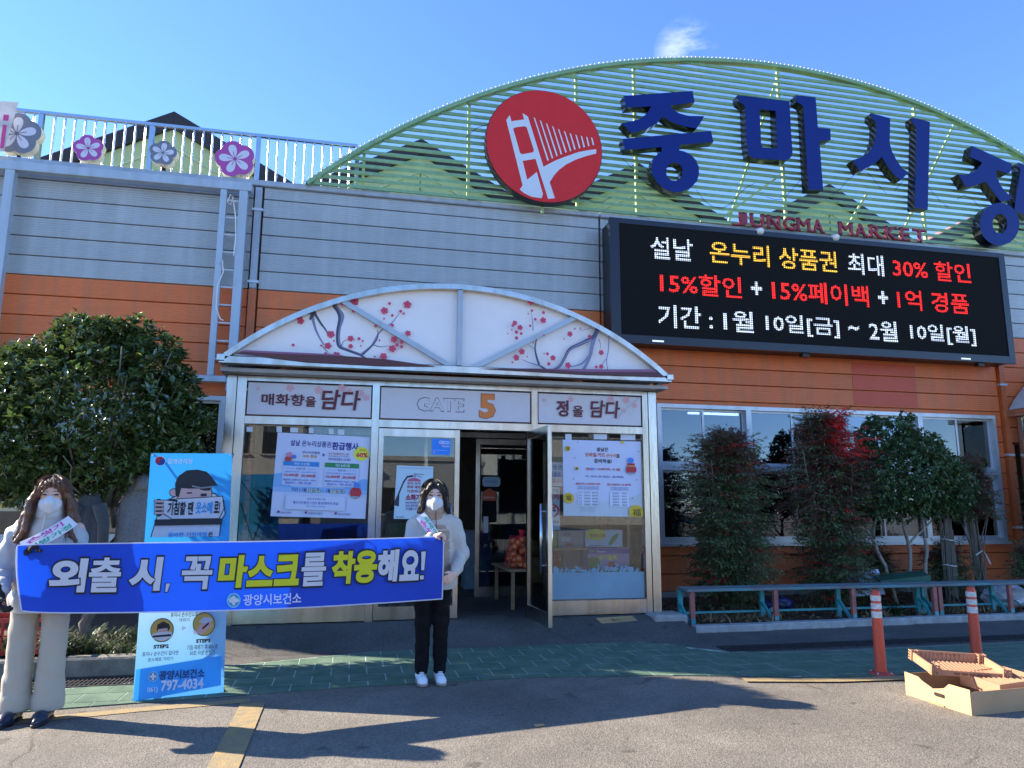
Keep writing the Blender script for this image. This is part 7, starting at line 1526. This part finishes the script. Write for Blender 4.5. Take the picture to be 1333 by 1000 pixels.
for s in (-1, 1):
    F.cap(W(.045*s, -.058, .085), W(.082*s, -.048, .01), .016, .020, k=.02); prev = W(.084*s, -.044, .005)
    for i in range(1, 9):
        z = .0-.034*i; x = (.088+.010*math.sin(i*.9)+.007*i+.006*math.sin(i*1.7))*s; y_ = -.040-.003*i+.006*math.sin(i*2.1+s); nx = W(x, y_, z); F.cap(prev, nx, .024-.0012*i, .023-.0014*i, k=.02); prev = nx
    prev = W(.085*s, .02, -.02)
    for i in range(1, 8): nx = W((.095+.009*i+.008*math.sin(i*1.9+1))*s, .012, -.02-.033*i); F.cap(prev, nx, .040-.0024*i, .038-.0024*i, k=.02); prev = nx
F.cap(W(0, .075, 0), W(0, .09, -.25), .07, .06, k=.03)
for q in range(8): s = 1 if q % 2 else -1; a = W(s*(.115+.010*(q//2)), -.045+.015*q, -.19-.01*q); F.cap(a, a+np.array([s*.03, -.01, -.085]), .016, .005, k=.012)
strands(F, W, .0016); o = F.build('hair', t, HAIRR, 0); hair_strands(o, W, HAIRR, 620, -.30, .052, 8, wave=.012, skip=46)
# jacket, padded
F = Field((-2.46, 5.38, .70), (-1.62, 5.98, 1.42), .0058); F.cap((lx, ly, 1.20), (lx, ly, .80), .162, .182, k=.03, quilt=.012, sp=.115, sq=.78, wr=.006); F.cap((lx-.10, ly, 1.24), (lx-.14, ly, 1.235), .078, .074, k=.05); F.cap((lx+.10, ly, 1.24), (lx+.13, ly, 1.235), .078, .074, k=.05)
F.cap(RSh, REl, .076, .073, k=.03, quilt=.009, sp=.085, wr=.006); F.cap(REl, np.array(RWr)+(-.01, .03, .03), .074, .050, k=.02, quilt=.009, sp=.08, wr=.003); F.cap(LSh, LEl, .074, .072, k=.03, quilt=.009, sp=.085, wr=.003); F.cap(LEl, np.array(LWr)+(.03, .025, -.02), .066, .042, k=.02, quilt=.006, sp=.07, wr=.003)
F.cap((-2.03, 5.72, 1.28), (-2.025, 5.70, 1.375), .098, .092, k=.02, quilt=.008, sp=.055); F.ell((-2.022, 5.685, 1.42), (.066, .066, .045), cut=True, k=.015); F.build('jacket', t, JKT)
m = MB(); q = [(-2.02+.0*i, 5.605-.012*i-.01*math.sin(i), 1.35-.055*i) for i in range(6)]; m.tube(q, .004, mat('zip_white', (.6, .6, .6)), 6); m.build('zip', t)
# wide corduroy trousers
F = Field((-2.34, 5.48, .03), (-1.70, 6.0, .98), .0058); F.ell((lx, ly, .84), (.185, .13, .11), k=.03)
for s in (-1, 1): F.cap((lx+.093*s, ly, .84), (lx+.098*s, ly-.005, .46), .090, .078, k=.025, wr=.003); F.cap((lx+.098*s, ly-.005, .46), (lx+.098*s, ly+.005, .10), .078, .094, k=.02, wr=.0035); F.cap((lx+.098*s, ly+.005, .135), (lx+.098*s, ly+.005, .095), .099, .099, k=.003)
F.F = np.maximum(F.F, .065-F.ax[2][None, None, :]).astype(np.float32); F.build('trousers', t, CORD)
for s in (-1, 1):
    x = lx+.095*s; F = Field((x-.09, ly-.30, -.005), (x+.09, ly+.12, .13), .0045); F.cap((x, ly+.02, .045), (x+.006*s, ly-.12, .036), .040, .042, k=.03); F.cap((x+.006*s, ly-.12, .034), (x+.008*s, ly-.19, .028), .042, .024, k=.03); F.cap((x, ly+.02, .05), (x, ly, .09), .038, .034, k=.02); F.F = np.maximum(F.F, .012-F.ax[2][None, None, :]).astype(np.float32); o = F.build('shoe', t, LEA)
    F = Field((x-.09, ly-.30, -.005), (x+.09, ly+.12, .04), .0045); F.cap((x, ly+.02, .012), (x+.006*s, ly-.12, .012), .043, .045, k=.02); F.cap((x+.006*s, ly-.12, .012), (x+.008*s, ly-.19, .012), .045, .028, k=.02); F.F = np.maximum(F.F, np.maximum(.002-F.ax[2][None, None, :], F.ax[2][None, None, :]-.018)).astype(np.float32); F.build('sole', o, BLACKP)
def sash_l(u):
    u = float(u)
    a = Vector((-1.845, 5.60, 1.315)); b = Vector((-1.93, 5.52, 1.22)); c = Vector((-2.10, 5.50, 1.135)); q = (1-u)**2*a+2*u*(1-u)*b+u*u*c; tg = (2*(1-u)*(b-a)+2*u*(c-b)).normalized(); nr = Vector((.1, -1, .2)); sd = nr.cross(tg).normalized(); nr = tg.cross(sd).normalized(); nr = nr if nr.y < 0 else -nr
    return q, sd, nr
sash(t, sash_l, .088, '', [('내방가정', .95, .10, .92, .55, (.05, .42, .30)), ('손씻기', .9, .2, .45, .08, (.6, .05, .4))])

# ---------------------------------------------------------------- the long blue banner
t = thing('long_banner', 'long blue banner with large white and yellow Korean lettering held between the two women', 'banner', (-.7, 5.72, .93))
TL, BL_, TR, BR = P(22, 707.5, 5.47), P(19, 800, 5.43), P(578.5, 698, 6.02), P(576.5, 780.5, 6.02); BW = (TR-TL).length; BH = (TL-BL_).length
def bf(u, v, w):
    """u along the banner, v up, both 0..1"""
    q = (BL_*(1-u)+BR*u)*(1-v)+(TL*(1-u)+TR*u)*v
    sag = -.016*math.sin(math.pi*u)*(1-v)-.012*math.sin(math.pi*u); e = math.exp(-u*26); wv = .012*math.sin(u*5.2+.5)*math.sin(math.pi*min(1, max(0, u)))+.006*math.sin(u*17+v*2)*(1-u)*.6+.004*math.sin(18*u+v*5)*math.exp(-((u-.0)/.25)**2)+.004*math.sin(20*u-v*5)*math.exp(-((u-1)/.2)**2)+.004*math.sin(9*u+4*v)
    x = q.x+e*.035*(1-v)**2; z = q.z+sag+e*(.02*(1-v)**3-.01*v*v) ; y = q.y+wv-e*.05*math.sin(math.pi*v)*.4
    return (x+w*.1, y-w, z)
BLU = mat('banner_royal_blue', (.004, .065, .60), rough=.45, var=.03, transl=.40); BWH = mat('banner_white', (.78, .78, .82), rough=.5, var=.02, transl=.35)
vs, fs = grid(bf, 80, 12, BLU); m = MB(); m.add(vs, fs, BLU); m.build('cloth', t, smooth=True, fix=False)
m = MB(); pts = []
vs, fs = grid(lambda u, v, w: bf(.001+u*.998, 1-.018*(1-v), .0015), 80, 1, BWH); m.add(vs, fs, BWH); vs, fs = grid(lambda u, v, w: bf(.001+u*.998, .018*v, .0015), 80, 1, BWH); m.add(vs, fs, BWH)
vs, fs = grid(lambda u, v, w: bf(.0035*u, .02+.96*v, .0016), 1, 12, BWH); m.add(vs, fs, BWH); vs, fs = grid(lambda u, v, w: bf(.9965+.0035*u, .02+.96*v, .0016), 1, 12, BWH); m.add(vs, fs, BWH); m.build('white_hem', t, smooth=True, fix=False)
p = Print(bf, step=.0006, transl=.3); p.w = .010; KK = (.012, .012, .02); BWt = (.78, .78, .84); BYl = (.80, .80, .02); asp = BW/BH
def bt_(tt, x0, x1, v0, v1, col, edge=True, bold=.05):
    u0, u1 = (x0-45)/1258., (x1-45)/1258.; v, fs_2, W_, H_ = text_mesh(tt, bold, .10); 
    if edge: p.text(tt, u0-.0028, v0-.028, u1+.0028, v1+.028, KK, bold+.033, shear=.10, res=5)
    p.text(tt, u0, v0, u1, v1, col, bold, shear=.10, res=5)
for a in (('외', 125, 224, .30, .78), ('시', 328, 420, .31, .79)): bt_(*a, BWt)
bt_('꼭', 470, 557, .32, .79, BWt, bold=.030)
bt_('출', 225, 308, .30, .79, BWt, bold=.028)
p.poly([((425-45)/1258., .42), ((441-45)/1258., .42), ((434-45)/1258., .28), ((424-45)/1258., .28)], KK); p.poly([((428-45)/1258., .41), ((439-45)/1258., .41), ((432-45)/1258., .295), ((426-45)/1258., .295)], BWt)
for a in (('마', 572, 660, .33, .80), ('스', 655, 735, .34, .78), ('크', 737, 815, .34, .79)): bt_(*a, BYl)
bt_('를', 822, 900, .32, .81, BWt, bold=.026)
for a in (('착', 918, 995, .33, .82), ('용', 990, 1068, .33, .82)): bt_(*a, BYl)
for a in (('해', 1070, 1143, .33, .82), ('요', 1143, 1212, .33, .80)): bt_(*a, BWt)
p.poly([((1216-45)/1258., .79), ((1238-45)/1258., .79), ((1232-45)/1258., .46), ((1217-45)/1258., .46)], KK); p.poly([((1219-45)/1258., .77), ((1235-45)/1258., .77), ((1230-45)/1258., .48), ((1220-45)/1258., .48)], BWt); p.rect((1213-45)/1258., .32, (1232-45)/1258., .42, KK); p.rect((1216-45)/1258., .34, (1229-45)/1258., .40, BWt)
cu_, cv2 = .457, .155; r_ = .105
def ed_(r, col): p.poly([(cu_+r/asp*math.cos(2*math.pi*k/28), cv2+r*math.sin(2*math.pi*k/28)) for k in range(28)], col)
ed_(r_, (.25, .62, .75)); ed_(r_*.82, (.05, .38, .55)); p.poly([(cu_-.10/asp, cv2+.0), (cu_-.05/asp, cv2+.05), (cu_+.06/asp, cv2+.03), (cu_+.1/asp, cv2-.02), (cu_, cv2-.01)], (.5, .75, .85)); p.rect(cu_-.022/asp, cv2-.065, cu_+.022/asp, cv2+.06, BWt); p.rect(cu_-.065/asp, cv2-.03, cu_+.065/asp, cv2+.015, BWt)
p.text('광양시보건소', (648-45)/1258., .075, (823-45)/1258., .235, BWt, .02); p.build('lettering', t)
